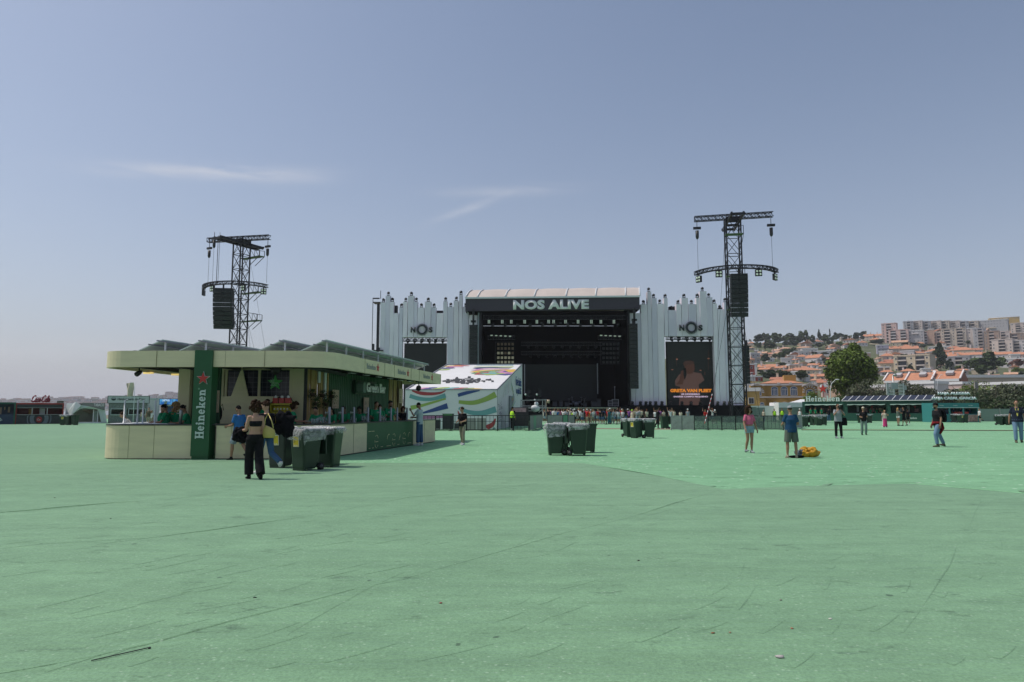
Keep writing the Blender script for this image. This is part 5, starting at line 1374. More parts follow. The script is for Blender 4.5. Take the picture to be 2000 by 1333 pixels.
def screen(x0,x1,y0,y1,off,label,lit):
 p=hpt((x0+x1)/2,y1,off);root=thing('video_screen',label,'screen',(p.x,p.y,p.z))
 g=MB();prect(g,x0,x1,y0,y1,off,.4);g.build('display',mat('led_black_%s'%lit,(.020,.019,.018)if lit else(.016,.015,.015),.55,0,.15),root)
 g=MB();prect(g,x0-2.2,x0-.2,y0,y1,off+.5,.3);prect(g,x1+.2,x1+1,y0,y1,off+.5,.3);g.build('side_frame',M['steel_dark'],root)
 g=MB();a=hpt(x0-3,y0-8,off+.3);b_=hpt(x1+3,y0-8.5,off+.3);b_.z=a.z;truss(g,a,b_,.7,.045,24);g.build('truss',M['alu'],root)
 return root
random.seed(9)
SL=screen(791,871,671,800,2.6,'blank black video screen in the left facade',0)
SR=screen(1304,1392,667.5,792,2.6,'lit video screen showing a dim singer and orange tour lettering',1)
for x0,x1,y0,lb in((793,869,667,'left'),(1307,1390,663.5,'right')):
 for i in range(6):
  x=x0+4+i*(x1-x0-8)/5;mover(x,y0+.5,2.4,'black lamp hanging above the video screen of the %s facade'%lb,'lamps above the %s screen'%lb,.28)
Ys=sY(1348)+2.6
def em(name,c,s):return mat(name,(.01,.01,.01),.6,0,0,emit=c,estr=s)
E1,E2,E3,E4=em('screen_skin',(.26,.10,.06),.15),em('screen_shirt',(.40,.22,.18),.16),em('screen_hair',(.16,.07,.045),.18),em('screen_bits',(.6,.25,.16),.35)
def scr(pts,d=.03,m=E1,nm='screen_picture',off=.0):
 g=MB();O=Vector((0,Ys-off,0));P=[]
 for px,py in pts:w=W(px,py,Ys);P.append((w.x,w.z))
 g.prism(P,O,(1,0,0),(0,0,1),d);return g.build(nm,m,SR)
sc6=lambda x,y:(1230+x/4.164,540+y/4.164)
scr([sc6(*p)for p in((368,850),(400,800),(440,790),(470,770),(520,780),(580,790),(606,845),(560,880),(575,1048),(400,1048),(410,900),(372,890))],.02,E2)
scr([sc6(*p)for p in((445,720),(460,700),(500,696),(525,715),(528,760),(510,790),(470,796),(448,770))],.03,E1,off=.0)
scr([sc6(*p)for p in((432,710),(450,690),(490,684),(520,695),(518,712),(500,718),(460,722),(448,740))],.045,E3)
scr([sc6(*p)for p in((400,850),(418,770),(445,760),(455,800),(438,850),(430,880),(375,880))],.05,E1)
scr([sc6(*p)for p in((436,752),(456,746),(462,800),(446,845),(436,800))],.06,mat('screen_mic',(.006,.006,.006),.6,0,0))
for(x,y,w,h)in((383,675,12,10),(640,670,14,8),(380,690,3,70),(640,680,3,160),(345,760,14,6),(575,765,14,6),(610,790,10,24),(335,950,5,30)):
 scr([sc6(x-w/2,y-h/2),sc6(x+w/2,y-h/2),sc6(x+w/2,y+h/2),sc6(x-w/2,y+h/2)],.025,E4 if h<20 else E3)
def stxt(body,y,x0,x1,h,m,bold):
 a=W(*sc6(x0,y),Ys);b_=W(*sc6(x1,y),Ys);text_mesh(body,((a.x+b_.x)/2,Ys-.07,a.z),(1,0,0),(0,0,1),b_.x-a.x,h/4.164/1333*Ys,.02,bold,m,'screen_lettering',SR)
stxt('GRETA VAN FLEET',930,328,664,27,em('screen_orange',(1,.33,.03),.6),.06)
stxt('08 DEZEMBRO',959,418,570,12,em('screen_lilac',(.62,.50,.66),.75),.05)
stxt('SAGRES CAMPO PEQUENO',980,355,634,14,em('screen_lilac',(.62,.50,.66),.75),.05)
# ---- loudspeaker arrays
def line_array(x,y,ztop,zbot,w,n,label,curve=.0,rz=0,dep=.9,cols=1,name='line_array',tilt=0.0):
 root=thing(name,label,'loudspeaker',(x,y,zbot),rz,'hanging loudspeaker arrays')
 h=(ztop-zbot)/n;ztot=ztop-zbot
 for i in range(n):
  z=ztot-(i+.5)*h;t=(i+.5)/n;yy=-curve*(1-t)**1.0*0+curve*t*t;ang=-math.atan(2*curve*t/ztot)
  g=MB()
  for c in range(cols):
   cw=w/cols;xc=-w/2+cw*(c+.5)
   g.box((xc,yy+dep/2,z),(cw*.97,dep,h*.93),0,0,-ang)
   g.box((xc-cw*.22,yy-.012,z),(.03,.02,.03),0,1);g.box((xc+cw*.22,yy-.012,z),(.03,.02,.03),0,1)
  g.build('speaker_box',[M['blackbox'],M['alu']],root,local=True)
 g=MB();g.bx(-w/2,w/2,.1,.9,ztot+.02,ztot+.18);g.bx(-.1,.1,.3,.5,ztot+.18,ztot+.9);g.build('flying_frame',M['dark'],root,local=True)
 return root
p=hpt(924.3,700,-.6);line_array(p.x,p.y,wz(637,p.y),wz(759.6,p.y),16.6/1333*105,16,'tall black speaker column hanging left of the stage opening')
p=hpt(1238.2,700,-.6);line_array(p.x,p.y,wz(634.4,p.y),wz(759.6,p.y),16.8/1333*104,16,'tall black speaker column hanging right of the stage opening')
for px,yt,yb,lb in((924.5,611,636,'left'),(1239,609,633,'right')):
 g=MB();p=hpt(px,620,-.5);g.bx(p.x-.15,p.x+.15,p.y,p.y+.3,wz(yb,p.y),wz(yt,p.y)+.6);g.bx(p.x-.4,p.x+.4,p.y,p.y+.3,wz(yb-6,p.y),wz(yb-10,p.y));tag(g.build('chain_hoist',M['dark']),'black chain hoist above the speaker column %s of the stage'%lb,'hoist')
g=MB();prect(g,735.5,739.5,594,690,2,.8);prect(g,728,750,590,591.2,2,2);prect(g,728,741,582,584,2.5,.3);prect(g,727,728,584,680,1.8,.1)
prect(g,729,748,684,686,1.6,1);prect(g,726,730,672,684,1.5,.6);prect(g,737,741,679,686,1.5,.6);prect(g,743,744,568,584,2.4,.08)
o=g.build('side_rig',M['steel_dark']);tag(o,'thin black rig with lamps at the left end of the left facade','rig')
g=MB();prect(g,768,776,597,612,2.9,.8);prect(g,851,865,607,612,2.9,.8);o=g.build('rear_rig',M['steel_dark']);tag(o,'dark rigging boxes showing between the left facade columns','rig')
g=MB();prect(g,1307,1323,599,606,2.9,.8);prect(g,1404,1417,601,605,2.9,.8);o=g.build('rear_rig',M['steel_dark']);tag(o,'dark rigging showing between the right facade columns','rig')
# ---- the two rigging towers
def tower(px_base,Y,ztop,w,rot,label,side,xr=0):
 x0=wx(px_base,Y,790)
 root=thing('rigging_tower',label,'tower',(x0,Y,0),R(rot))
 H=ztop;DM=M['steel_dark']
 g=MB();a=w/2
 cs=[(-a,-a),(a,-a),(a,a),(-a,a)]
 for cx,cy in cs:g.beam((cx,cy,0),(cx,cy,H),.16,.16)
 nb=int(H/2.3);hb=H/nb
 for i in range(nb+1):
  z=i*hb
  for k in range(4):
   p,q=cs[k],cs[(k+1)%4]
   g.beam((*p,min(z,H)),(*q,min(z,H)),.08,.08)
   if i<nb:g.beam((*p,z),(*q,z+hb),.06,.06);g.beam((*q,z),(*p,z+hb),.06,.06)
 g.build('mast',DM,root,local=True)
 g=MB()
 for s in(-1,1):g.beam((s*a*.8,-4.4,H-.45),(s*a*.8,3.4,H-.65),.22,.42)
 for y in(-4.4,-1.5,1.2,3.4):g.beam((-a,y,H-.55),(a,y,H-.55),.16,.3)
 g.bx(-a,a,-a,a,H-.25,H+.1);g.build('head_beam',DM,root,local=True)
 X=Matrix.Rotation(R(xr),3,'Z')
 g=MB();truss(g,X@Vector((-5.05,-1.0,H-.1)),X@Vector((5.05,-1.0,H+.1)),.62,.045,22);g.build('cross_truss',DM,root,local=True)
 zc=H-7.4;g=MB();pts=[]
 for i in range(17):
  t=-1+2*i/16;pts.append(Vector((5.15*math.sin(t*1.25)/math.sin(1.25),-4.0+2.6*(1-math.cos(t*1.25))/(1-math.cos(1.25)),zc-.25*t*t)))
 pts=[X@q for q in pts]
 for i in range(16):truss(g,pts[i],pts[i+1],.45,.04,2)
 g.build('curved_truss',DM,root,local=True)
 for z in(H-2.6,H-8.2,H-12.6):
  g=MB();g.bx(a*.2-1.6,a+2.1,a+.05,a+1.0,z,z+.08)if side=='L' else g.bx(-a-.3,a+.1,-a-1.2,-a-.1,z,z+.08);g.build('platform',mat('platform_green',(.10,.14,.07),.7),root,local=True)
  g=MB()
  if side=='L':
   for y in(a+.06,a+1.0):
    g.beam((a,y,z),(a+2.1,y,z),.08);g.beam((a,y,z+1.3),(a+2.1,y,z+.9),.07);g.beam((a+2.1,y,z),(a+2.1,y,z+.9),.07);g.beam((a,y,z-1.2),(a+2.1,y,z),.07);g.beam((a+1.0,y,z),(a+1.0,y,z+1.1),.05);g.beam((a,y,z+1.3),(a+1.0,y,z),.05)
  else:
   for x in(-a-.3,a+.1):g.beam((x,-a-1.2,z),(x,-a-1.2,z+1.1),.07);g.beam((x,-a,z-.9),(x,-a-1.2,z),.06)
   g.beam((-a-.3,-a-1.2,z+1.1),(a+.1,-a-1.2,z+1.1),.06)
  g.build('bracket',DM,root,local=True)
 g=MB()
 for s in(-1,1):g.beam((s*a,a,H*.55),(s*(a+2.6),a+3,0),.03);g.beam((s*a,a,H*.9),(s*(a+1.6),a+5,0),.025)
 g.build('guy_wire',DM,root,local=True)
 g=MB();g.bx(-a-1,a+1,-a-1,a+1,0,.5);g.build('base',M['dark'],root,local=True)
 inv=Matrix.Rotation(R(rot),3,'Z')
 def wpt(v):return Vector((x0,Y,0))+inv@Vector(v)
 def hoist(v,zlow,lb):
  p=wpt(v);r2=thing('chain_hoist',lb,'hoist',(p.x,p.y,p.z),R(rot),'chain hoists on the towers')
  g=MB();g.tube((0,0,0),(0,0,-.9),.04,6);g.bx(-.5,.5,-.15,.15,-1.1,-.8);g.build('hook_bar',DM,r2,local=True)
  g=MB();g.loft([(0,0,-1.3),(0,0,-2.2),(0,0,-2.45)],[.22,.22,.12],10);g.build('motor',M['dark'],r2,local=True)
  g=MB();g.tube((0,0,-2.4),(0,0,zlow-p.z),.022,5);g.build('chain',DM,r2,local=True)
 for s,nm in((-1,'left'),(1,'right')):
  hoist(X@Vector((s*4.75,-1.0,H-.4)),zc+.4,'chain hoist at the %s end of the cross truss on the %s tower'%(nm,'left' if side=='L' else 'right'))
 if side=='L':
  hoist((-.9,-4.2,H+.5),zc+.3,'chain hoist near the front tip of the left tower beams');
  g=MB()
  for(dx,dy)in((-2.4,-2.5),(-1.5,-3.1),(.4,-4.2)):
   p=wpt((dx,dy,H));g.tube((p.x,p.y,H+.3),(p.x,p.y,zc+.2),.03,5)
  tag(g.build('hanging_cable',DM),'bundle of black cables hanging from the head of the left tower','cables')
 for i,(ti,dz)in enumerate(((1,-.9),(5,-.75),(11,-.75),(15,-.9))):
  c=pts[ti];p=wpt((c.x,c.y,c.z+dz));lb=['outer left','inner left','inner right','outer right'][i]
  r2=thing('four_cell_light','%s square four-cell lamp under the curved truss of the %s tower'%(lb,'left' if side=='L' else 'right'),'stage light',(p.x,p.y,p.z),R(rot)+(-.9 if i==0 else .9 if i==3 else 0),'four-cell lamps on the towers')
  g=MB();g.bx(-.42,.42,-.12,.18,-.42,.42);g.bx(-.05,.05,0,.1,.42,.8);g.build('housing',M['dark'],r2,local=True)
  g=MB()
  for u in(-1,1):
   for v in(-1,1):g.loft([(u*.2,-.12,v*.2),(u*.2,-.15,v*.2)],[.14,.12],10)
  g.build('lens',M['lens'],r2,local=True)
 return root,wpt,zc,H
TR,wr,zcR,HR=tower(1442,90,wz(428,90),1.85,-9,'tall black truss tower right of the stage with speaker array and curved truss','R')
TL,wl_,zcL,HL=tower(460,104,wz(470,104),1.75,-31,'tall black truss tower behind the bar with hanging speakers and side platforms','L',24)
p=wr((.55,-3.4,0));Yp=p.y
pR=W(1445.5,580,Yp);line_array(pR.x,Yp,wz(537,Yp),wz(617.5,Yp),33/1333*Yp,9,'double black speaker array on the front of the right tower',.5,R(-6),1.0,2)
p=wr((1.6,.5,0));pR=W(1454,700,p.y);line_array(pR.x,p.y,wz(678,p.y),wz(750,p.y),.7,10,'second black speaker array low on the right flank of the right tower',.0,R(-70),.55,1)
Yp=100;pL=W(433.5,600,Yp);line_array(pL.x,Yp,wz(565,Yp),wz(639,Yp),37/1333*Yp,9,'curved double speaker array hanging from the left tower',1.1,R(8),1.3,2)
# ---- the striped white tent
TC={'red':(.36,.05,.055),'teal':(.14,.33,.33),'lime':(.28,.38,.09),'blue':(.035,.07,.22),'purple':(.34,.14,.26),'yellow':(.58,.38,.06),'navy':(.05,.055,.18),'pink':(.50,.22,.36),'green':(.08,.26,.12)}
tcm={k:mat('stripe_'+k,v,.6,0,.05)for k,v in TC.items()};tk=list(tcm)
TW=mat('tent_white',(.66,.66,.66),.6,0,.05,.6,.15,2)
FLp,FRp=W(792,762.5,57.5),W(971,762.5,57.0);zf=(FLp.z+FRp.z)/2;FLp.z=FRp.z=zf
BLp,BRp=W(873,713.3,74.5),W(1019.5,713,74.0);zb_=(BLp.z+BRp.z)/2;BLp.z=BRp.z=zb_
tent=thing('striped_tent','white mono-pitch tent with coloured curved stripes and lettering on its side','tent',((FLp.x+FRp.x)/2,65,0))
class Patch:
 def __init__(s,a,b_,c,d,m0,sag=0):s.q=(a,b_,c,d);s.m0=m0;s.sag=sag;s.n=(b_-a).cross(d-a).normalized()
 def pt(s,u,v,off=0):
  a,b_,c,d=s.q;p=a.lerp(b_,u).lerp(d.lerp(c,u),v)
  w=s.sag*(noise.noise((u*4,v*3,s.sag*50))+.5*noise.noise((u*11,v*7,2)))
  return p+s.n*(off+w)
 def sheet(s,mb,nu=24,nv=16):
  vs=[s.pt(i/nu,j/nv)for j in range(nv+1)for i in range(nu+1)]
  mb.add(vs,[(j*(nu+1)+i,j*(nu+1)+i+1,(j+1)*(nu+1)+i+1,(j+1)*(nu+1)+i)for j in range(nv)for i in range(nu)],0,True)
 def band(s,mb,pts,m,n=16):
  """pts: list of (u, v, halfwidth) control points, smoothly joined"""
  k=len(pts)-1;L=[]
  for i in range(n+1):
   t=i/n*k;j=min(int(t),k-1);f=t-j
   p0=pts[max(j-1,0)];p1=pts[j];p2=pts[j+1];p3=pts[min(j+2,k)]
   L.append([.5*(2*b1+(c1-a1)*f+(2*a1-5*b1+4*c1-d1)*f*f+(3*b1-a1-3*c1+d1)*f**3)for a1,b1,c1,d1 in zip(p0,p1,p2,p3)])
  vs=[];
  asp=(s.q[1]-s.q[0]).length/max(.01,(s.q[3]-s.q[0]).length)
  for i,(u,v,h)in enumerate(L):
   a=L[max(i-1,0)];b_=L[min(i+1,n)];du,dv=(b_[0]-a[0])*asp,b_[1]-a[1];l=math.hypot(du,dv)or 1
   nu_,nv_=-dv/l/asp,du/l
   for sg in(-1,0,1):vs.append(s.pt(min(1,max(0,u+nu_*h*sg)),min(1,max(0,v+nv_*h*sg)),.02))
  mb.add(vs,[(3*i+j,3*i+3+j,3*i+4+j,3*i+1+j)for i in range(n)for j in(0,1)],m,True)
mats_t=[TW]+[tcm[k]for k in tk]+[M['ink']]
mi=lambda c:1+tk.index(c)
P_f=Patch(Vector((FLp.x,FLp.y,0)),Vector((FRp.x,FRp.y,0)),FRp,FLp,0,.035)
g=MB();P_f.sheet(g)
def fv(cx,cy):return((cx-300)/745,1-(cy-925)/275.0)
def F(c,*pts):P_f.band(g,[(*fv(x,y),h/275.0)for x,y,h in pts],mi(c))
F('red',(352,928,4),(420,945,12),(500,951,11),(580,945,8),(628,928,3));F('teal',(336,965,14),(420,986,14),(520,988,12),(628,962,16))
F('lime',(346,1050,16),(450,1030,10),(630,985,6));F('blue',(420,1092,4),(530,1066,13),(645,1036,20));F('purple',(432,1117,12),(540,1115,12),(650,1108,9))
F('yellow',(300,1140,10),(380,1150,14),(480,1165,6));F('blue',(728,962,12),(800,944,12),(905,928,3));F('lime',(735,1008,12),(850,1014,15),(950,990,17),(1034,955,22))
F('teal',(735,1052,8),(820,1080,14),(920,1088,18),(1036,1060,22));F('red',(728,1070,2),(745,1100,8),(800,1130,8));F('red',(960,1190,18),(1010,1165,14),(1032,1125,4));F('teal',(960,1240,12),(1036,1200,16))
g.build('front_wall',mats_t,tent)
P_r=Patch(FLp,FRp,BRp,BLp,0,.02);g=MB();P_r.sheet(g)
def rv(cx,cy):
 v=(925-cy)/203.0;v=max(0,min(1,v));xl=300+340*v;xr=1045+200*v
 vv=v*57/(57*v+74*(1-v))if v<1 else 1
 return(cx-xl)/(xr-xl),v/(v+(1-v)*1.30)
def Rr(c,*pts):P_r.band(g,[(*rv(x,y),h/203.0)for x,y,h in pts],mi(c),20)
Rr('teal',(880,724,2),(1000,726,2),(1175,726,3));Rr('lime',(862,739,3),(1000,739,3),(1172,741,5));Rr('navy',(862,751,6),(960,745,4),(1150,750,2));Rr('pink',(855,767,5),(940,756,4),(1140,757,2));Rr('yellow',(858,783,6),(920,770,4),(1130,762,2));Rr('green',(880,795,7),(930,778,4),(1120,766,1.5));Rr('red',(915,802,8),(950,782,5),(1110,768,1.5));Rr('teal',(968,803,11),(985,783,7),(1105,768,1.5));Rr('lime',(1035,803,11),(1015,788,10),(1105,770,2));Rr('navy',(1150,804,6),(1070,790,12),(1095,772,3));Rr('pink',(1175,796,8),(1112,778,10),(1130,765,3));Rr('yellow',(1190,782,7),(1160,770,8),(1165,760,3))
Rr('pink',(650,742,4),(700,736,5),(770,738,3));Rr('navy',(600,752,3),(650,748,6),(700,745,4));Rr('lime',(560,763,3),(620,761,5),(660,758,3));Rr('red',(700,725,3),(760,728,4),(820,730,2));Rr('yellow',(620,735,3),(690,729,3),(760,733,2))
Rr('red',(660,922,2),(740,912,4),(810,909,3));Rr('teal',(610,920,2),(680,910,4),(740,906,3));Rr('lime',(530,918,2),(600,908,4),(660,906,3));Rr('navy',(460,918,2),(510,908,4),(560,906,2));Rr('pink',(400,918,3),(450,909,3),(490,906,2));Rr('yellow',(800,921,3),(860,917,4),(930,920,2));Rr('green',(740,922,2),(800,912,3),(860,911,2))
rnd=random.Random(12)
for k in range(110):
 cx=rnd.gauss(780,90);cy=rnd.uniform(826,872)+abs(cx-780)*.0;hh=22*max(.15,1-abs(cx-780)/210)
 cy=850+rnd.uniform(-1,1)*hh
 if rnd.random()<.75:e=(cx+rnd.choice([-1,1])*rnd.uniform(8,34),cy+rnd.uniform(-4,4))
 else:e=(cx+rnd.uniform(-8,8),cy+rnd.uniform(8,18)*rnd.choice([-1,1]))
 P_r.band(g,[(*rv(cx,cy),rnd.uniform(.8,2.6)/203.0),(*rv(*e),rnd.uniform(.6,2.0)/203.0)],len(tk)+1,3)
g.build('tent_roof',mats_t,tent)
P_s=Patch(Vector((FRp.x,FRp.y,0)),Vector((BRp.x,BRp.y,0)),BRp,FRp,0,.03);g=MB();P_s.sheet(g)
def sb(c,*pts):P_s.band(g,[(u,v,h)for u,v,h in pts],mi(c)if c!='ink' else len(tk)+1,14)
for i,c in enumerate(('lime','green','teal','red','pink','lime')):sb(c,(.20+i*.065,.70+.0*i,.010),(.21+i*.06,.80,.009),(.25+i*.06,.96,.006))
for i,c in enumerate(('teal','lime','yellow','red','teal','purple','blue','lime','teal')):sb(c,(.50+i*.022,.86-i*.05,.008),(.60-i*.01,.62-i*.035,.010),(.48-i*.012,.50-i*.03,.008),(.50+i*.02,.26-i*.02,.007))
for k in range(46):
 u=rnd.gauss(.09,.035);v=rnd.uniform(.16,.62);sb('ink',(u,v,rnd.uniform(.002,.006)),(u+rnd.uniform(-.05,.05),v+rnd.uniform(-.06,.06),.003))
g.build('side_wall',mats_t,tent)
ux=(BRp-FRp);ux.z=0;ux.normalize();nside=ux.cross(Vector((0,0,1)))
for body,v,wd in(('Faz-te \u00e0 m\u00fasica',wz(747,72),4.4),('no palco MG',wz(766,71.5),3.9)):
 c=Vector((FRp.x,FRp.y,0)).lerp(Vector((BRp.x,BRp.y,0)),.80)+nside*.08
 text_mesh(body,(c.x,c.y,v),ux,(0,0,1),wd,.9,.02,.012,tcm['blue'],'side_lettering',tent)
g=MB();
for a,b_ in((FLp,FRp),(FRp,BRp),(BRp,BLp),(BLp,FLp)):g.beam(a+Vector((0,0,.05)),b_+Vector((0,0,.05)),.08,.1)
for a in(FLp,FRp,BRp,BLp):g.beam((a.x,a.y+.1,0),(a.x,a.y+.1,a.z),.1,.1)
g.build('tent_frame',M['alu'],tent)
c=Vector((FRp.x,FRp.y,0)).lerp(Vector((BRp.x,BRp.y,0)),.45);g=MB();c+=nside*.05
g.prism(rect(-.9,.9,0,2.9),c,ux,(0,0,1),.05);g.build('tent_door',mat('grey_door',(.22,.24,.26),.7),tent)
# ---- stalls on the left
def stall(x0p,x1p,ytop,ybase,name,label,cat='stall'):
 Y=CAM_H*1333/(ybase-802);xa,xb=wx(x0p,Y),wx(x1p,Y);z=wz(ytop,Y)
 root=thing(name,label,cat,((xa+xb)/2,Y,0));STL.append(root)
 return root,Y,xa,xb,z
GD=M['green_dark'];NV=mat('navy_paint',(.012,.035,.075),.5,0,.08)
STL=[]
def fr_(g,xa,xb,Y,z,t=.18,d=2.4,m=0):
 g.bx(xa,xb,Y,Y+d,z-t,z,m);g.bx(xa,xa+t,Y,Y+d,0,z-t-.002,m);g.bx(xb-t,xb,Y,Y+d,0,z-t-.002,m);g.bx(xa,xb,Y+d+.002,Y+d+.1,0,z,m)
r,Y,xa,xb,z=stall(-60,31,786,829.2,'container_stall','dark green and navy container stall at the far left edge')
g=MB();fr_(g,xa,xb,Y,z);g.build('shell',mat('deep_green',(.010,.09,.055),.5),r)
g=MB();g.bx(xa+.2,xb-.2,Y+.05,Y+.15,.02,1.12);g.build('counter',NV,r)
g=MB();g.bx(xa+.2,xb-.2,Y+1.8,Y+1.9,1.1,z-.2);g.build('inner_wall',NV,r)
g=MB();
for px,y0,y1,w in((1.3,796,811,3),(9,795,801,2.5),(17.5,795,806,4)):
 g.bx(wx(px-w/2,Y),wx(px+w/2,Y),Y+1.7,Y+1.75,wz(y1,Y),wz(y0,Y))
g.build('poster',M['card'],r)
text_mesh('0-',(wx(3.2,Y),Y+.045,wz(820,Y)),(1,0,0),(0,0,1),6/1333*Y,6.5/1333*Y,.02,.03,M['letter'],'lettering',r)
r,Y,xa,xb,z=stall(31.5,125,787.5,828.3,'drinks_stall','red framed drinks stall with dark counter and red script sign on its roof')
REDB=mat('stall_red',(.30,.025,.02),.45,0,.08)
g=MB();fr_(g,xa,xb,Y,z,.16);g.build('shell',REDB,r)
g=MB();g.bx(xa+.17,xb-.17,Y+.06,Y+.16,.02,wz(810.5,Y));g.build('counter',mat('stall_charcoal',(.022,.028,.032),.5),r)
g=MB();g.bx(xa+.17,xb-.17,Y+.02,Y+.10,wz(796.5,Y),wz(790,Y));g.bx(xa+.17,xb-.17,Y,Y+.12,wz(797.3,Y),wz(796.6,Y),1);g.build('shutter',[mat('stall_charcoal',(.022,.028,.032),.5),M['steel']],r)
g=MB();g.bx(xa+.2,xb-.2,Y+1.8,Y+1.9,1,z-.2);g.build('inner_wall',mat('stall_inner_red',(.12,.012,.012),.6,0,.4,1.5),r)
g=MB()
for px in(63.5,92.5):g.bx(wx(px,Y)-.05,wx(px,Y)+.05,Y+.03,Y+.1,wz(810,Y),wz(797.4,Y))
g.bx(xa+.17,xb-.17,Y-.02,Y+.2,wz(810.5,Y)+.002,wz(809.7,Y));g.build('post',M['steel'],r)
g=MB();g.bx(wx(77,Y),wx(88,Y),Y+1.6,Y+1.7,1,wz(798,Y));g.build('fridge',M['white_pl'],r)
g=MB();g.bx(wx(56,Y),wx(62,Y),Y+1.6,Y+1.7,1,wz(799,Y));g.build('menu',mat('menu_amber',(.4,.22,.06),.6),r)
cxx,czz=wx(78,Y),wz(819.5,Y)+.1;g=MB()
for ro,rr in((1.42,1.30),(1.08,.62)):
 for a0,a1 in((-70,70),(110,250)):
  for poly in ringpoly(0,0,ro,(rr,rr),R(a0),R(a1),12):
   poly=[(x*.98,max(-czz+.05,min(wz(811,Y)-czz-.05,y)))for x,y in poly]
   g.prism(poly,(cxx,Y+.058,czz),(1,0,0),(0,0,1),.02)
g.build('ring_pattern',mat('ring_grey',(.12,.15,.17),.5),r)
g=MB();g.prism([(.34*math.cos(a*PI/10),.34*math.sin(a*PI/10))for a in range(20)],(cxx,Y+.036,czz-.12),(1,0,0),(0,0,1),.02);g.build('badge',REDB,r)
text_mesh('Co',(cxx-.05,Y+.014,czz-.12),(1,0,0),(0,0,1),.38,.22,.01,.02,M['letter'],'badge_lettering',r)
SCR={'C':[[(.9,.95),(.62,1.12),(.28,.92),(.08,.45),(.12,.1),(.4,-.02),(.75,.2)]],'o':[[(.42,.5),(.2,.55),(.06,.3),(.14,.04),(.36,.04),(.46,.28),(.36,.5)]],'c':[[(.44,.42),(.3,.55),(.1,.4),(.06,.14),(.22,.0),(.46,.12)]],'a':[[(.44,.46),(.24,.55),(.06,.3),(.14,.04),(.32,.08),(.44,.46),(.42,.1),(.56,.04)]],'l':[[(.1,.1),(.3,.7),(.34,1.05),(.2,1.02),(.12,.5),(.14,.08),(.3,.02)]],'-':[[(.02,.3),(.2,.32)]]}
def script(word,O,width,height,mats,parent,name,depth=.12,wt=.075):
 g=MB();x=0;adv={'C':.78,'o':.46,'c':.44,'a':.54,'l':.30,'-':.24};tot=sum(adv[c]for c in word)+.1
 sx=width/tot
 for c in word:
  for st in SCR[c]:
   pts=[Vector((O[0]+(x+u+v*.22)*sx,O[1],O[2]+v*height))for u,v in st];n=len(pts)
   cr=[]
   for i in range(n-1):
    for k in range(4):
     f=k/4;p0=pts[max(0,i-1)];p1=pts[i];p2=pts[i+1];p3=pts[min(n-1,i+2)]
     cr.append(.5*(2*p1+(p2-p0)*f+(2*p0-5*p1+4*p2-p3)*f*f+(3*p1-p0-3*p2+p3)*f**3))
   cr.append(pts[-1])
   g.loft(cr,[(wt*height*(1.0+.9*abs(math.sin(i*.5))),depth/2)for i in range(len(cr))],6,(1,0,0))
  x+=adv[c]
 g.loft([Vector((O[0]+.1*sx,O[1],O[2]-.05*height)),Vector((O[0]+1.2*sx,O[1],O[2]+.02*height)),Vector((O[0]+2.2*sx,O[1],O[2]-.02*height))],[wt*height*.6]*3,6)
 return g.build(name,mats,parent)
script('Coca-Cola',(wx(60.5,Y),Y+.3,wz(785.2,Y)),36.5/1333*Y,10.6/1333*Y,mat('script_red',(.22,.015,.03),.4),r,'script_sign')
g=MB()
for px in(66,78,92):g.bx(wx(px,Y)-.03,wx(px,Y)+.03,Y+.3,Y+.36,z,wz(784,Y))
g.build('sign_post',M['white_pl'],r)
g=MB();g.bx(wx(103.7,Y),wx(110.5,Y),Y+.6,Y+1.2,z+.02,wz(783.2,Y));tag(g.build('air_conditioner',mat('ac_brown',(.12,.10,.09),.6)),'brown air conditioner box on the roof of the red drinks stall','air conditioner')
r,Y,xa,xb,z=stall(129,207,787,827.2,'tobacco_stall','grey tobacco stall with a pale stretched canopy at its front')
g=MB();g.bx(wx(160,Y),wx(205,Y),Y+.5,Y+.7,wz(800,Y),z);g.bx(wx(129,Y),wx(205,Y),Y+4,Y+4.2,0,z-.05);g.bx(wx(129,Y),wx(205,Y),Y+1.42,Y+3.98,z-.15,z-.06);g.build('wall',mat('stall_olive_grey',(.19,.20,.18),.7,0,.06),r)
text_mesh('TABACO',(wx(193,Y),Y+.49,wz(791.2,Y)),(1,0,0),(0,0,1),20/1333*Y,5.4/1333*Y,.03,.02,M['white'],'lettering',r)
def C8(x,y):return W(x/6.667,740+y/6.667,Y)
def poly3(g,pts,m=0,t=.05):
 ps=[C8(x,y)+Vector((0,dy,0))for x,y,dy in pts];n=len(ps);g.add([p for p in ps]+[p+Vector((0,t,0))for p in ps],[tuple(range(n)),tuple(reversed(range(n,2*n)))]+[(i,i+n,(i+1)%n+n,(i+1)%n)for i in range(n)],m)
CAN=mat('canopy_cloth',(.46,.52,.50),.7,0,.05)
g=MB();poly3(g,[(870,320,.9),(960,320,.9),(855,480,-.2)]);poly3(g,[(960,320,.9),(990,300,.5),(925,480,-.4),(855,480,-.2)]);poly3(g,[(990,300,.5),(1060,345,.3),(1100,380,.2),(1035,400,.5),(925,480,-.4)])
poly3(g,[(1060,345,.3),(1160,360,.1),(1370,412,-.2),(1280,402,.4),(1100,382,.2)]);poly3(g,[(1370,412,-.2),(1380,470,-.2),(1395,575,-.3),(1320,575,-.1),(1280,402,.4)]);poly3(g,[(925,480,-.4),(855,480,-.2),(850,570,-.6),(870,575,-.6)]);g.build('canopy',CAN,r)
g=MB();
for x in(1220,1278):a=C8(x,400);g.bx(a.x-.05,a.x+.05,a.y+.9,a.y+1.0,0,a.z)
a,b_=C8(1010,572),C8(1400,572);g.bx(a.x,b_.x,a.y+.2,a.y+.9,.0,.16);g.build('frame',M['white_pl'],r)
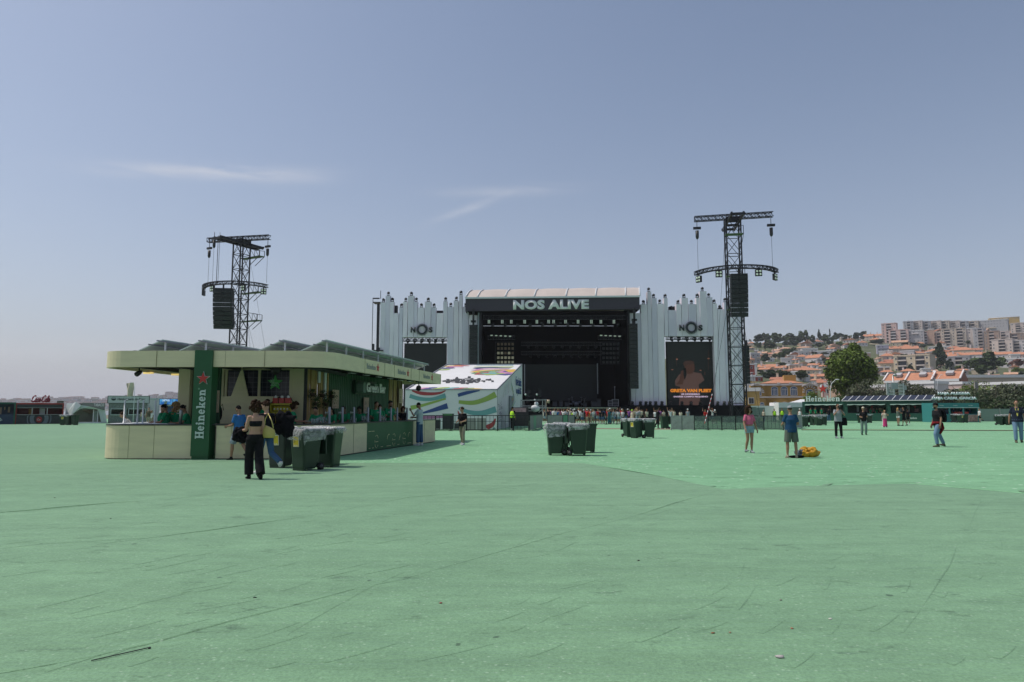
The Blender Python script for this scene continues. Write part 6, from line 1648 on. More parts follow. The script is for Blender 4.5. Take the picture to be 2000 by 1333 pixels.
g=MB();a,b_=C8(1224,405),C8(1276,560);g.bx(a.x+.06,b_.x-.02,a.y+.94,a.y+.96,.17,a.z-.1);g.build('glass_panel',mat('grey_glass',(.12,.17,.15),.2),r)
g=MB();c=C8(1170,430);g.loft([(c.x-.9,Y+3.9,c.z+.4),(c.x,Y+3.9,c.z),(c.x+.8,Y+3.9,c.z+.2)],[(.28,.3),(.5,.3),(.2,.3)],10,(0,1,0));g.build('wall_picture',mat('pic_brown',(.2,.15,.13),.7),r)
r,Y,xa,xb,z=stall(213,288,786.5,826.3,'burger_stall','grey green patterned burger stall with a wide script sign board')
LV=mat('leaf_pattern',(.17,.20,.185),.6,0,.75,7)
g=MB();z2=wz(810.5,Y);z3=wz(798.5,Y);z4=wz(788,Y)
g.bx(xa,xb,Y,Y+.1,.05,z2);g.bx(xa,xb,Y,Y+.1,z3,z4);g.bx(xa,wx(217,Y),Y,Y+.1,z2+.001,z3-.001);g.bx(wx(285,Y),xb,Y,Y+.1,z2+.001,z3-.001);g.bx(xa,xa+.1,Y+.101,Y+2.4,0,z4);g.bx(xb-.1,xb,Y+.101,Y+2.4,0,z4);g.bx(xa,xb,Y+2.401,Y+2.5,0,z4);g.bx(xa,xb,Y+.101,Y+2.4,z4-.1,z4-.001);g.build('wall',LV,r)
g=MB()
for a0,a1 in((217,247),(251,285)):
 x0,x1=wx(a0,Y),wx(a1,Y);g.bx(x0,x1,Y-.05,Y,z3-.07,z3);g.bx(x0,x1,Y-.15,Y,z2-.05,z2+.04);g.bx(x0,x0+.07,Y-.05,Y,z2+.041,z3-.071);g.bx(x1-.07,x1,Y-.05,Y,z2+.041,z3-.071)
g.build('window_frame',M['letter'],r)
SB_=mat('sign_board_grey',(.46,.50,.49),.6,0,.04)
g=MB();zt,zb=wz(774.5,Y),wz(787.5,Y);g.bx(xa-.15,xb+.2,Y-.12,Y+.1,zb,zt);sbd=g.build('sign_board',SB_,r)
g=MB()
for q in((xa-.2,xa-.12,zb-.05,zt+.05),(xb+.17,xb+.25,zb-.05,zt+.05)):g.bx(q[0],q[1],Y-.16,Y+.12,q[2],q[3])
g.bx(xa-.119,xb+.169,Y-.16,Y+.12,zt+.001,zt+.06);g.bx(xa-.119,xb+.169,Y-.16,Y+.12,zb-.06,zb-.001);g.build('sign_edge',mat('edge_green',(.05,.08,.07),.5),sbd)
text_mesh('Hamburgueria do Bairro',(wx(256,Y),Y-.125,wz(780.7,Y)),(1,0,0),(0,0,1),55/1333*Y,6.4/1333*Y,.02,.012,mat('sign_ink',(.04,.05,.05),.6),'lettering',r,shear=.35)
g=MB();c=(wx(221.5,Y),Y-.125,wz(780.5,Y));g.prism([(.28*math.cos(R(180+a*18)),.05+.22*math.sin(R(180+a*18)))for a in range(11)],c,(1,0,0),(0,0,1),.02)
for poly in ringpoly(0,.08,.20,(.24,.16),0,PI,8,1.3):g.prism(poly,c,(1,0,0),(0,0,1),.02)
g.prism(rect(-.32,.32,.05,.09),c,(1,0,0),(0,0,1),.026);g.build('burger_emblem',mat('sign_ink',(.04,.05,.05),.6),r)
fx,fy=wx(261.5,80.5),80.5;root=thing('flag','pale crumpled vertical flag on a thin pole above the burger stall','flag',(fx,fy,0))
g=MB();g.tube((fx,fy,0),(fx-.05,fy,wz(746,fy)),.035,8);g.build('flagpole',M['white_pl'],root)
g=MB();vs=[]
for i in range(9):
 for j in range(9):
  u,v=i/8,j/8;px=247+(260.3-247)*u+v*1.5-1*math.sin(v*5)*(1-u);py=749+(775-749)*v-(1.5*u);vs.append(W(px,py,fy)+Vector((0,.18*math.sin(u*7+v*4),0)))
g.add(vs,[(i*9+j,(i+1)*9+j,(i+1)*9+j+1,i*9+j+1)for i in range(8)for j in range(8)],0,True);g.build('cloth',mat('flag_cloth',(.52,.46,.36),.8,0,.28,1.3,.3,3),root)
r,Y,xa,xb,z=stall(287,311,787,826.5,'container','white container between the burger stall and the blue screen','container')
g=MB();g.bx(xa,xb,Y+3,Y+8,0,z+.4);g.build('wall',M['white'],r)
g=MB();g.bx(xa-.05,xb+.05,Y+2.9,Y+8,z+.41,z+.6);g.build('roof',M['letter'],r)
r,Y,xa,xb,z=stall(308,362,792,826,'screen_stall','navy stall with grey roof carrying a wide blue screen')
g=MB();g.bx(xa+.6,xb,Y,Y+3,0,wz(794,Y));g.add([(xa,Y-.01,0),(xa+.6,Y-.01,0),(xa+1.2,Y-.01,wz(784,Y)),(xa+.85,Y-.01,wz(784,Y))],[(0,1,2,3)],1);g.bx(xa+1.0,xb,Y-.05,Y+3,wz(793.8,Y),wz(791.5,Y),1);g.build('wall',[NV,mat('stall_grey',(.25,.30,.28),.6)],r)
zt,zb=wz(779,Y),wz(791.3,Y);root=thing('led_screen','wide bright blue screen with pale lettering above the navy stall','screen',(wx(332,Y),Y,zb))
g=MB();g.bx(wx(311.5,Y),wx(353,Y),Y-.1,Y+.3,zb,zt);g.build('casing',M['dark'],root)
SC_B=bpy.data.materials.new('blue_screen');SC_B.use_nodes=True
nt=SC_B.node_tree;b_=nt.nodes['Principled BSDF'];b_.inputs['Base Color'].default_value=(.01,.02,.03,1)
tcn=nt.nodes.new('ShaderNodeTexCoord');nn=nt.nodes.new('ShaderNodeTexNoise');nn.inputs['Scale'].default_value=1.6;nn.inputs['Detail'].default_value=4;nt.links.new(tcn.outputs['Object'],nn.inputs['Vector'])
cr_=nt.nodes.new('ShaderNodeValToRGB');cr_.color_ramp.elements[0].position=.4;cr_.color_ramp.elements[0].color=(.01,.10,.42,1);cr_.color_ramp.elements[1].position=.62;cr_.color_ramp.elements[1].color=(.10,.42,.72,1)
nt.links.new(nn.outputs['Fac'],cr_.inputs[0]);nt.links.new(cr_.outputs[0],b_.inputs['Emission Color']);b_.inputs['Emission Strength'].default_value=.8
g=MB();g.bx(wx(312.2,Y),wx(337.0,Y),Y-.12,Y-.101,zb+.06,zt-.06);g.build('display',SC_B,root);g=MB();g.bx(wx(337.7,Y),wx(352,Y),Y-.12,Y-.101,zb+.06,zt-.06);g.build('display',SC_B,root)
text_mesh('NOVA',(wx(325,Y),Y-.125,wz(782.5,Y)),(1,0,0),(0,0,1),14/1333*Y,4.6/1333*Y,.01,.03,em('screen_pale',(.55,.75,.95),.8),'lettering',root)
for o in STL:
 a=math.atan2(-o.location.x,o.location.y)*.97;o.rotation_euler.z=a;o.scale=(math.cos(a),1,1)
# ---- stalls on the right
r=thing('green_drinks_stall','long dark green drinks stall in three bays with solar roof and pale letters','stall',(wx(1690,99),99,0))
HA,HB=G(1568,821.6),G(1822,824.3);HDv=(HB-HA).normalized();HN=Vector((HDv.y,-HDv.x,0));LH=(HB-HA).length;ZH=wz(785,HA.y)
def hp(px,off=0):
 d=W(px,800,10);d=Vector((d.x,d.y));det=d.x*(-HDv.y)+d.y*HDv.x;t=(HA.x*(-HDv.y)+HA.y*HDv.x)/det
 return Vector((d.x*t,d.y*t,0))+HN*off
def hs(px):return(hp(px)-HA).dot(HDv)
def hbox(g,s0,s1,n0,n1,z0,z1,m=0):
 vs=[HA+HDv*s+HN*n+Vector((0,0,z))for s in(s0,s1)for n in(n0,n1)for z in(z0,z1)]
 g.add(vs,[(0,1,3,2),(4,6,7,5),(0,4,5,1),(2,3,7,6),(0,2,6,4),(1,5,7,3)],m)
HG=mat('stall_green',(.006,.060,.040),.5,0,.08)
zt_=ZH;bays=[(1572.5,1647),(1655,1731),(1739,1817)];ed_=[0]+[q for a,b_ in bays for q in(hs(a),hs(b_))]+[LH]
g=MB();hbox(g,0,LH,-.1,0,.02,1.15);hbox(g,0,LH,-.1,0,zt_-.38,zt_)
for i in range(0,8,2):hbox(g,ed_[i],ed_[i+1],-.1,0,1.151,zt_-.381)
hbox(g,0,LH,-2.5,-2.4,0,zt_);hbox(g,0,.1,-2.399,-.101,0,zt_);hbox(g,LH-.1,LH,-2.399,-.101,0,zt_);hbox(g,.101,LH-.101,-2.399,-.101,zt_-.1,zt_-.01);g.build('wall',HG,r)
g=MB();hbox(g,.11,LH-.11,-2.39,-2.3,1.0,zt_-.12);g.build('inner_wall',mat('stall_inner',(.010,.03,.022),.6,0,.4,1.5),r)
for a,b_ in bays:
 s0,s1=hs(a)+.05,hs(b_)-.05;g=MB();n=10;vs=[]
 for i in range(n+1):
  for j,(no,zz)in enumerate(((.0,zt_-.40),(.35,zt_-.55-.05*math.sin(i*2.3)))):
   vs.append(HA+HDv*(s0+(s1-s0)*i/n)+HN*no+Vector((0,0,zz)))
 g.add(vs,[(2*i,2*i+2,2*i+3,2*i+1)for i in range(n)],0,True);g.build('awning',mat('awning_pale',(.20,.32,.27),.7),r)
random.seed(14)
for a,b_ in bays:
 for k in range(5):
  s=hs(a)+.5+k*(hs(b_)-hs(a))/5.2;g=MB();w_=random.uniform(.25,.5);hbox(g,s,s+w_,-2.28,-2.25,1.35,1.35+random.uniform(.4,.9));g.build('poster',random.choice([mat('poster_cream',(.34,.30,.16),.7),mat('poster_grey',(.3,.33,.34),.6),mat('poster_mix',(.3,.18,.16),.7,0,.6,5)]),r)
 s=(hs(a)+hs(b_))/2;g=MB();star_mb(g,0,0,.2,HA+HDv*s+HN*-2.24+Vector((0,0,zt_-.85)),HDv,(0,0,1),.02);g.build('inner_star',RS,r)
s=hs(1775);g=MB();star_mb(g,0,0,.2,HA+HDv*s+HN*.002+Vector((0,0,.85)),HDv,(0,0,1),.02);g.build('front_star',RS,r)
g=MB();o_=hp(1771,.002);slab_word(g,'Heineken',(o_.x,o_.y,.38),HDv,(0,0,1),17/1333*95,.26,.01);g.build('front_lettering',M['letter'],r)
g=MB();o_=hp(1574.5,.0);o2_=hp(1643,0);slab_word(g,'Heineken',(o_.x,o_.y,zt_+.02),HDv,(0,0,1),(o2_-o_).length,11/1333*102,.10);g.build('roof_lettering',M['letter'],r)
o_=hp(1609.5,-.2);g=MB();star_mb(g,0,0,10.3/1333*102,(o_.x,o_.y,wz(759,102)),HDv,(0,0,1),.2);g.build('roof_star_border',M['letter'],r)
g=MB();star_mb(g,0,0,9.3/1333*102,(o_.x,o_.y,wz(759,102)),HDv,(0,0,1),.14,0,.4,.201);g.tube((o_.x,o_.y+.1,zt_),(o_.x,o_.y+.1,wz(762,102)),.05,6);g.build('roof_star',M['red'],r)
s=hs(1646)
PVR=mat('pv_cells',(.018,.020,.034),.25,0,.15);nP=12;stp=(LH-s)/nP
for i in range(nP):
 s0,s1=s+i*stp+.04,s+(i+1)*stp-.04;g=MB();A4=[HA+HDv*s0+HN*.25+Vector((0,0,zt_+.12)),HA+HDv*s1+HN*.25+Vector((0,0,zt_+.12)),HA+HDv*s1+HN*-1.55+Vector((0,0,zt_+.80)),HA+HDv*s0+HN*-1.55+Vector((0,0,zt_+.80))]
 sk=HDv*(-.0)
 dn=Vector((0,0,-.05));g.add(A4+[p+dn for p in A4],[(0,1,2,3),(7,6,5,4),(0,4,5,1),(1,5,6,2),(2,6,7,3),(3,7,4,0)]);g.build('solar_panel',PVR,r)
g=MB();hbox(g,s,LH,.2,.3,zt_+.02,zt_+.10);hbox(g,s,LH,-1.65,-1.5,zt_+.02,zt_+.7)
for i in range(nP+1):
 a4=HA+HDv*(s+i*stp)+HN*.26+Vector((0,0,zt_+.14));b4=HA+HDv*(s+i*stp)+HN*-1.56+Vector((0,0,zt_+.82));g.beam(a4,b4,.07,.04)
g.build('solar_rail',M['white'],r)
r,Y,xa,xb,z=stall(1822.5,1912.5,787.5,825,'turquoise_stall','turquoise stall with two rows of raised letters on its roof')
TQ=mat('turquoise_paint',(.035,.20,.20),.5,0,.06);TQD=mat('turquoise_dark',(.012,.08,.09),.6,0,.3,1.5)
g=MB();za,zb2=wz(796.5,Y),wz(809,Y);g.bx(xa,xb,Y,Y+.15,za,z);g.bx(xa,xb,Y,Y+.1,0,zb2)
for px in(1823,1853,1880,1909):g.bx(wx(px,Y),wx(px+3,Y),Y+.01,Y+.1,zb2+.001,za-.001)
g.bx(xa,xa+.1,Y+.151,Y+2.4,0,z);g.bx(xb-.1,xb,Y+.151,Y+2.4,0,z);g.bx(xa,xb,Y+2.4,Y+2.5,0,z);g.bx(xa+.1,xb-.1,Y+.16,Y+2.39,z-.12,z-.02);g.build('wall',TQ,r)
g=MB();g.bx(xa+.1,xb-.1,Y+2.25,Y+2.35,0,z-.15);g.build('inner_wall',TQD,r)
g=MB();g.bx(xa,xb,Y-.06,Y+.2,za-.05,za+.02);g.build('awning_edge',M['letter'],r)
for px in(1839,1866,1896):text_mesh('CASAL',(wx(px,Y),Y-.005,wz(792.5,Y)),(1,0,0),(0,0,1),9/1333*Y,1.7/1333*Y,.01,.01,M['letter'],'small_lettering',r)
g=MB();
for px,c in((1864,1),(1872,0),(1884,1)):g.bx(wx(px,Y),wx(px+7,Y),Y+.0,Y+.4,zb2+.02,wz(805,Y),0)
g.build('drinks_crate',REDB,r)
g=MB();g.bx(wx(1889,Y),wx(1908,Y),Y-.03,Y-.001,.1,zb2-.1);g.build('poster',mat('poster_colour',(.34,.20,.18),.6,0,.9,2.2),r)
SGN=mat('sign_pale_blue',(.74,.80,.82),.5,0,0)
for body,a0,a1,y0,y1 in(('HAJA ALEGRIA',1834.5,1897.5,766,772.3),('HAJA CASAL GARCIA',1822.5,1909.5,775.3,782.3)):
 text_mesh(body,(wx((a0+a1)/2,Y,775),Y+.3,wz((y0+y1)/2,Y)),(1,0,0),(0,0,1),(a1-a0)/1333*Y,(y1-y0)/1333*Y,.10,.05,SGN,'roof_lettering',r)
g=MB()
for px in(1826,1845,1866,1890,1907):g.bx(wx(px,Y)-.03,wx(px,Y)+.03,Y+.5,Y+.56,z,wz(768 if 1834<px<1898 else 777,Y))
g.build('sign_frame',M['steel_dark'],r)
def at(px,py,Y):return W(px,py,Y)
Y=118;root=thing('panel_mast','grey mast with slatted panels and a square box above the green stall','mast',(wx(1748,Y),Y,0))
g=MB();g.tube((wx(1747.5,Y),Y,0),(wx(1747.5,Y),Y,wz(734,Y)),.12,8);g.build('pole',M['steel'],root)
g=MB()
for x0,x1 in((1735,1748),(1756,1767)):
 for k in range(9):g.bx(wx(x0,Y),wx(x1,Y),Y-.3,Y-.1,wz(751.5+k*2.9,Y),wz(750.3+k*2.9,Y))
 g.bx(wx(x1-1,Y),wx(x1,Y),Y-.09,Y,wz(778,Y),wz(749,Y))
g.build('slats',M['white_pl'],root)
g=MB();g.bx(wx(1740,Y),wx(1753.5,Y),Y-.5,Y-.31,wz(760.5,Y),wz(748,Y));g.bx(wx(1732,Y),wx(1735,Y),Y-.4,Y-.1,wz(771.5,Y),wz(748,Y));g.bx(wx(1766,Y),wx(1770.5,Y),Y-.4,Y-.1,wz(762,Y),wz(753,Y));g.build('box',mat('box_grey',(.30,.32,.33),.6),root)
g=MB();p=at(1747.5,733,Y);g.ball(p,(.35,.35,.25),8,6);g.build('lamp',M['steel'],root)
def street_lamp(px,pytop,Y,dirn,label):
 x=wx(px,Y);zt=wz(pytop,Y);root=thing('street_lamp',label,'street lamp',(x,Y,0),0,'street lamps behind the stalls')
 g=MB();g.loft([(x,Y,0),(x,Y,zt*.72),(x+dirn*.3,Y,zt*.9),(x+dirn*1.1,Y,zt)],[.10,.07,.06,.05],8);g.build('pole',M['white_pl'],root)
 g=MB();g.ball((x+dirn*1.45,Y,zt+.03),(.42,.16,.10),10,6);g.build('lamp_head',M['white'],root)
street_lamp(1623,742,130,1,'curved white street lamp right of the red star');street_lamp(1833,733,190,1,'street lamp in front of the orange roofs, right arm');street_lamp(1831,731,192,-1,'street lamp in front of the orange roofs, left arm')
Y=125;x=wx(1910.5,Y);g=MB();g.bx(x-.22,x+.22,Y,Y+.3,0,wz(746,Y));g.bx(x-.3,x-.22,Y,Y+.3,0,wz(746,Y))
tag(g.build('grey_mast',mat('mast_grey',(.28,.26,.24),.7,0,.5,6)),'thin mottled grey mast at the right end of the turquoise stall','mast')
FG=mat('fence_grey_green',(.20,.25,.22),.7,0,.06)
root=thing('boundary_fence','plain grey green boundary fence right of the turquoise stall','fence',(wx(1960,96),96,0))
xs=[1913,1952,1992,2032,2072,2115,2160]
for i in range(6):
 g=MB();x0,x1=wx(xs[i],96),wx(xs[i+1],96);g.bx(x0+.02,x1-.02,96,96.08,.02,wz(799,96));g.build('fence_panel',FG,root)
 g=MB();g.bx(x0-.05,x0+.05,95.9,95.995,0,wz(798,96));g.build('post',M['steel'],root)
root=thing('hoarding','low grey green hoarding behind the crowd barriers','hoarding',(wx(1500,108),108,0));xs=[1462,1478,1494,1521,1545,1569]
for i in range(5):
 if i==2:continue
 g=MB();g.bx(wx(xs[i],108)+.02,wx(xs[i+1],108)-.02,108,108.08,.02,wz(795.5+(i%2),108));g.build('fence_panel',FG,root)
g=MB();g.bx(wx(1463,114),wx(1522,114),114,117,0,wz(793,114));tag(g.build('white_cabin',M['white']),'low white site cabin beside the right tower','cabin')
g=MB();g.bx(wx(1521,112),wx(1568,112),112,116,0,wz(786.5,112));g.add([(wx(1542,112),112,wz(786.3,112)),(wx(1572,112),112,wz(786.3,112)),(wx(1572,116),116,wz(786.3,112)),(wx(1542,116),116,wz(786.3,112)),(wx(1564,114),114,wz(780,112)),(wx(1572,114),114,wz(780,112))],[(0,1,5,4),(3,4,5,2),(0,4,3),(1,2,5)])
tag(g.build('white_tent',M['white']),'small white tent left of the green drinks stall','tent')
def lowb(px,py0,py1,w,D_,c,label,flat=True,nw=6,rot=-30):
 return house(px,py1,w,py1-py0,'flat' if flat else 'hip',c,'orange',label,None,rot=rot,D=D_,nwin=nw)
lowb(1468,765,806,30,150,'yellow','low ochre wing left of the mansion',True,2,0);lowb(1800,751,806,70,200,'white','white and pink house behind the olive trees',True,10);lowb(1860,752,806,60,205,'pink','pink house with small windows behind the turquoise lettering',True,8)
lowb(1700,758,806,80,200,'palepink','pale pink long house hidden behind the olive trees',True,8);lowb(1640,750,806,60,195,'peach','peach house under the big tree right of the lamp',True,8);lowb(1960,752,806,110,200,'white','white building behind the trees at right',True,6)
# ---- crowd barriers
def barrier(a,b_,h,label,mesh=False,grp='black crowd barriers',col='dark',nb=None):
 a=Vector(a);b_=Vector(b_);root=thing('crowd_barrier',label,'barrier',tuple((a+b_)/2),0,grp);d=(b_-a);L_=d.length;d.normalize();n=Vector((d.y,-d.x,0))
 g=MB();g.beam(a+Vector((0,0,h)),b_+Vector((0,0,h)),.06,.06);g.beam(a+Vector((0,0,.08)),b_+Vector((0,0,.08)),.06,.06)
 for p in(a,b_):g.beam(p,p+Vector((0,0,h)),.06,.06)
 g.beam(a+Vector((0,0,h*.62)),b_+Vector((0,0,h*.62)),.03,.03);g.build('frame',M[col],root)
 g=MB();k=nb or int(L_/.28)
 for i in range(1,k):p=a+d*(L_*i/k);g.beam(p+Vector((0,0,.1)),p+Vector((0,0,h-.03)),.028,.028)
 g.build('bars',M[col],root)
 g=MB()
 for p in(a+d*.1,b_-d*.1):g.beam(p+n*.35,p-n*.35,.06,.04)
 g.build('foot',M[col],root)
 if mesh:
  g=MB();g.prism(rect(.03,L_-.03,.05,h-.03),a+n*.05,d,(0,0,1),.012);g.build('cover_sheet',mesh,root)
 return root
YA=51.6;xs=[820+i*30.4 for i in range(8)]
nm=['behind the customer in the pale tee','left of the man in the black tee','behind the man in the black tee','right of the man in the black tee','under the middle of the tent','under the tent corner','in front of the steward in the yellow vest']
for i in range(7):
 barrier(G(xs[i]+.5,842),G(xs[i+1]-.5,842),1.16,'black barred barrier %s'%nm[i])
SH=mat('grey_screen_sheet',(.20,.21,.20),.7,0,.25,3,.2,6);SHG=mat('green_screen_sheet',(.10,.26,.16),.6,0,.1)
barrier(G(1034,842),G(1041,840),1.16,'narrow grey covered barrier at the corner right of the steward',SH);barrier(G(1041,840),G(1046,838.8),1.16,'pale green covered strip of barrier at the corner',SHG);barrier(G(1046,838.8),G(1058,836),1.16,'grey covered barrier running back from the corner',SH)
Yb=75
barrier(G(1069,829.6),G(1099,829.6),1.04,'grey covered barrier behind the left bin pair',mat('grey_screen_sheet2',(.24,.25,.24),.7,0,.25,3,.2,6));barrier(G(1099.5,829.6),G(1109,829.6),1.04,'green covered barrier strip behind the left bins',SHG);barrier(G(1109.5,829.6),G(1122,829.6),1.04,'short grey covered barrier behind the steward near the orange shirt',SH)
xs=[1122.5+i*20.6 for i in range(10)]
for i in range(9):barrier(G(xs[i]+.3,829.6),G(xs[i+1]-.3,829.6),1.04,'black barred barrier in front of the crowd, %s'%['at the yellow vest','at the orange shirt','right of the orange shirt','left of the teal outfit','at the teal outfit','right of the teal outfit','left of the middle bins','above the middle bins','right of the middle bins'][i])
ML=[mat('mesh_cover_%d'%i,c,.7,0,.35,2.5,.2,5,alpha=al)for i,(c,al)in enumerate((((.34,.34,.31),.97),((.16,.19,.17),.62),((.14,.17,.15),.55)))]
xs=[1311,1332,1356,1383,1410,1437,1464,1492,1530]
for i in range(8):barrier(G(xs[i]+.3,840.5),G(xs[i+1]-.3,840.5),1.12,('pale covered barrier, %s'%('leftmost of the covered run','second of the covered run')[i])if i<2 else 'dark net covered barrier %s'%['below the right screen left part','below the right screen','left of the pink shirt','behind the pink shirt woman','right of the pink shirt woman','behind the man in the dark blue tee'][i-2],ML[0]if i<2 else ML[1+i%2],'covered barriers right of the middle','steel' if i<2 else 'dark')
barrier(G(1530.5,840.5),G(1566,836),1.12,'pale covered end barrier beside the bins near the blue tee man',ML[0],'covered barriers right of the middle','steel')
a,b_=W(1376,828,53),W(1391,770,56);g=MB()
for i in range(14):g.tube(a.lerp(b_,i/14),a.lerp(b_,(i+1)/14),.022,6,i%2)
tag(g.build('striped_pole',[M['red'],M['white']]),'thin red and white striped pole leaning behind the covered barriers','pole')
def ramp(p0,p1,nseg,cols,label,grp):
 a=G(*p0);b_=G(*p1)
 for i in range(nseg):
  u,v=a.lerp(b_,i/nseg),a.lerp(b_,(i+.985)/nseg);d=(v-u).normalized();n=Vector((d.y,-d.x,0));g=MB()
  vs=[]
  for p in(u,v):vs+=[p+n*.25,p+n*.13+Vector((0,0,.05)),p-n*.13+Vector((0,0,.05)),p-n*.25]
  g.add(vs,[(0,4,5,1),(1,5,6,2),(2,6,7,3),(0,1,2,3),(7,6,5,4)],0);vs2=[q+Vector((0,0,.004))for q in(vs[1],vs[5],vs[6],vs[2])];g.add(vs2,[(0,1,2,3)],1)
  tag(g.build('cable_ramp',cols),label,'cable ramp',grp)
ramp((1566,840.5),(2120,842.5),24,[M['rubber'],mat('ramp_yellow',(.55,.36,.05),.6)],'yellow and black cable ramp segment in the line across the turf at right','cable ramp segments right of the barriers')
ramp((1158,838),(1310,839.2),7,[mat('ramp_red',(.20,.10,.09),.7),mat('ramp_red2',(.26,.14,.12),.7)],'reddish cable ramp segment in the line between bins and covered barriers','cable ramp segments behind the middle bins')
root=thing('camera_platform','grey scaffold camera platform right of the striped tent','scaffold',(wx(1045,62),62,0))
def sp(x,y,Y=62):return W(900+x/4.166,540+y/4.166,Y)
g=MB()
for(x0,y0,x1,y1,dy)in((490,1005,490,1150,0),(665,1000,665,1180,0),(690,1000,695,1180,.8),(490,1010,700,1005,0),(485,1055,700,1055,0),(485,1068,700,1068,0),(635,1110,690,1060,.4),(490,1010,515,1010,1),(515,1005,515,1060,1),(500,1095,660,1095,0)):
 a,b_=sp(x0,y0),sp(x1,y1);g.beam(a+Vector((0,dy,0)),b_+Vector((0,dy,0)),.07,.07)
a,b_=sp(485,1060),sp(700,1066);g.bx(a.x,b_.x,61.8,63.4,b_.z-.1,b_.z);g.build('scaffold',M['steel'],root)
g=MB();c=sp(605,1075);g.ball((c.x,61.7,c.z),(.42,.3,.32),10,8,jit=.12);g.ball((c.x+.1,61.7,c.z+.4),(.2,.15,.2),8,6,jit=.1);g.ball((c.x-.05,61.6,c.z+.75),(.08,.08,.08),8,6)
tag(g.build('covered_camera',mat('rain_cover',(.55,.57,.58),.5,0,.2,3,.6,5)),'camera wrapped in a crumpled white rain cover on the scaffold','camera')
g=MB();a,b_=sp(700,1016),sp(722,1020);g.loft([a,b_],[.14,.17],12);g.tube(sp(696,1020),sp(690,1180),.03,6);tag(g.build('fan_light',mat('tan_cap',(.40,.33,.22),.5)),'round tan lamp on a stand at the right end of the scaffold','lamp')
g=MB();a=sp(480,1095,60);g.bx(a.x-.8,a.x+.75,59.6,60.4,.2,a.z+.3,0);g.bx(a.x-.6,a.x+.55,59.58,59.6,a.z-.1,a.z+.25,1);tag(g.build('equipment_cart',[mat('cart_dark',(.04,.035,.035),.6),mat('cart_pale',(.45,.28,.28),.6,0,.4,6)]),'equipment cart with pale pink boxes behind the steward','cart')
random.seed(30)
for px,w,h,lb in((832,14,12,'leftmost flight case behind the left barriers'),(851,16,18,'tall flight case behind the left barriers, left of the rack'),(895,15,11,'flight case just behind the man in the black tee')):
 Y=53.2;x=wx(px,Y);ww=w/1333*Y;hh=h/1333*Y;root=thing('flight_case',lb,'flight case',(x,Y,0),0,'flight cases behind the left barriers')
 g=MB();g.bx(x-ww/2,x+ww/2,Y,Y+.7,.12,.12+hh);g.build('case',mat('case_black',(.03,.03,.035),.5),root)
 g=MB();
 for zz in(.12,.12+hh):g.bx(x-ww/2-.02,x+ww/2+.02,Y-.02,Y,zz-.03,zz+.03)
 g.build('edge',M['steel'],root)
x,Y=wx(875,53.4),53.4;root=thing('generator_rack','rack with lit panel standing higher than the left barriers','rack',(x,Y,0))
g=MB();g.bx(x-.42,x+.42,Y,Y+.6,.1,wz(809,Y));g.build('cabinet',mat('case_black',(.03,.03,.035),.5),root);g=MB();g.bx(x-.34,x+.34,Y-.02,Y,wz(812.5,Y),wz(810,Y));g.build('panel',mat('rack_green',(.02,.05,.02),.4,emit=(.2,1,.3),estr=.12),root);g=MB();g.bx(x-.45,x+.45,Y-.04,Y+.62,wz(809,Y)+.002,wz(808,Y));g.build('frame',M['steel'],root)
for px,lb in((921,'pale block behind the left barriers, left one'),(940,'pale block behind the left barriers, right one')):
 x,Y=wx(px,53.5),53.5;g=MB();g.bx(x-.34,x+.34,Y,Y+.7,.02,.95);tag(g.build('water_tank',mat('tank_pale',(.30,.30,.27),.6)),lb,'container','pale blocks behind the left barriers')
# ---- wheeled bins
BG_=mat('bin_green',(.008,.028,.015),.38,0,.08,spec=.5);BG2=mat('bin_grey_green',(.026,.034,.030),.4,0,.08,spec=.5)
LIN=bpy.data.materials.new('clear_liner');LIN.use_nodes=True;nt=LIN.node_tree;b_=nt.nodes['Principled BSDF']
b_.inputs['Base Color'].default_value=(.62,.62,.64,1);b_.inputs['Roughness'].default_value=.22;b_.inputs['Alpha'].default_value=.55
n1=nt.nodes.new('ShaderNodeTexNoise');n1.inputs['Scale'].default_value=4.5;n1.inputs['Detail'].default_value=6;n1.inputs['Distortion'].default_value=1.5
t1_=nt.nodes.new('ShaderNodeTexCoord');nt.links.new(t1_.outputs['Object'],n1.inputs['Vector'])
mr_=nt.nodes.new('ShaderNodeMapRange');mr_.inputs[1].default_value=.35;mr_.inputs[2].default_value=.65;mr_.inputs[3].default_value=.12;mr_.inputs[4].default_value=.62
nt.links.new(n1.outputs['Fac'],mr_.inputs[0]);nt.links.new(mr_.outputs[0],b_.inputs['Alpha'])
bp_=nt.nodes.new('ShaderNodeBump');bp_.inputs['Strength'].default_value=.6;bp_.inputs['Distance'].default_value=.03;nt.links.new(n1.outputs['Fac'],bp_.inputs['Height']);nt.links.new(bp_.outputs[0],b_.inputs['Normal'])
def rrect(w,d,r,z,n=4,yo=0):
 out=[]
 for cx,cy,a0 in((w/2-r,d/2-r,0),(-w/2+r,d/2-r,90),(-w/2+r,-d/2+r,180),(w/2-r,-d/2+r,270)):
  for i in range(n+1):a=R(a0+90*i/n);out.append((cx+r*math.cos(a),yo+cy+r*math.sin(a),z))
 return out
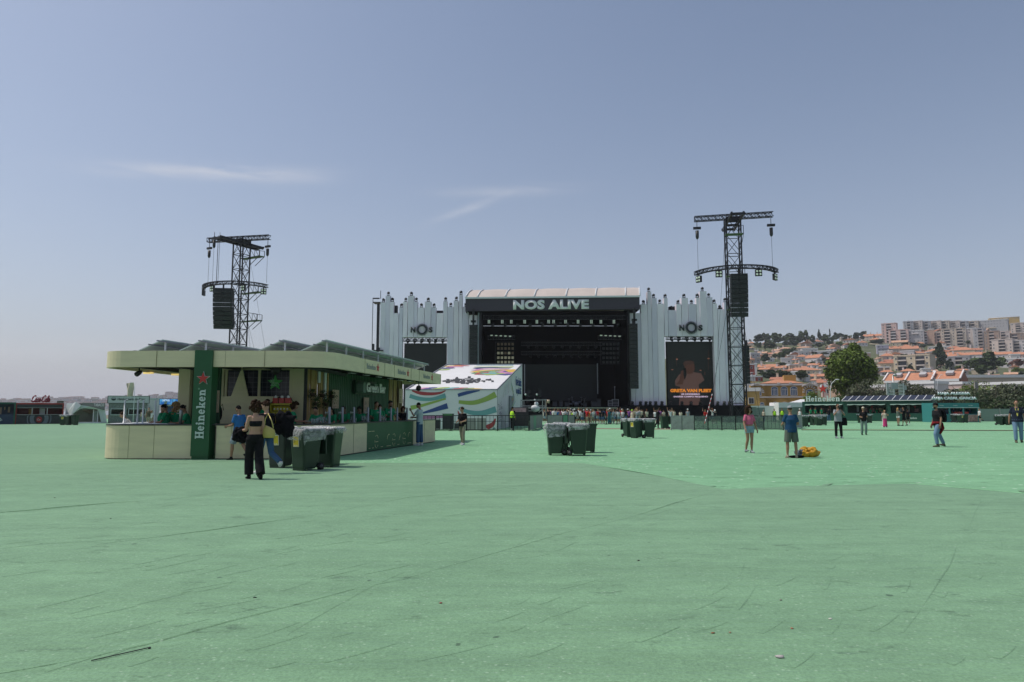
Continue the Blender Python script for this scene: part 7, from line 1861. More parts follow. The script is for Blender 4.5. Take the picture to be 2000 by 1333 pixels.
def bin_proto(col,sticker,liner,seed):
 rnd=random.Random(seed)
 root=thing('wheeled_bin','x','bin')
 g=MB();rings=[rrect(.44,.40,.05,.06,yo=-.04),rrect(.46,.44,.05,.10,yo=-.03),rrect(.485,.52,.055,.35),rrect(.55,.64,.06,.98),rrect(.58,.68,.06,1.0),rrect(.60,.70,.06,1.02),rrect(.60,.70,.06,1.06),rrect(.54,.64,.05,1.06),rrect(.52,.60,.05,.9),rrect(.44,.48,.05,.15)]
 n=len(rings[0]);vs=[v for r_ in rings for v in r_]
 fs=[(i*n+j,i*n+(j+1)%n,(i+1)*n+(j+1)%n,(i+1)*n+j)for i in range(len(rings)-1)for j in range(n)]+[tuple(reversed(range(n))),tuple((len(rings)-1)*n+j for j in range(n))]
 g.add(vs,fs,0,False)
 g.bx(-.2,.2,-.235,-.15,.0,.12);g.bx(-.18,-.02,.20,.30,.12,.34);g.bx(.02,.18,.20,.30,.12,.34)
 for x in(-.14,.14):g.bx(x-.012,x+.012,.30,.335,.35,.98)
 g.build('bin_body',col,root,local=True)
 g=MB();g.bx(-.26,.26,.36,.40,.98,1.02);g.tube((-.24,.42,1.03),(.24,.42,1.03),.016,8);g.bx(-.25,-.22,.34,.43,1.0,1.04);g.bx(.22,.25,.34,.43,1.0,1.04);g.build('handle',col,root,local=True)
 g=MB();g.box((0,.425,.70),(.58,.035,.58),0,0,R(3));g.box((0,.45,.70),(.46,.03,.44),0,0,R(3));g.build('lid',col,root,local=True)
 for s in(-1,1):
  g=MB();g.tube((s*.21,.30,.10),(s*.275,.30,.10),.10,18);wh=g.build('wheel',M['rubber'],root,local=True)
  g=MB();g.tube((s*.276,.30,.10),(s*.282,.30,.10),.055,14);g.build('hub',mat('hub_grey',(.06,.06,.06),.5),wh,local=True)
 g=MB();g.tube((-.2,.30,.10),(.2,.30,.10),.012,6);g.build('axle',M['steel'],root,local=True)
 if sticker:
  for side in(('f',)if sticker==1 else('f','l')):
   g=MB()
   if side=='f':O=(-.02,-.292,.62);U,V=(1,0,0),(0,-.082,1)
   else:O=(-.262,-.05,.62);U,V=(0,-1,0),(-.05,0,1)
   g.prism(rect(-.105,.105,0,.27),O,U,V,.010,1);g.prism(rect(-.095,.095,.01,.26),O,U,V,.013,0)
   for k in range(5):g.prism(rect(-.08,-.08+(.06,.10,.05,.07,.05)[k],.22-k*.028,.228-k*.028),O,U,V,.015,2)
   for k in range(7):g.prism(rect(-.08+k*.024,-.068+k*.024,.022,.034+.01*(k%3)),O,U,V,.015,1)
   g.build('sticker',[M['yellow'],M['white'],M['ink']],root,local=True)
 if liner:
  g=MB();m=44;rows=[]
  base=rrect(.60,.70,.08,0,10);m=len(base)
  drop=[(.07+.16*max(0,noise.noise((math.cos(j*2*PI/m)*1.3+seed*7,math.sin(j*2*PI/m)*1.3,0))+.35))*(2.3 if liner==2 else 1)for j in range(m)]
  prof=[(.86,-.22,0),(.93,-.05,0),(.96,.02,.2),(1.0,.045,.6),(1.05,.02,.8),(1.08,0,.9)]
  for k in range(12):
   row=[]
   for j,(x,y,_)in enumerate(base):
    nz_=noise.noise((x*9+seed,y*9,k*.5));
    if k<6:f,z,_q=prof[k];z=1.06+z;f+=.03*nz_
    else:t=(k-5)/6;f=1.08+.06*nz_+.07*math.sin(t*PI)*(.6+nz_);z=1.06-drop[j]*t
    row.append((x*f,y*f,z+.03*nz_*(1 if k>1 else 0)))
   rows+=row
  g.add(rows,[(k*m+j,k*m+(j+1)%m,(k+1)*m+(j+1)%m,(k+1)*m+j)for k in range(11)for j in range(m)],0,True)
  g.build('liner',LIN,root,local=True)
 return root
PB={}
for key,(c,st,li)in{'g':(BG_,0,1),'gs':(BG_,1,1),'gl':(BG_,1,2),'y':(BG2,1,1),'n':(BG_,0,0),'g2':(BG_,0,2)}.items():PB[key]=[bin_proto(c,st,li,len(PB)+1),False]
KM=kidmap()
def place_bin(key,px,pyb,rz,label,grp):
 P=G(px,pyb);o,used=PB[key]
 c=copy_tree(o,None,KM);c.location=(P.x,P.y,.0);c.rotation_euler=(0,0,R(rz));c['label']=label;c['group']=grp
 return c
g1='bins beside the bar counter'
place_bin('y',549,914,-12,'grey bin with yellow notice, leftmost of the group beside the bar',g1);place_bin('gl',596,919.5,-32,'green bin with a big clear liner hanging over its yellow notice',g1)
place_bin('g',641,913,78,'green bin seen from its side with liner, right of the one with the notice',g1);place_bin('g',616,908,170,'bin at the back of the group beside the bar',g1)
g1='bins standing alone in the middle of the turf'
place_bin('g2',1085,889,-88,'left bin of the nearest middle group, liner bulging to the left',g1);place_bin('g',1130,890,84,'right bin of the nearest middle group',g1);place_bin('g',1097,883,180,'bin hidden behind the left one of the nearest middle group',g1);place_bin('n',1147,884,95,'bin peeping out at the right of the nearest middle group',g1)
g1='bins in the farther middle group'
place_bin('g',1228,854,20,'narrow looking bin at the left of the farther middle group',g1);place_bin('gs',1243,856,-55,'bin with yellow notice in the farther middle group',g1);place_bin('g',1269,856,78,'right bin of the farther middle group',g1)
g1='bins at the covered barriers'
place_bin('n',1298,838,-80,'bin wheeled by the person in black',g1);place_bin('gs',1484,836,10,'bin with yellow notice behind the net covered barrier',g1);place_bin('g',1571,834,-80,'bin touching the end of the covered barriers',g1)
g1='bins before the green drinks stall'
place_bin('g',1588,831,-60,'left bin of the trio before the green drinks stall',g1);place_bin('g2',1597,831.5,10,'middle bin of the trio before the green drinks stall',g1);place_bin('g',1609,831,80,'right bin of the trio before the green drinks stall',g1)
place_bin('g',1681,826.5,-80,'left bin of the pair behind the woman in the beige cap',g1);place_bin('g',1698,826.5,80,'right bin of the pair behind the woman in the beige cap',g1)
g1='bins before the turquoise stall and fence'
place_bin('y',1864,825.6,60,'grey bin left in the group before the turquoise stall',g1);place_bin('gs',1876,826,20,'bin with yellow notice before the turquoise stall',g1);place_bin('n',1885,826,80,'dark bin right in the group before the turquoise stall',g1)
place_bin('gs',1952,830.5,60,'bin with small yellow notice left in the group by the fence',g1);place_bin('g',1963,830.5,30,'middle bin in the group by the fence',g1);place_bin('g',1975,830.5,80,'right bin in the group by the fence',g1)
g1='bins at the far left before the stalls'
place_bin('gs',123,830.8,20,'bin with yellow notice, left of the far left group',g1);place_bin('g',133,830.8,75,'middle bin of the far left group',g1);place_bin('n',146,830.8,80,'right bin of the far left group',g1)
for o,u in PB.values():
 for ch in KM.get(o,[]):
  for c2 in KM.get(ch,[]):bpy.data.objects.remove(c2)
  bpy.data.objects.remove(ch)
 bpy.data.objects.remove(o)
# ---- people
def V3(*a):return Vector(a)
SKIN={'l':mat('skin_light',(.42,.24,.16),.5,0,.05),'m':mat('skin_tan',(.30,.16,.10),.5,0,.05),'d':mat('skin_dark',(.13,.07,.045),.5,0,.05)}
HC={'black':(.008,.007,.007),'brown':(.035,.018,.010),'blonde':(.32,.20,.09),'auburn':(.07,.025,.012),'grey':(.2,.19,.18)}
CC={'black':(.010,.010,.012),'jeans':(.045,.10,.19),'ljeans':(.14,.22,.33),'green':(.014,.22,.10),'blue':(.03,.13,.34),'navyblue':(.015,.055,.12),'pink':(.50,.12,.20),'magenta':(.50,.04,.16),'white':(.60,.60,.60),'grey':(.26,.28,.30),'khaki':(.30,.27,.20),'olive':(.10,.12,.10),'sage':(.16,.22,.20),'hivis':(.45,.75,.05),'orange':(.55,.18,.02),'teal':(.02,.12,.14),'denim':(.22,.33,.40),'navy':(.018,.022,.04),'red':(.40,.02,.02),'camo':(.10,.09,.06),'paleblue':(.36,.44,.46),'cream':(.5,.45,.35),'purple':(.15,.05,.2),'plaid':(.24,.28,.32),'redplaid':(.16,.012,.016)}
def cm(c):return mat('cloth_'+c,CC[c],.85,0,.8 if 'plaid' in c else .5 if c=='camo' else .14,14 if 'plaid' in c or c=='camo' else 5,.25,14,spec=.15)
def hm(c):return mat('hair_'+c,HC[c],.85,0,.35,30,.3,40,spec=.12)
def person(px,pyf,hpx,label,rz=180,skin='m',hair=('short','brown'),top=('tee','white'),bot=('trousers','jeans'),shoes='white',arms=None,legs=None,lean=0,head=(0,0),fem=False,extra=(),vox=.013,group=None,loc=None,H=None,sit=0,fat=1.0):
 """a figure posed joint by joint; rz: 0 shows the back, 180 faces the camera"""
 P=loc if loc is not None else G(px,pyf)
 H=H or hpx/1333*P.y*1.0
 s=H/1.76
 root=thing('person',label,'person',(P.x,P.y,P.z),R(rz),group)
 legs=legs or((4,2),(-4,-6));arms=arms or(((.16,.05,-1),(.1,.25,-1)),((.16,-.02,-1),(.08,.3,-1)))
 J={};pel=V3(0,0,.95)
 for i,sd in enumerate((-1,1)):
  a,b_=R(legs[i][0]),R(legs[i][1]);sp=legs[i][2]if len(legs[i])>2 else .03
  hp_=pel+V3(sd*.092,0,-.03);kn=hp_+.43*V3(sd*sp,math.sin(a),-math.cos(a)).normalized();an=kn+.42*V3(sd*sp*.3,math.sin(b_),-math.cos(b_)).normalized()
  fa=R(legs[i][3]if len(legs[i])>3 else 0)
  J['leg%d'%i]=(hp_,kn,an,fa)
 zmin=min(J['leg0'][2].z-.085*math.cos(J['leg0'][3]),J['leg1'][2].z-.085*math.cos(J['leg1'][3]))
 dz=V3(0,0,-zmin)
 for i in(0,1):h_,k_,a_,f_=J['leg%d'%i];J['leg%d'%i]=(h_+dz,k_+dz,a_+dz,f_)
 pel=pel+dz;L=R(lean);up=V3(0,math.sin(L),math.cos(L));fw=V3(0,math.cos(L),-math.sin(L))
 X=V3(1,0,0);f=fat
 tw=.90 if fem else 1.0
 spine=[pel+V3(0,0,-.07),pel+V3(0,0,.02),pel+up*.15,pel+up*.33,pel+up*.45,pel+up*.50]
 srad=[(.12*f,.09*f),(.168*f,.115*f),((.122 if fem else .142)*f,.10*f),(.160*tw*f,.118*f),(.150*tw,.085),(.07,.06)]
 hc=pel+up*.685+fw*.02;hp_,hy=R(head[0]),R(head[1])
 HM=Matrix.Rotation(hy,3,'Z')@Matrix.Rotation(-hp_,3,'X');hc=pel+up*.57+HM@V3(0,.02,.115)
 AR=[]
 for i,sd in enumerate((-1,1)):
  sh=pel+up*.45+V3(sd*.165*tw,0,0);d1=V3(sd*arms[i][0][0],arms[i][0][1],arms[i][0][2]).normalized();d2=V3(sd*arms[i][1][0],arms[i][1][1],arms[i][1][2]).normalized()
  el=sh+d1*.285;wr_=el+d2*.25;AR.append((sh,el,wr_,d2,sd))
 def S(p):return p*s
 def lo(g,pts,rad,n=10,side=None,**k):g.loft([p*s for p in pts],[(r*s if isinstance(r,(int,float))else(r[0]*s,r[1]*s))for r in rad],n,side,**k)
 g=MB()
 lo(g,spine,srad,14,X);lo(g,[pel+up*.47,pel+up*.56+fw*.01,hc],[.058,.052,.05],10,X)
 g.ball(S(hc),(.074*s,.092*s,.112*s),14,10,0,HM);g.ball(S(hc+HM@V3(0,.022,-.055)),(.054*s,.062*s,.055*s),12,8,0,HM)
 g.ball(S(hc+HM@V3(0,.096,-.012)),(.013*s,.018*s,.024*s),8,6,0,HM)
 for sd in(-1,1):g.ball(S(hc+HM@V3(sd*.074,-.005,-.01)),(.012*s,.02*s,.03*s),8,6,0,HM)
 for i in(0,1):
  h_,k_,a_,fa=J['leg%d'%i];m_=k_.lerp(a_,.35)+V3(0,-.012,0)
  lo(g,[h_+V3(0,0,.05),h_,h_.lerp(k_,.5),k_,m_,k_.lerp(a_,.8),a_+V3(0,0,-.03)],[.075*f,.088*f,.072*f,.054,.055,.038,.036],10)
 for sh,el,wr_,d2,sd in AR:
  lo(g,[sh-V3(sd*.05,0,0),sh,sh.lerp(el,.5),el,el.lerp(wr_,.35),wr_],[.05,.052,.044,.038,.037,.026],10)
 ex=MB()
 for sh,el,wr_,d2,sd in AR:
  nrm=V3(-sd,0,0);nrm=(nrm-d2*nrm.dot(d2));nrm=nrm.normalized()if nrm.length>.1 else V3(0,0,-1);wd=d2.cross(nrm).normalized()
  if wd.y<0 and abs(wd.y)>.3:wd=-wd
  lo(ex,[wr_-d2*.015,wr_+d2*.03,wr_+d2*.085],[(.026,.022),(.036,.018),(.041,.015)],10,wd)
  for k in range(4):
   b0=wr_+d2*.082+wd*(.030-.020*k);L_=(.068,.078,.072,.056)[k];c1=b0+d2*L_*.5+nrm*.006;c2=c1+(d2*.75+nrm*.65)*L_*.5
   lo(ex,[b0,c1,c2],[.0095,.0085,.0065],6)
  b0=wr_+d2*.028+wd*.03;lo(ex,[b0,b0+d2*.028+wd*.022,b0+d2*.058+wd*.028+nrm*.012],[.012,.0105,.008],6)
 sk=SKIN[skin]
 g.build('body',sk,root,local=True,remesh=vox*s,extra=ex)
 if pyf is None or True:
  g=MB()
  for sd in(-1,1):g.ball(S(hc+HM@V3(sd*.03,.083,.012)),(.011*s,.008*s,.007*s),8,5,0,HM)
  g.build('eyes',M['ink'],root,local=True);g=MB();g.ball(S(hc+HM@V3(0,.084,-.052)),(.022*s,.008*s,.006*s),8,5,0,HM);g.build('mouth',mat('lips',(.25,.07,.06),.5,0,0),root,local=True)
 def sleeves(g,k,pad):
  for sh,el,wr_,d2,sd in AR:
   if k<=1:e=sh.lerp(el,k);lo(g,[sh-V3(sd*.06,0,0),sh+V3(0,0,.004),e],[.055+pad,.062+pad,.056+pad],10)
   else:lo(g,[sh-V3(sd*.06,0,0),sh,el,el.lerp(wr_,k-1)],[.05+pad,.062+pad,.048+pad,.036+pad],10)
 kt,ct=top
 if kt!='none':
  g=MB();pad=.014;lo_z={'tee':-.10,'shirt':-.12,'crop':.13,'tank':-.06,'band':.20,'jacket':-.14}[kt]
  if kt=='band':lo(g,[pel+up*.24,pel+up*.31,pel+up*.37],[(.145*tw,.112),(.165*tw,.13),(.168*tw,.122)],14,X)
  else:
   z0=pel+up*lo_z
   lo(g,[z0,z0.lerp(pel+up*.15,.55),pel+up*.17,pel+up*.33,pel+up*.445,pel+up*.49],[((.178 if lo_z<0 else .14)*f+pad,.124*f+pad),(.168*f+pad,.118*f+pad),(.150*f+pad,.110*f+pad),(.166*tw*f+pad,.122*f+pad),(.155*tw+pad,.085+pad),(.085,.072)],16,X)
   if kt!='tank':sleeves(g,.72 if kt!='jacket' else 1.9,.008)
  g.build({'tee':'t_shirt','band':'bandeau_top','tank':'tank_top','jacket':'jacket','shirt':'shirt','crop':'crop_top'}[kt],cm(ct),root,local=True,remesh=vox*s)
 kb,cb=bot;g=MB();ln={'trousers':1.92,'wide':1.95,'shorts':.92,'short':.38,'skirt':1.9,'loose':1.9}[kb]
 w_={'wide':.045,'loose':.022,'shorts':.022,'short':.012}.get(kb,.012)
 wst=pel+up*.07;lo(g,[wst,pel+V3(0,0,.0),pel+V3(0,0,-.10)],[(.158*f+.008,.112*f+.008),(.178*f+.008,.125*f+.008),(.165*f,.115*f)],14,X)
 if kb=='skirt':lo(g,[pel,pel+V3(0,0,-.4),V3(pel.x,pel.y,.10)],[(.175,.13),(.19,.16),(.22,.19)],14,X)
 else:
  for i in(0,1):
   h_,k_,a_,fa=J['leg%d'%i]
   if ln<=1:e=h_.lerp(k_,ln);lo(g,[h_+V3(0,0,.04),h_,e],[.09*f,.098*f+w_*.4,.082*f+w_],12)
   else:e=k_.lerp(a_,ln-1);lo(g,[h_+V3(0,0,.04),h_,h_.lerp(k_,.5),k_,k_.lerp(e,.5),e],[.085*f,.095*f+w_*.3,.08*f+w_*.5,.064+w_*.8,.058+w_,.05+w_*1.1],12)
 g.build({'shorts':'shorts','short':'shorts','skirt':'skirt'}.get(kb,'trousers'),cm(cb),root,local=True,remesh=vox*s)
 for i in(0,1):
  h_,k_,a_,fa=J['leg%d'%i];q=Matrix.Rotation(-fa,3,'X');g=MB()
  pts=[a_+q@V3(0,y,z)for y,z in((-.065,-.045),(-.02,-.035),(.06,-.045),(.13,-.058),(.185,-.062))]
  lo(g,pts,[(.03,.035),(.043,.048),(.045,.038),(.048,.026),(.03,.018)],10,X)
  for k in range(2):lo(g,[a_+q@V3(0,-.07,-.076),a_+q@V3(0,.08,-.076),a_+q@V3(0,.19,-.076)],[(.036,.009),(.046,.009),(.034,.009)],8,X)if k==0 else None
  lo(g,[a_+V3(0,0,.03),a_+V3(0,0,-.04)],[.042,.048],10)
  g.build('shoe',cm(shoes),root,local=True)
 kh,ch=hair;rnd=random.Random(int(px*13));g=MB()
 def hb(x,y,z,r,j=.12):g.ball(S(hc+HM@V3(x,y,z)),(r[0]*s,r[1]*s,r[2]*s)if not isinstance(r,float)else r*s,9,6,0,HM,j)
 if kh!='bald':hb(0,-.016,.030,(.080,.090,.098),.03)
 if kh in('curly','bigcurly','longcurly','bun','messy','wavy'):
  nb_={'curly':90,'bigcurly':170,'longcurly':170,'bun':20,'messy':45,'wavy':70}[kh];rr={'curly':.135,'bigcurly':.135,'longcurly':.12,'bun':.09,'messy':.092,'wavy':.1}[kh]
  for _ in range(nb_):
   a=rnd.uniform(0,2*PI);e=rnd.uniform(-.9 if kh in('curly','bigcurly','longcurly','wavy')else 0.1,1.5);d=V3(math.cos(a)*math.cos(e),math.sin(a)*math.cos(e),math.sin(e))
   if d.y>.35 and d.z<.55:continue
   r_=rr*rnd.uniform(.75,1.1);zz=d.z*r_-(.05 if kh=='bigcurly' and d.z<0 else 0)+.02
   if kh=='longcurly' and d.z<0:zz=-rnd.uniform(0,.30)
   if kh=='wavy' and d.z<0:zz=-rnd.uniform(0,.16)
   hb(d.x*r_,d.y*r_-.015,zz,rnd.uniform(.018,.032)*(1.25 if kh=='bigcurly' else 1))
 if kh in('curly','bigcurly','wavy'):hb(0,-.034,-.01,(.118,.105,.135)if kh!='bigcurly' else(.14,.11,.15),.12)
 if kh=='bun':hb(0,-.10,.06,.045)
 if kh=='long':lo(g,[hc+HM@V3(0,-.05,.06),hc+HM@V3(0,-.085,-.05),hc+HM@V3(0,-.095,-.18),hc+HM@V3(0,-.09,-.28)],[(.07,.05),(.085,.045),(.08,.035),(.05,.02)],10,X)
 if kh=='pony':lo(g,[hc+HM@V3(0,-.09,.05),hc+HM@V3(0,-.14,-.02),hc+HM@V3(0,-.13,-.15)],[.03,.032,.014],8)
 if kh!='bald':g.build('hair',hm(ch),root,local=True)
 for e in extra:
  g=MB()
  if e[0]=='cap':
   hbm=[V3(0,0,z)for z in(.035,.06,.10,.128)]
   lo(g,[hc+HM@(V3(0,-.012,0)+q)for q in hbm],[(.086,.100),(.088,.102),(.07,.082),(.02,.03)],14,X);g.ball(S(hc+HM@V3(0,.10,.045)),(.065*s,.07*s,.01*s),12,5,0,HM);g.build('cap',cm(e[1]),root,local=True)
  elif e[0]=='bucket':
   lo(g,[hc+HM@V3(0,-.01,z)for z in(.02,.045,.05,.10,.125)],[(.125,.14),(.10,.11),(.088,.10),(.08,.09),(.04,.05)],14,X);g.build('hat',cm(e[1]),root,local=True)
  elif e[0]=='glasses':
   for sd in(-1,1):g.ball(S(hc+HM@V3(sd*.032,.09,.012)),(.027*s,.008*s,.02*s),10,5,0,HM)
   g.build('sunglasses',M['ink'],root,local=True)
  elif e[0]=='vest':
   lo(g,[pel+up*-.03,pel+up*.17,pel+up*.33,pel+up*.46],[(.20,.15),(.185,.145),(.192,.148),(.15,.11)],14,X);g.build('safety_vest',cm('hivis'),root,local=True)
  elif e[0]=='beard':g.ball(S(hc+HM@V3(0,.04,-.075)),(.055*s,.055*s,.045*s),10,7,0,HM);g.build('beard',hm(ch),root,local=True)
  elif e[0]=='lanyard':
   g.beam(S(pel+up*.46+fw*.10+X*.05),S(pel+up*.15+fw*.15),.022*s);g.beam(S(pel+up*.46+fw*.10-X*.05),S(pel+up*.15+fw*.15),.022*s);g.build('lanyard',mat('lanyard_yellow',(.5,.45,.1),.6),root,local=True)
  elif e[0]=='phone':
   sh,el,wr_,d2,sd=AR[e[1]];c=wr_+d2*.12;g.box(S(c+V3(0,0,.02)),(.07*s,.14*s,.012*s));g.build('phone',M['letter'],root,local=True)
  elif e[0]=='tied':
   lo(g,[pel+up*.06,pel+up*-.02],[(.195,.15),(.20,.155)],14,X);lo(g,[pel+V3(.0,-.14,.02),pel+V3(.02,-.2,-.2),pel+V3(0,-.10,-.42)],[(.15,.03),(.14,.045),(.05,.03)],10,X);lo(g,[pel+V3(0,.15,.03),pel+V3(.04,.2,-.08)],[(.05,.03),(.07,.03)],8,X);g.build('tied_shirt',cm(e[1]),root,local=True)
 return root,dict(hc=hc*s,pel=pel*s,AR=AR,s=s,up=up,fw=fw,P=P)
def wpos(pr,v):
 r,d=pr;return Vector(r.location)+Matrix.Rotation(r.rotation_euler.z,3,'Z')@(Vector(v)*d['s'])
def crumple(name,label,cat,c,size,m,seed,n=60,parent=None):
 rnd=random.Random(seed);g=MB();c=Vector(c)
 for i in range(n):
  d=V3(rnd.uniform(-1,1),rnd.uniform(-1,1),rnd.uniform(-1,1));d*=.40/max(.6,d.length);p=c+V3(d.x*size[0],d.y*size[1],d.z*size[2]);r=rnd.uniform(.08,.20)
  g.ball(p,(size[0]*r*rnd.uniform(.6,1.6),size[1]*r,size[2]*r*rnd.uniform(.6,1.6)),9,7,0,Matrix.Rotation(rnd.uniform(-1,1),3,'Y'),.15)
 return tag(g.build(name,m,None,remesh=max(size)*.028),label,cat)
NV_=.0085
# --- the near group
hang=((.2,.05,-1),(.1,.2,-1))
w1=person(495,937,150,'woman in black wide trousers and bandeau top seen from behind',rz=36,skin='l',hair=('curly','brown'),top=('band','black'),bot=('wide','black'),shoes='black',legs=((18,-2,-.04),(-10,-28,-.02,-18)),arms=(((.16,.12,-1),(.25,1,-.12)),((.10,-.05,-1),(.0,.12,-1))),fem=True,vox=NV_,head=(8,10))
w2=person(517,926,140,'person in jeans behind the woman in black, black jacket over the back',rz=58,skin='l',hair=('messy','brown'),top=('tee','black'),bot=('trousers','jeans'),shoes='white',legs=((12,6),(-12,-58,.02,-55)),arms=(hang,((.35,.3,-1),(.3,.8,-.3))),vox=NV_,head=(14,18))
m3=person(464,899.5,107,'man in blue polo and plaid shorts walking left past the bar',rz=62,skin='m',hair=('short','black'),top=('tee','blue'),bot=('shorts','plaid'),shoes='black',legs=((20,4,.02),(-14,-38,.02,-28)),arms=(((.1,.25,-1),(.0,1,-.15)),((.25,-.2,-1),(.2,.2,-1))),vox=NV_,head=(15,8))
p=wpos(w1,(-.26,.26,1.0));crumple('jacket','black jacket carried over the left arm of the woman in black','jacket',p,(.34,.26,.34),M['dark2'],3)
p=wpos(w2,(.26,-.20,1.22));crumple('jacket','big black coat slung over the back of the person in jeans','jacket',p+V3(.10,0,-.02),(.44,.30,.64),M['dark2'],4,80)
p=wpos(w1,(.27,-.12,1.06));hb_=thing('handbag','yellow green handbag at the right hip of the woman in black','handbag',tuple(p),R(-12))
g=MB();g.loft([(0,0,-.13),(0,0,-.10),(0,0,.06),(.02,0,.11)],[(.15,.05),(.17,.06),(.155,.05),(.12,.025)],14,(1,0,0));g.build('bag_body',mat('bag_yellow',(.42,.36,.10),.45,0,.1),hb_,local=True)
g=MB();g.loft([(-.12,0,.09),(-.12,.03,.30),(-.07,.06,.42),(.06,0,.26),(.11,0,.09)],[.012]*5,6);g.build('strap',mat('bag_chain',(.5,.42,.15),.35,.4),hb_,local=True)
p=wpos(w2,(-.02,.16,1.2))
person(819,870.5,83,'customer in pale tee and jeans leaning at the far end of the counter',rz=75,skin='m',hair=('short','black'),top=('tee','paleblue'),bot=('loose','jeans'),shoes='white',legs=((3,0),(-3,-4)),arms=(((.05,.7,-.8),(-.1,.5,.8)),((.05,.4,-1),(.0,1,-.05))),vox=NV_,head=(20,0))
person(903,869.5,73,'man in black tee and khaki trousers standing before the striped tent',rz=150,skin='l',hair=('messy','brown'),top=('tee','black'),bot=('trousers','khaki'),shoes='white',legs=((10,-2,.03),(-8,-16,.02,-8)),arms=(((.15,.1,-1),(-.2,1,-.2)),((.15,.1,-1),(-.3,1,-.25))),vox=NV_,head=(12,-18))
person(1465,885,88,'woman in pink knotted shirt and denim shorts with big curly hair',rz=192,skin='m',hair=('bigcurly','brown'),top=('crop','pink'),bot=('short','denim'),shoes='grey',legs=((6,-4,-.06),(0,-22,-.02,-15)),arms=(((.35,.0,-1),(.25,.1,-1)),((.35,.15,-1),(.1,.5,-.9))),fem=True,vox=NV_,head=(-4,14),extra=(('glasses',),))
person(1547,895,100,'man in dark blue tee, grey shorts and cap seen from behind',rz=-4,skin='m',hair=('short','brown'),top=('tee','navyblue'),bot=('shorts','olive'),shoes='khaki',legs=((0,0,.10),(0,0,.10)),arms=(((.35,.1,-1),(-.15,.9,-.1)),((.35,.1,-1),(-.15,.9,-.1))),vox=NV_,extra=(('cap','grey'),),fat=1.12,head=(8,0))
ph=person(1638.5,856.5,66,'photographer in grey tee holding a camera to his face',rz=183,skin='m',hair=('short','brown'),top=('tee','grey'),bot=('trousers','black'),shoes='grey',legs=((0,0,.09),(0,0,.09)),arms=(((.4,.5,-.75),(-.6,.1,.8)),((.4,.5,-.75),(-.6,.1,.8))),vox=.011,fat=1.08)
p=wpos(ph,(0,.16,1.62));c_=thing('photo_camera','black camera held up to the face of the photographer','camera',tuple(p));g=MB();g.bx(-.07,.07,-.03,.03,-.045,.05);g.build('camera_body',M['dark'],c_,local=True);g=MB();g.loft([(0,-.03,0),(0,-.13,0)],[.04,.045],12);g.build('lens',M['dark'],c_,local=True)
p=wpos(ph,(-.34,-.02,.88));b_=thing('shoulder_bag','black shoulder bag at the side of the photographer','bag',tuple(p));g=MB();g.loft([(0,0,-.24),(0,0,-.1),(0,0,.14),(0,0,.2)],[(.15,.07),(.17,.09),(.13,.06),(.08,.03)],12,(1,0,0));g.build('bag_body',M['dark2'],b_,local=True);g=MB();g.tube((-.06,0,.15),(-.12,0,.55),.015,6);g.build('strap',M['dark2'],b_,local=True)
person(1688,850,54,'woman in beige cap, black tee and grey green trousers',rz=165,skin='m',hair=('pony','brown'),top=('tee','black'),bot=('loose','sage'),shoes='black',legs=((12,-14,.02),(-2,-10,.03)),arms=(((.2,.1,-1),(-.2,1,.1)),((.2,.1,-1),(-.1,1,-.05))),fem=True,vox=.011,extra=(('cap','cream'),('glasses',)))
person(1729,835,33,'small woman in magenta trousers near the green stall',rz=170,skin='l',hair=('bun','blonde'),top=('tank','cream'),bot=('skirt','magenta'),shoes='black',fem=True,vox=.02,arms=(((.5,.2,-.8),(-.2,.8,.5)),((.6,.2,-.8),(0,.9,.4))));person(1727,834,31,'person in white half hidden behind the woman in magenta',rz=10,skin='m',hair=('short','black'),top=('tee','white'),bot=('trousers','white'),vox=.02)
person(1755,832,35,'blonde woman in white shorts talking to the man in black',rz=-70,skin='m',hair=('long','blonde'),top=('tank','olive'),bot=('short','white'),shoes='black',fem=True,vox=.02,arms=(((.2,.6,-.7),(0,1,.1)),((.2,.6,-.7),(0,1,.1))));person(1766,832,36,'man in black tee and shorts talking to the blonde woman',rz=60,skin='m',hair=('short','brown'),top=('tee','black'),bot=('shorts','black'),shoes='black',vox=.02,legs=((10,6,.1),(-12,-20,.1)),arms=(((.2,.5,-.8),(-.2,1,.1)),((.2,.5,-.8),(-.2,1,.1))));person(1774,829,30,'dark clothed customer at the third bay of the green stall',rz=5,skin='d',hair=('short','black'),top=('tee','black'),bot=('shorts','black'),vox=.02)
bp=person(1833,873,86,'bearded man in black cap walking left with a rucksack',rz=92,skin='m',hair=('short','black'),top=('tee','black'),bot=('trousers','ljeans'),shoes='brown' if 'brown' in CC else 'camo',legs=((22,-8,.02),(-16,-24,.02,-14)),arms=(((.25,-.05,-1),(.1,.25,-1)),((.15,.0,-1),(.05,.3,-1))),vox=NV_,extra=(('cap','black'),('beard',),('tied','redplaid')),fat=1.08,head=(4,6))
p=wpos(bp,(0,-.24,1.22));rk=thing('rucksack','black rucksack on the back of the bearded man','rucksack',tuple(p),R(92));g=MB();g.loft([(0,0,-.25),(0,-.02,-.2),(0,-.03,.0),(0,0,.22),(0,.03,.27)],[(.12,.08),(.155,.12),(.155,.125),(.12,.09),(.06,.04)],14,(1,0,0));g.build('pack',M['dark2'],rk,local=True)
g=MB()
for sd in(-1,1):g.loft([(sd*.09,.06,.24),(sd*.10,.22,.22),(sd*.11,.33,.05),(sd*.12,.2,-.12)],[(.025,.008)]*4,8,(1,0,0))
g.build('strap',M['dark2'],rk,local=True);g=MB();g.bx(-.05,.05,-.152,-.14,-.10,.06);g.build('patch',M['letter'],rk,local=True)
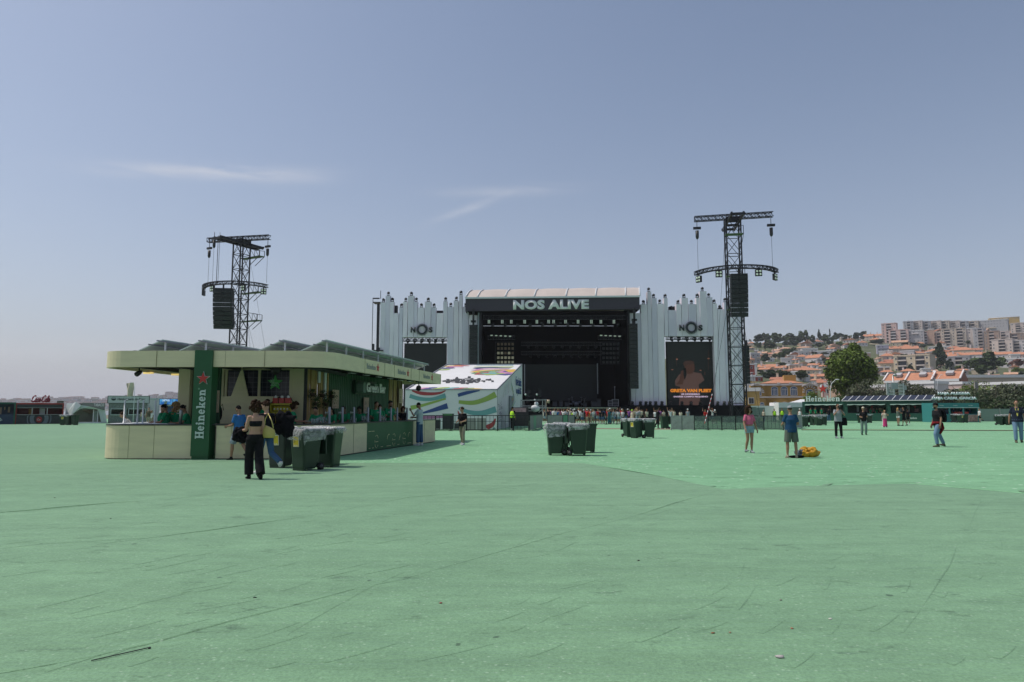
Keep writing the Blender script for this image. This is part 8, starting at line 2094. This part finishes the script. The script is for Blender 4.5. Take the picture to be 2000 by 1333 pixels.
person(1990,865,82,'man in navy polo, jeans and yellow lanyard at the right edge',rz=150,skin='m',hair=('short','brown'),top=('tee','navy'),bot=('trousers','ljeans'),shoes='camo',legs=((-4,-16,.03,-8),(14,0,.02)),arms=(((.25,.05,-1),(.1,.3,-1)),((.3,-.1,-1),(.15,.1,-1))),vox=NV_,extra=(('lanyard',),),fat=1.1)
person(1914,825.5,27,'boy in white top and dark shorts running by the fence',rz=95,skin='l',hair=('short','brown'),top=('tee','white'),bot=('shorts','black'),shoes='black',vox=.022,legs=((18,-5),(-30,-50,.03,-40)))
P=G(1580,893);crumple('backpack','mustard yellow rucksack lying on the turf beside the man in blue','rucksack',(P.x,P.y,.15),(.62,.34,.34),mat('mustard',(.50,.26,.012),.55,0,.1),8,50)
P=G(1561,893);crumple('jacket','grey jacket thrown against the mustard rucksack','jacket',(P.x,P.y,.14),(.24,.24,.26),mat('grey_fleece',(.13,.15,.19),.9,0,.3),9,40);P=G(1556,894.5);g=MB();g.ball((P.x,P.y,.04),(.26,.12,.05),12,6,jit=.1);tag(g.build('folded_cloth',M['dark2']),'flat dark cloth on the turf in front of the grey jacket','cloth')
# --- bar staff and customers (loc given on the floor behind the counter)
work=(((.15,.45,-1),(-.1,1,-.1)),((.15,.45,-1),(-.1,1,-.05)))
def staff(px,Y,pyh,label,rz,hair,**k):
 z=wz(pyh,Y);kw=dict(skin='m',top=('tee','green'),bot=('trousers','black'),arms=work,head=(32,0),vox=.012);kw.update(k)
 person(px,0,0,label,rz=rz,hair=hair,loc=V3(wx(px,Y),Y,0),H=z+.06,group='bar staff in green' if kw['top'][1]=='green' else None,**kw)
staff(258,21.9+1.7,805,'customer in white tee bent over the rounded bar end',115,('short','brown'),top=('tee','white'),lean=24,skin='l')
staff(317,23.7,793.5,'dark bearded barman in green behind the woman with a bun',-75,('short','black'),extra=(('beard',),));staff(325,23.1,793,'barwoman in green with a dark bun pouring at the left',105,('bun','black'),fem=True);staff(343,23.4,791,'barwoman in green with long blond curls seen from behind',10,('longcurly','blonde'),fem=True,head=(0,0));staff(369,23.0,794,'barman in green with a small goatee, just left of the name pillar',120,('messy','black'),lean=10)
staff(516,23.6,782,'barman in green behind the woman in black',-60,('short','brown'));staff(572,23.1,790,'barwoman in green with thick curly hair before the snack rack',-75,('curly','brown'),fem=True,extra=(('phone',1),),head=(20,0));staff(622,23.6,796,'barman in green bent low before the board wall',172,('short','black'),lean=16,fat=1.1)
staff(651,24.4,797,'barwoman in green with long black hair by the first tap',160,('long','black'),fem=True,lean=12);staff(675,25.2,795.5,'barman in green left of the third tap',165,('short','black'),lean=8,skin='d');staff(704,26.6,796.5,'barman in green in the shade under the tan menu board',175,('bun','black'),lean=6,skin='d')
staff(734,28.2,787.5,'tall barman in green looking right in the staff pair',200,('short','brown'),head=(14,20));staff(742,28.8,792,'barwoman in green with sunglasses in the staff pair',190,('pony','black'),fem=True,extra=(('glasses',),));staff(761,29.8,786,'bearded barman in green at the right boards',215,('messy','black'),extra=(('beard',),),head=(18,10));staff(786,31.4,796.5,'dark haired woman in black serving at the right end',200,('wavy','auburn'),top=('tee','black'),fem=True,lean=8)
# --- stewards and passers-by further off
def far(px,pyf,hpx,label,**k):
 kw=dict(vox=.02);kw.update(k);person(px,pyf,hpx,label,**kw)
VV=(('vest',),)
far(1001,840.6,45,'steward in yellow vest behind the left barriers',rz=-30,hair=('short','black'),top=('tee','black'),bot=('trousers','black'),extra=VV,vox=.015)
far(1119,828.4,26,'steward in yellow vest in front of the crowd',rz=-10,hair=('short','black'),top=('tee','black'),bot=('trousers','black'),extra=VV);far(1151,828.6,27,'person in orange shirt walking before the crowd barriers',rz=120,hair=('short','brown'),top=('tee','orange'),bot=('trousers','camo'));far(1155,828.2,26,'person in pale green behind the orange shirt',rz=100,hair=('long','brown'),top=('tee','sage'),bot=('loose','khaki'),fem=True)
far(1190,829,28.5,'person in long teal outfit before the crowd barriers',rz=30,hair=('short','brown'),top=('shirt','teal'),bot=('wide','teal'),shoes='pink',fat=1.1);far(1196,828.6,28,'person in pale blue beside the teal outfit',rz=20,hair=('short','brown'),top=('tee','paleblue'),bot=('trousers','sage'))
far(1235,834,33,'person in pale green cap and top above the farther bins',rz=120,skin='l',hair=('short','brown'),top=('tank','cream'),bot=('trousers','sage'),extra=(('cap','hivis'),));far(1285,837.3,40,'person in black pushing a bin beside the covered barriers',rz=-70,skin='d',hair=('messy','black'),top=('tee','black'),bot=('trousers','black'),shoes='black',arms=(((.1,.5,-.9),(0,1,-.1)),((.1,.5,-.9),(0,1,-.1))),legs=((12,0),(-20,-35,.02,-25)),vox=.015)
far(1513,826,27,'steward in yellow vest behind the barriers, left one',rz=190,hair=('short','black'),top=('tee','black'),extra=VV);far(1528,826,28,'steward in yellow vest behind the barriers, right one',rz=170,hair=('short','black'),top=('tee','black'),extra=VV);far(1563,829,30,'woman in white cap and top behind the end barrier',rz=150,skin='l',hair=('pony','brown'),top=('tank','white'),extra=(('cap','white'),),fem=True);far(1492,825,24,'person in pale shirt by the white cabin',rz=140,hair=('short','grey'),top=('tee','cream'))
far(1619,824,27,'customer in jeans at the first bay of the green stall',rz=0,skin='d',hair=('short','black'),top=('tee','black'),bot=('trousers','jeans'))
for i,(px,Y)in enumerate(((1583,104.5),(1592,104.3),(1604,104),(1700,101),(1712,100.6),(1724,100),(1790,97.6),(1796,97.4),(1848,91.2),(1862,91.3),(1876,91.2),(1893,91.4))):
 person(px,0,0,'stall worker in green inside %s'%['the left part of the first bay','the first bay, second from left','the first bay, near the middle','the middle of the second bay','the second bay right of the middle','the second bay at its right post','the third bay by the bright opening','the third bay behind its worker'][i]if i<8 else 'turquoise stall worker in dark clothes %s'%['in the left window','left in the middle window','right in the middle window','in the right window'][i-8],rz=180,skin='m',hair=('short','black'),top=('tee','green' if i<8 else 'navyblue'),bot=('trousers','black'),loc=V3(wx(px,Y),Y,.25),H=1.7,vox=.03)
far(82,827.2,26,'customer in pale tee at the red drinks stall',rz=5,hair=('short','black'),top=('tee','cream'),bot=('trousers','black'),group=None);far(156,825.2,22,'person in white tee and black shorts under the tobacco canopy',rz=60,hair=('pony','black'),top=('tee','white'),bot=('shorts','black'),fem=True);far(166,825.4,24,'person in pale blue tee at the tobacco counter',rz=10,hair=('short','black'),top=('tee','paleblue'),bot=('shorts','black'));far(201.5,826.8,24,'security guard in yellow vest beside the tobacco stall',rz=180,hair=('short','black'),top=('tee','black'),bot=('trousers','black'),shoes='black',extra=VV)
far(239,825.6,25,'customer in black at the burger stall',rz=0,hair=('short','black'),top=('tee','black'),bot=('trousers','black'));far(277,828,27,'woman in pale top behind the rounded bar end',rz=200,hair=('pony','blonde'),top=('tank','cream'),bot=('loose','sage'),fem=True);far(289.5,832,35,'man in camouflage shirt seen through the bar end',rz=190,skin='l',hair=('short','brown'),top=('tee','camo'),bot=('shorts','khaki'),fat=1.15,arms=(((.5,.3,-.7),(-.2,.8,.6)),hang));far(296,832,30,'person in white beside the man in camouflage',rz=160,hair=('short','grey'),top=('tee','white'),bot=('shorts','khaki'))
# --- the crowd before the stage: every head its own figure
random.seed(77)
def crowd_proto(fem,hk,armsup):
 h0=dict(vox=.028,hair=(hk,'brown'),top=('tee','white'),bot=('shorts','jeans'),loc=V3(0,0,0),H=1.70,rz=0,skin='m',fem=fem)
 if armsup:h0['arms']=(((.5,.5,.6),(-.1,.2,1)),hang)
 return person(5+fem*9,0,0,'x',**h0)[0]
CP=[crowd_proto(f,h,a)for f,h,a in((0,'short',0),(1,'long',0),(1,'pony',0),(0,'messy',1),(0,'short',1),(1,'curly',0))]
ck=kidmap();hn=['short','long','tied back','ruffled','cropped','curly']
finish_remesh()
seen={}
for i in range(86):
 px=1062+3.1*i+random.uniform(-1.4,1.4)if i<74 else random.choice((1296,1301,1309,1316,1321,1329,1343,1348,1372,1377,1392,1396))
 if 1246<px<1290 and i<74 and random.random()<.45:continue
 Y=random.uniform(78,92);k=random.randrange(6);tc=random.choice(('white','white','white','black','black','black','red','pink','cream','cream','blue','grey','navy','purple'));hcx=random.choice(('brown','black','blonde','brown','auburn'))
 o=CP[k];r=o.copy();COL.objects.link(r);r.location=(wx(px,Y),Y,0);r.rotation_euler=(0,0,random.uniform(-.7,.7)+(PI if random.random()<.12 else 0));sc=random.uniform(.93,1.06);r.scale=(sc,sc,sc)
 cap=random.random()<.2
 r['label']='crowd member with %s %s hair, %s %s top%s'%(hn[k],hcx,{'hivis':'a lime','orange':'an orange'}.get(tc,'a '+tc),'' if tc not in('hivis','orange')else '',', white cap' if cap else '');r['label']=r['label'].replace('  ',' ');r['group']='people in the crowd before the stage'
 for ch in ck[o]:
  c=ch.copy();COL.objects.link(c);c.parent=r;n0=ch.name.split('.')[0]
  if len(c.material_slots):
   mm={'t_shirt':cm(tc),'hair':hm(hcx),'shorts':cm(random.choice(('jeans','black','khaki','denim'))),'body':SKIN[random.choice('lmm')]}.get(n0)
   if mm:c.material_slots[0].link='OBJECT';c.material_slots[0].material=mm
 if cap:
  g=MB();hz=1.66;g.loft([(0,0,1.60),(0,0,1.66),(0,0,1.73)],[(.10,.11),(.095,.10),(.04,.05)],10,(1,0,0));g.ball((0,.12,1.62),(.07,.08,.012),8,4);g.build('cap',cm('white'),r,local=True)
for o in CP:
 for ch in ck[o]:bpy.data.objects.remove(ch)
 bpy.data.objects.remove(o)
finish_remesh()
# ---- thin summer haze
g=MB();g.bx(-3450,2750,-60,3450,-1.2,140)
o=g.build('haze',[],local=True);o['kind']='stuff';o.data.materials.clear()
hz=bpy.data.materials.new('haze');hz.use_nodes=True;nt=hz.node_tree;nt.nodes.clear()
ho=nt.nodes.new('ShaderNodeOutputMaterial');hv=nt.nodes.new('ShaderNodeVolumePrincipled')
hv.inputs['Color'].default_value=(.93,.95,1,1);hv.inputs['Density'].default_value=.00016;hv.inputs['Anisotropy'].default_value=.3
nt.links.new(hv.outputs[0],ho.inputs['Volume']);o.data.materials.append(hz)
tag(o,'thin pale summer haze over the whole view','haze')
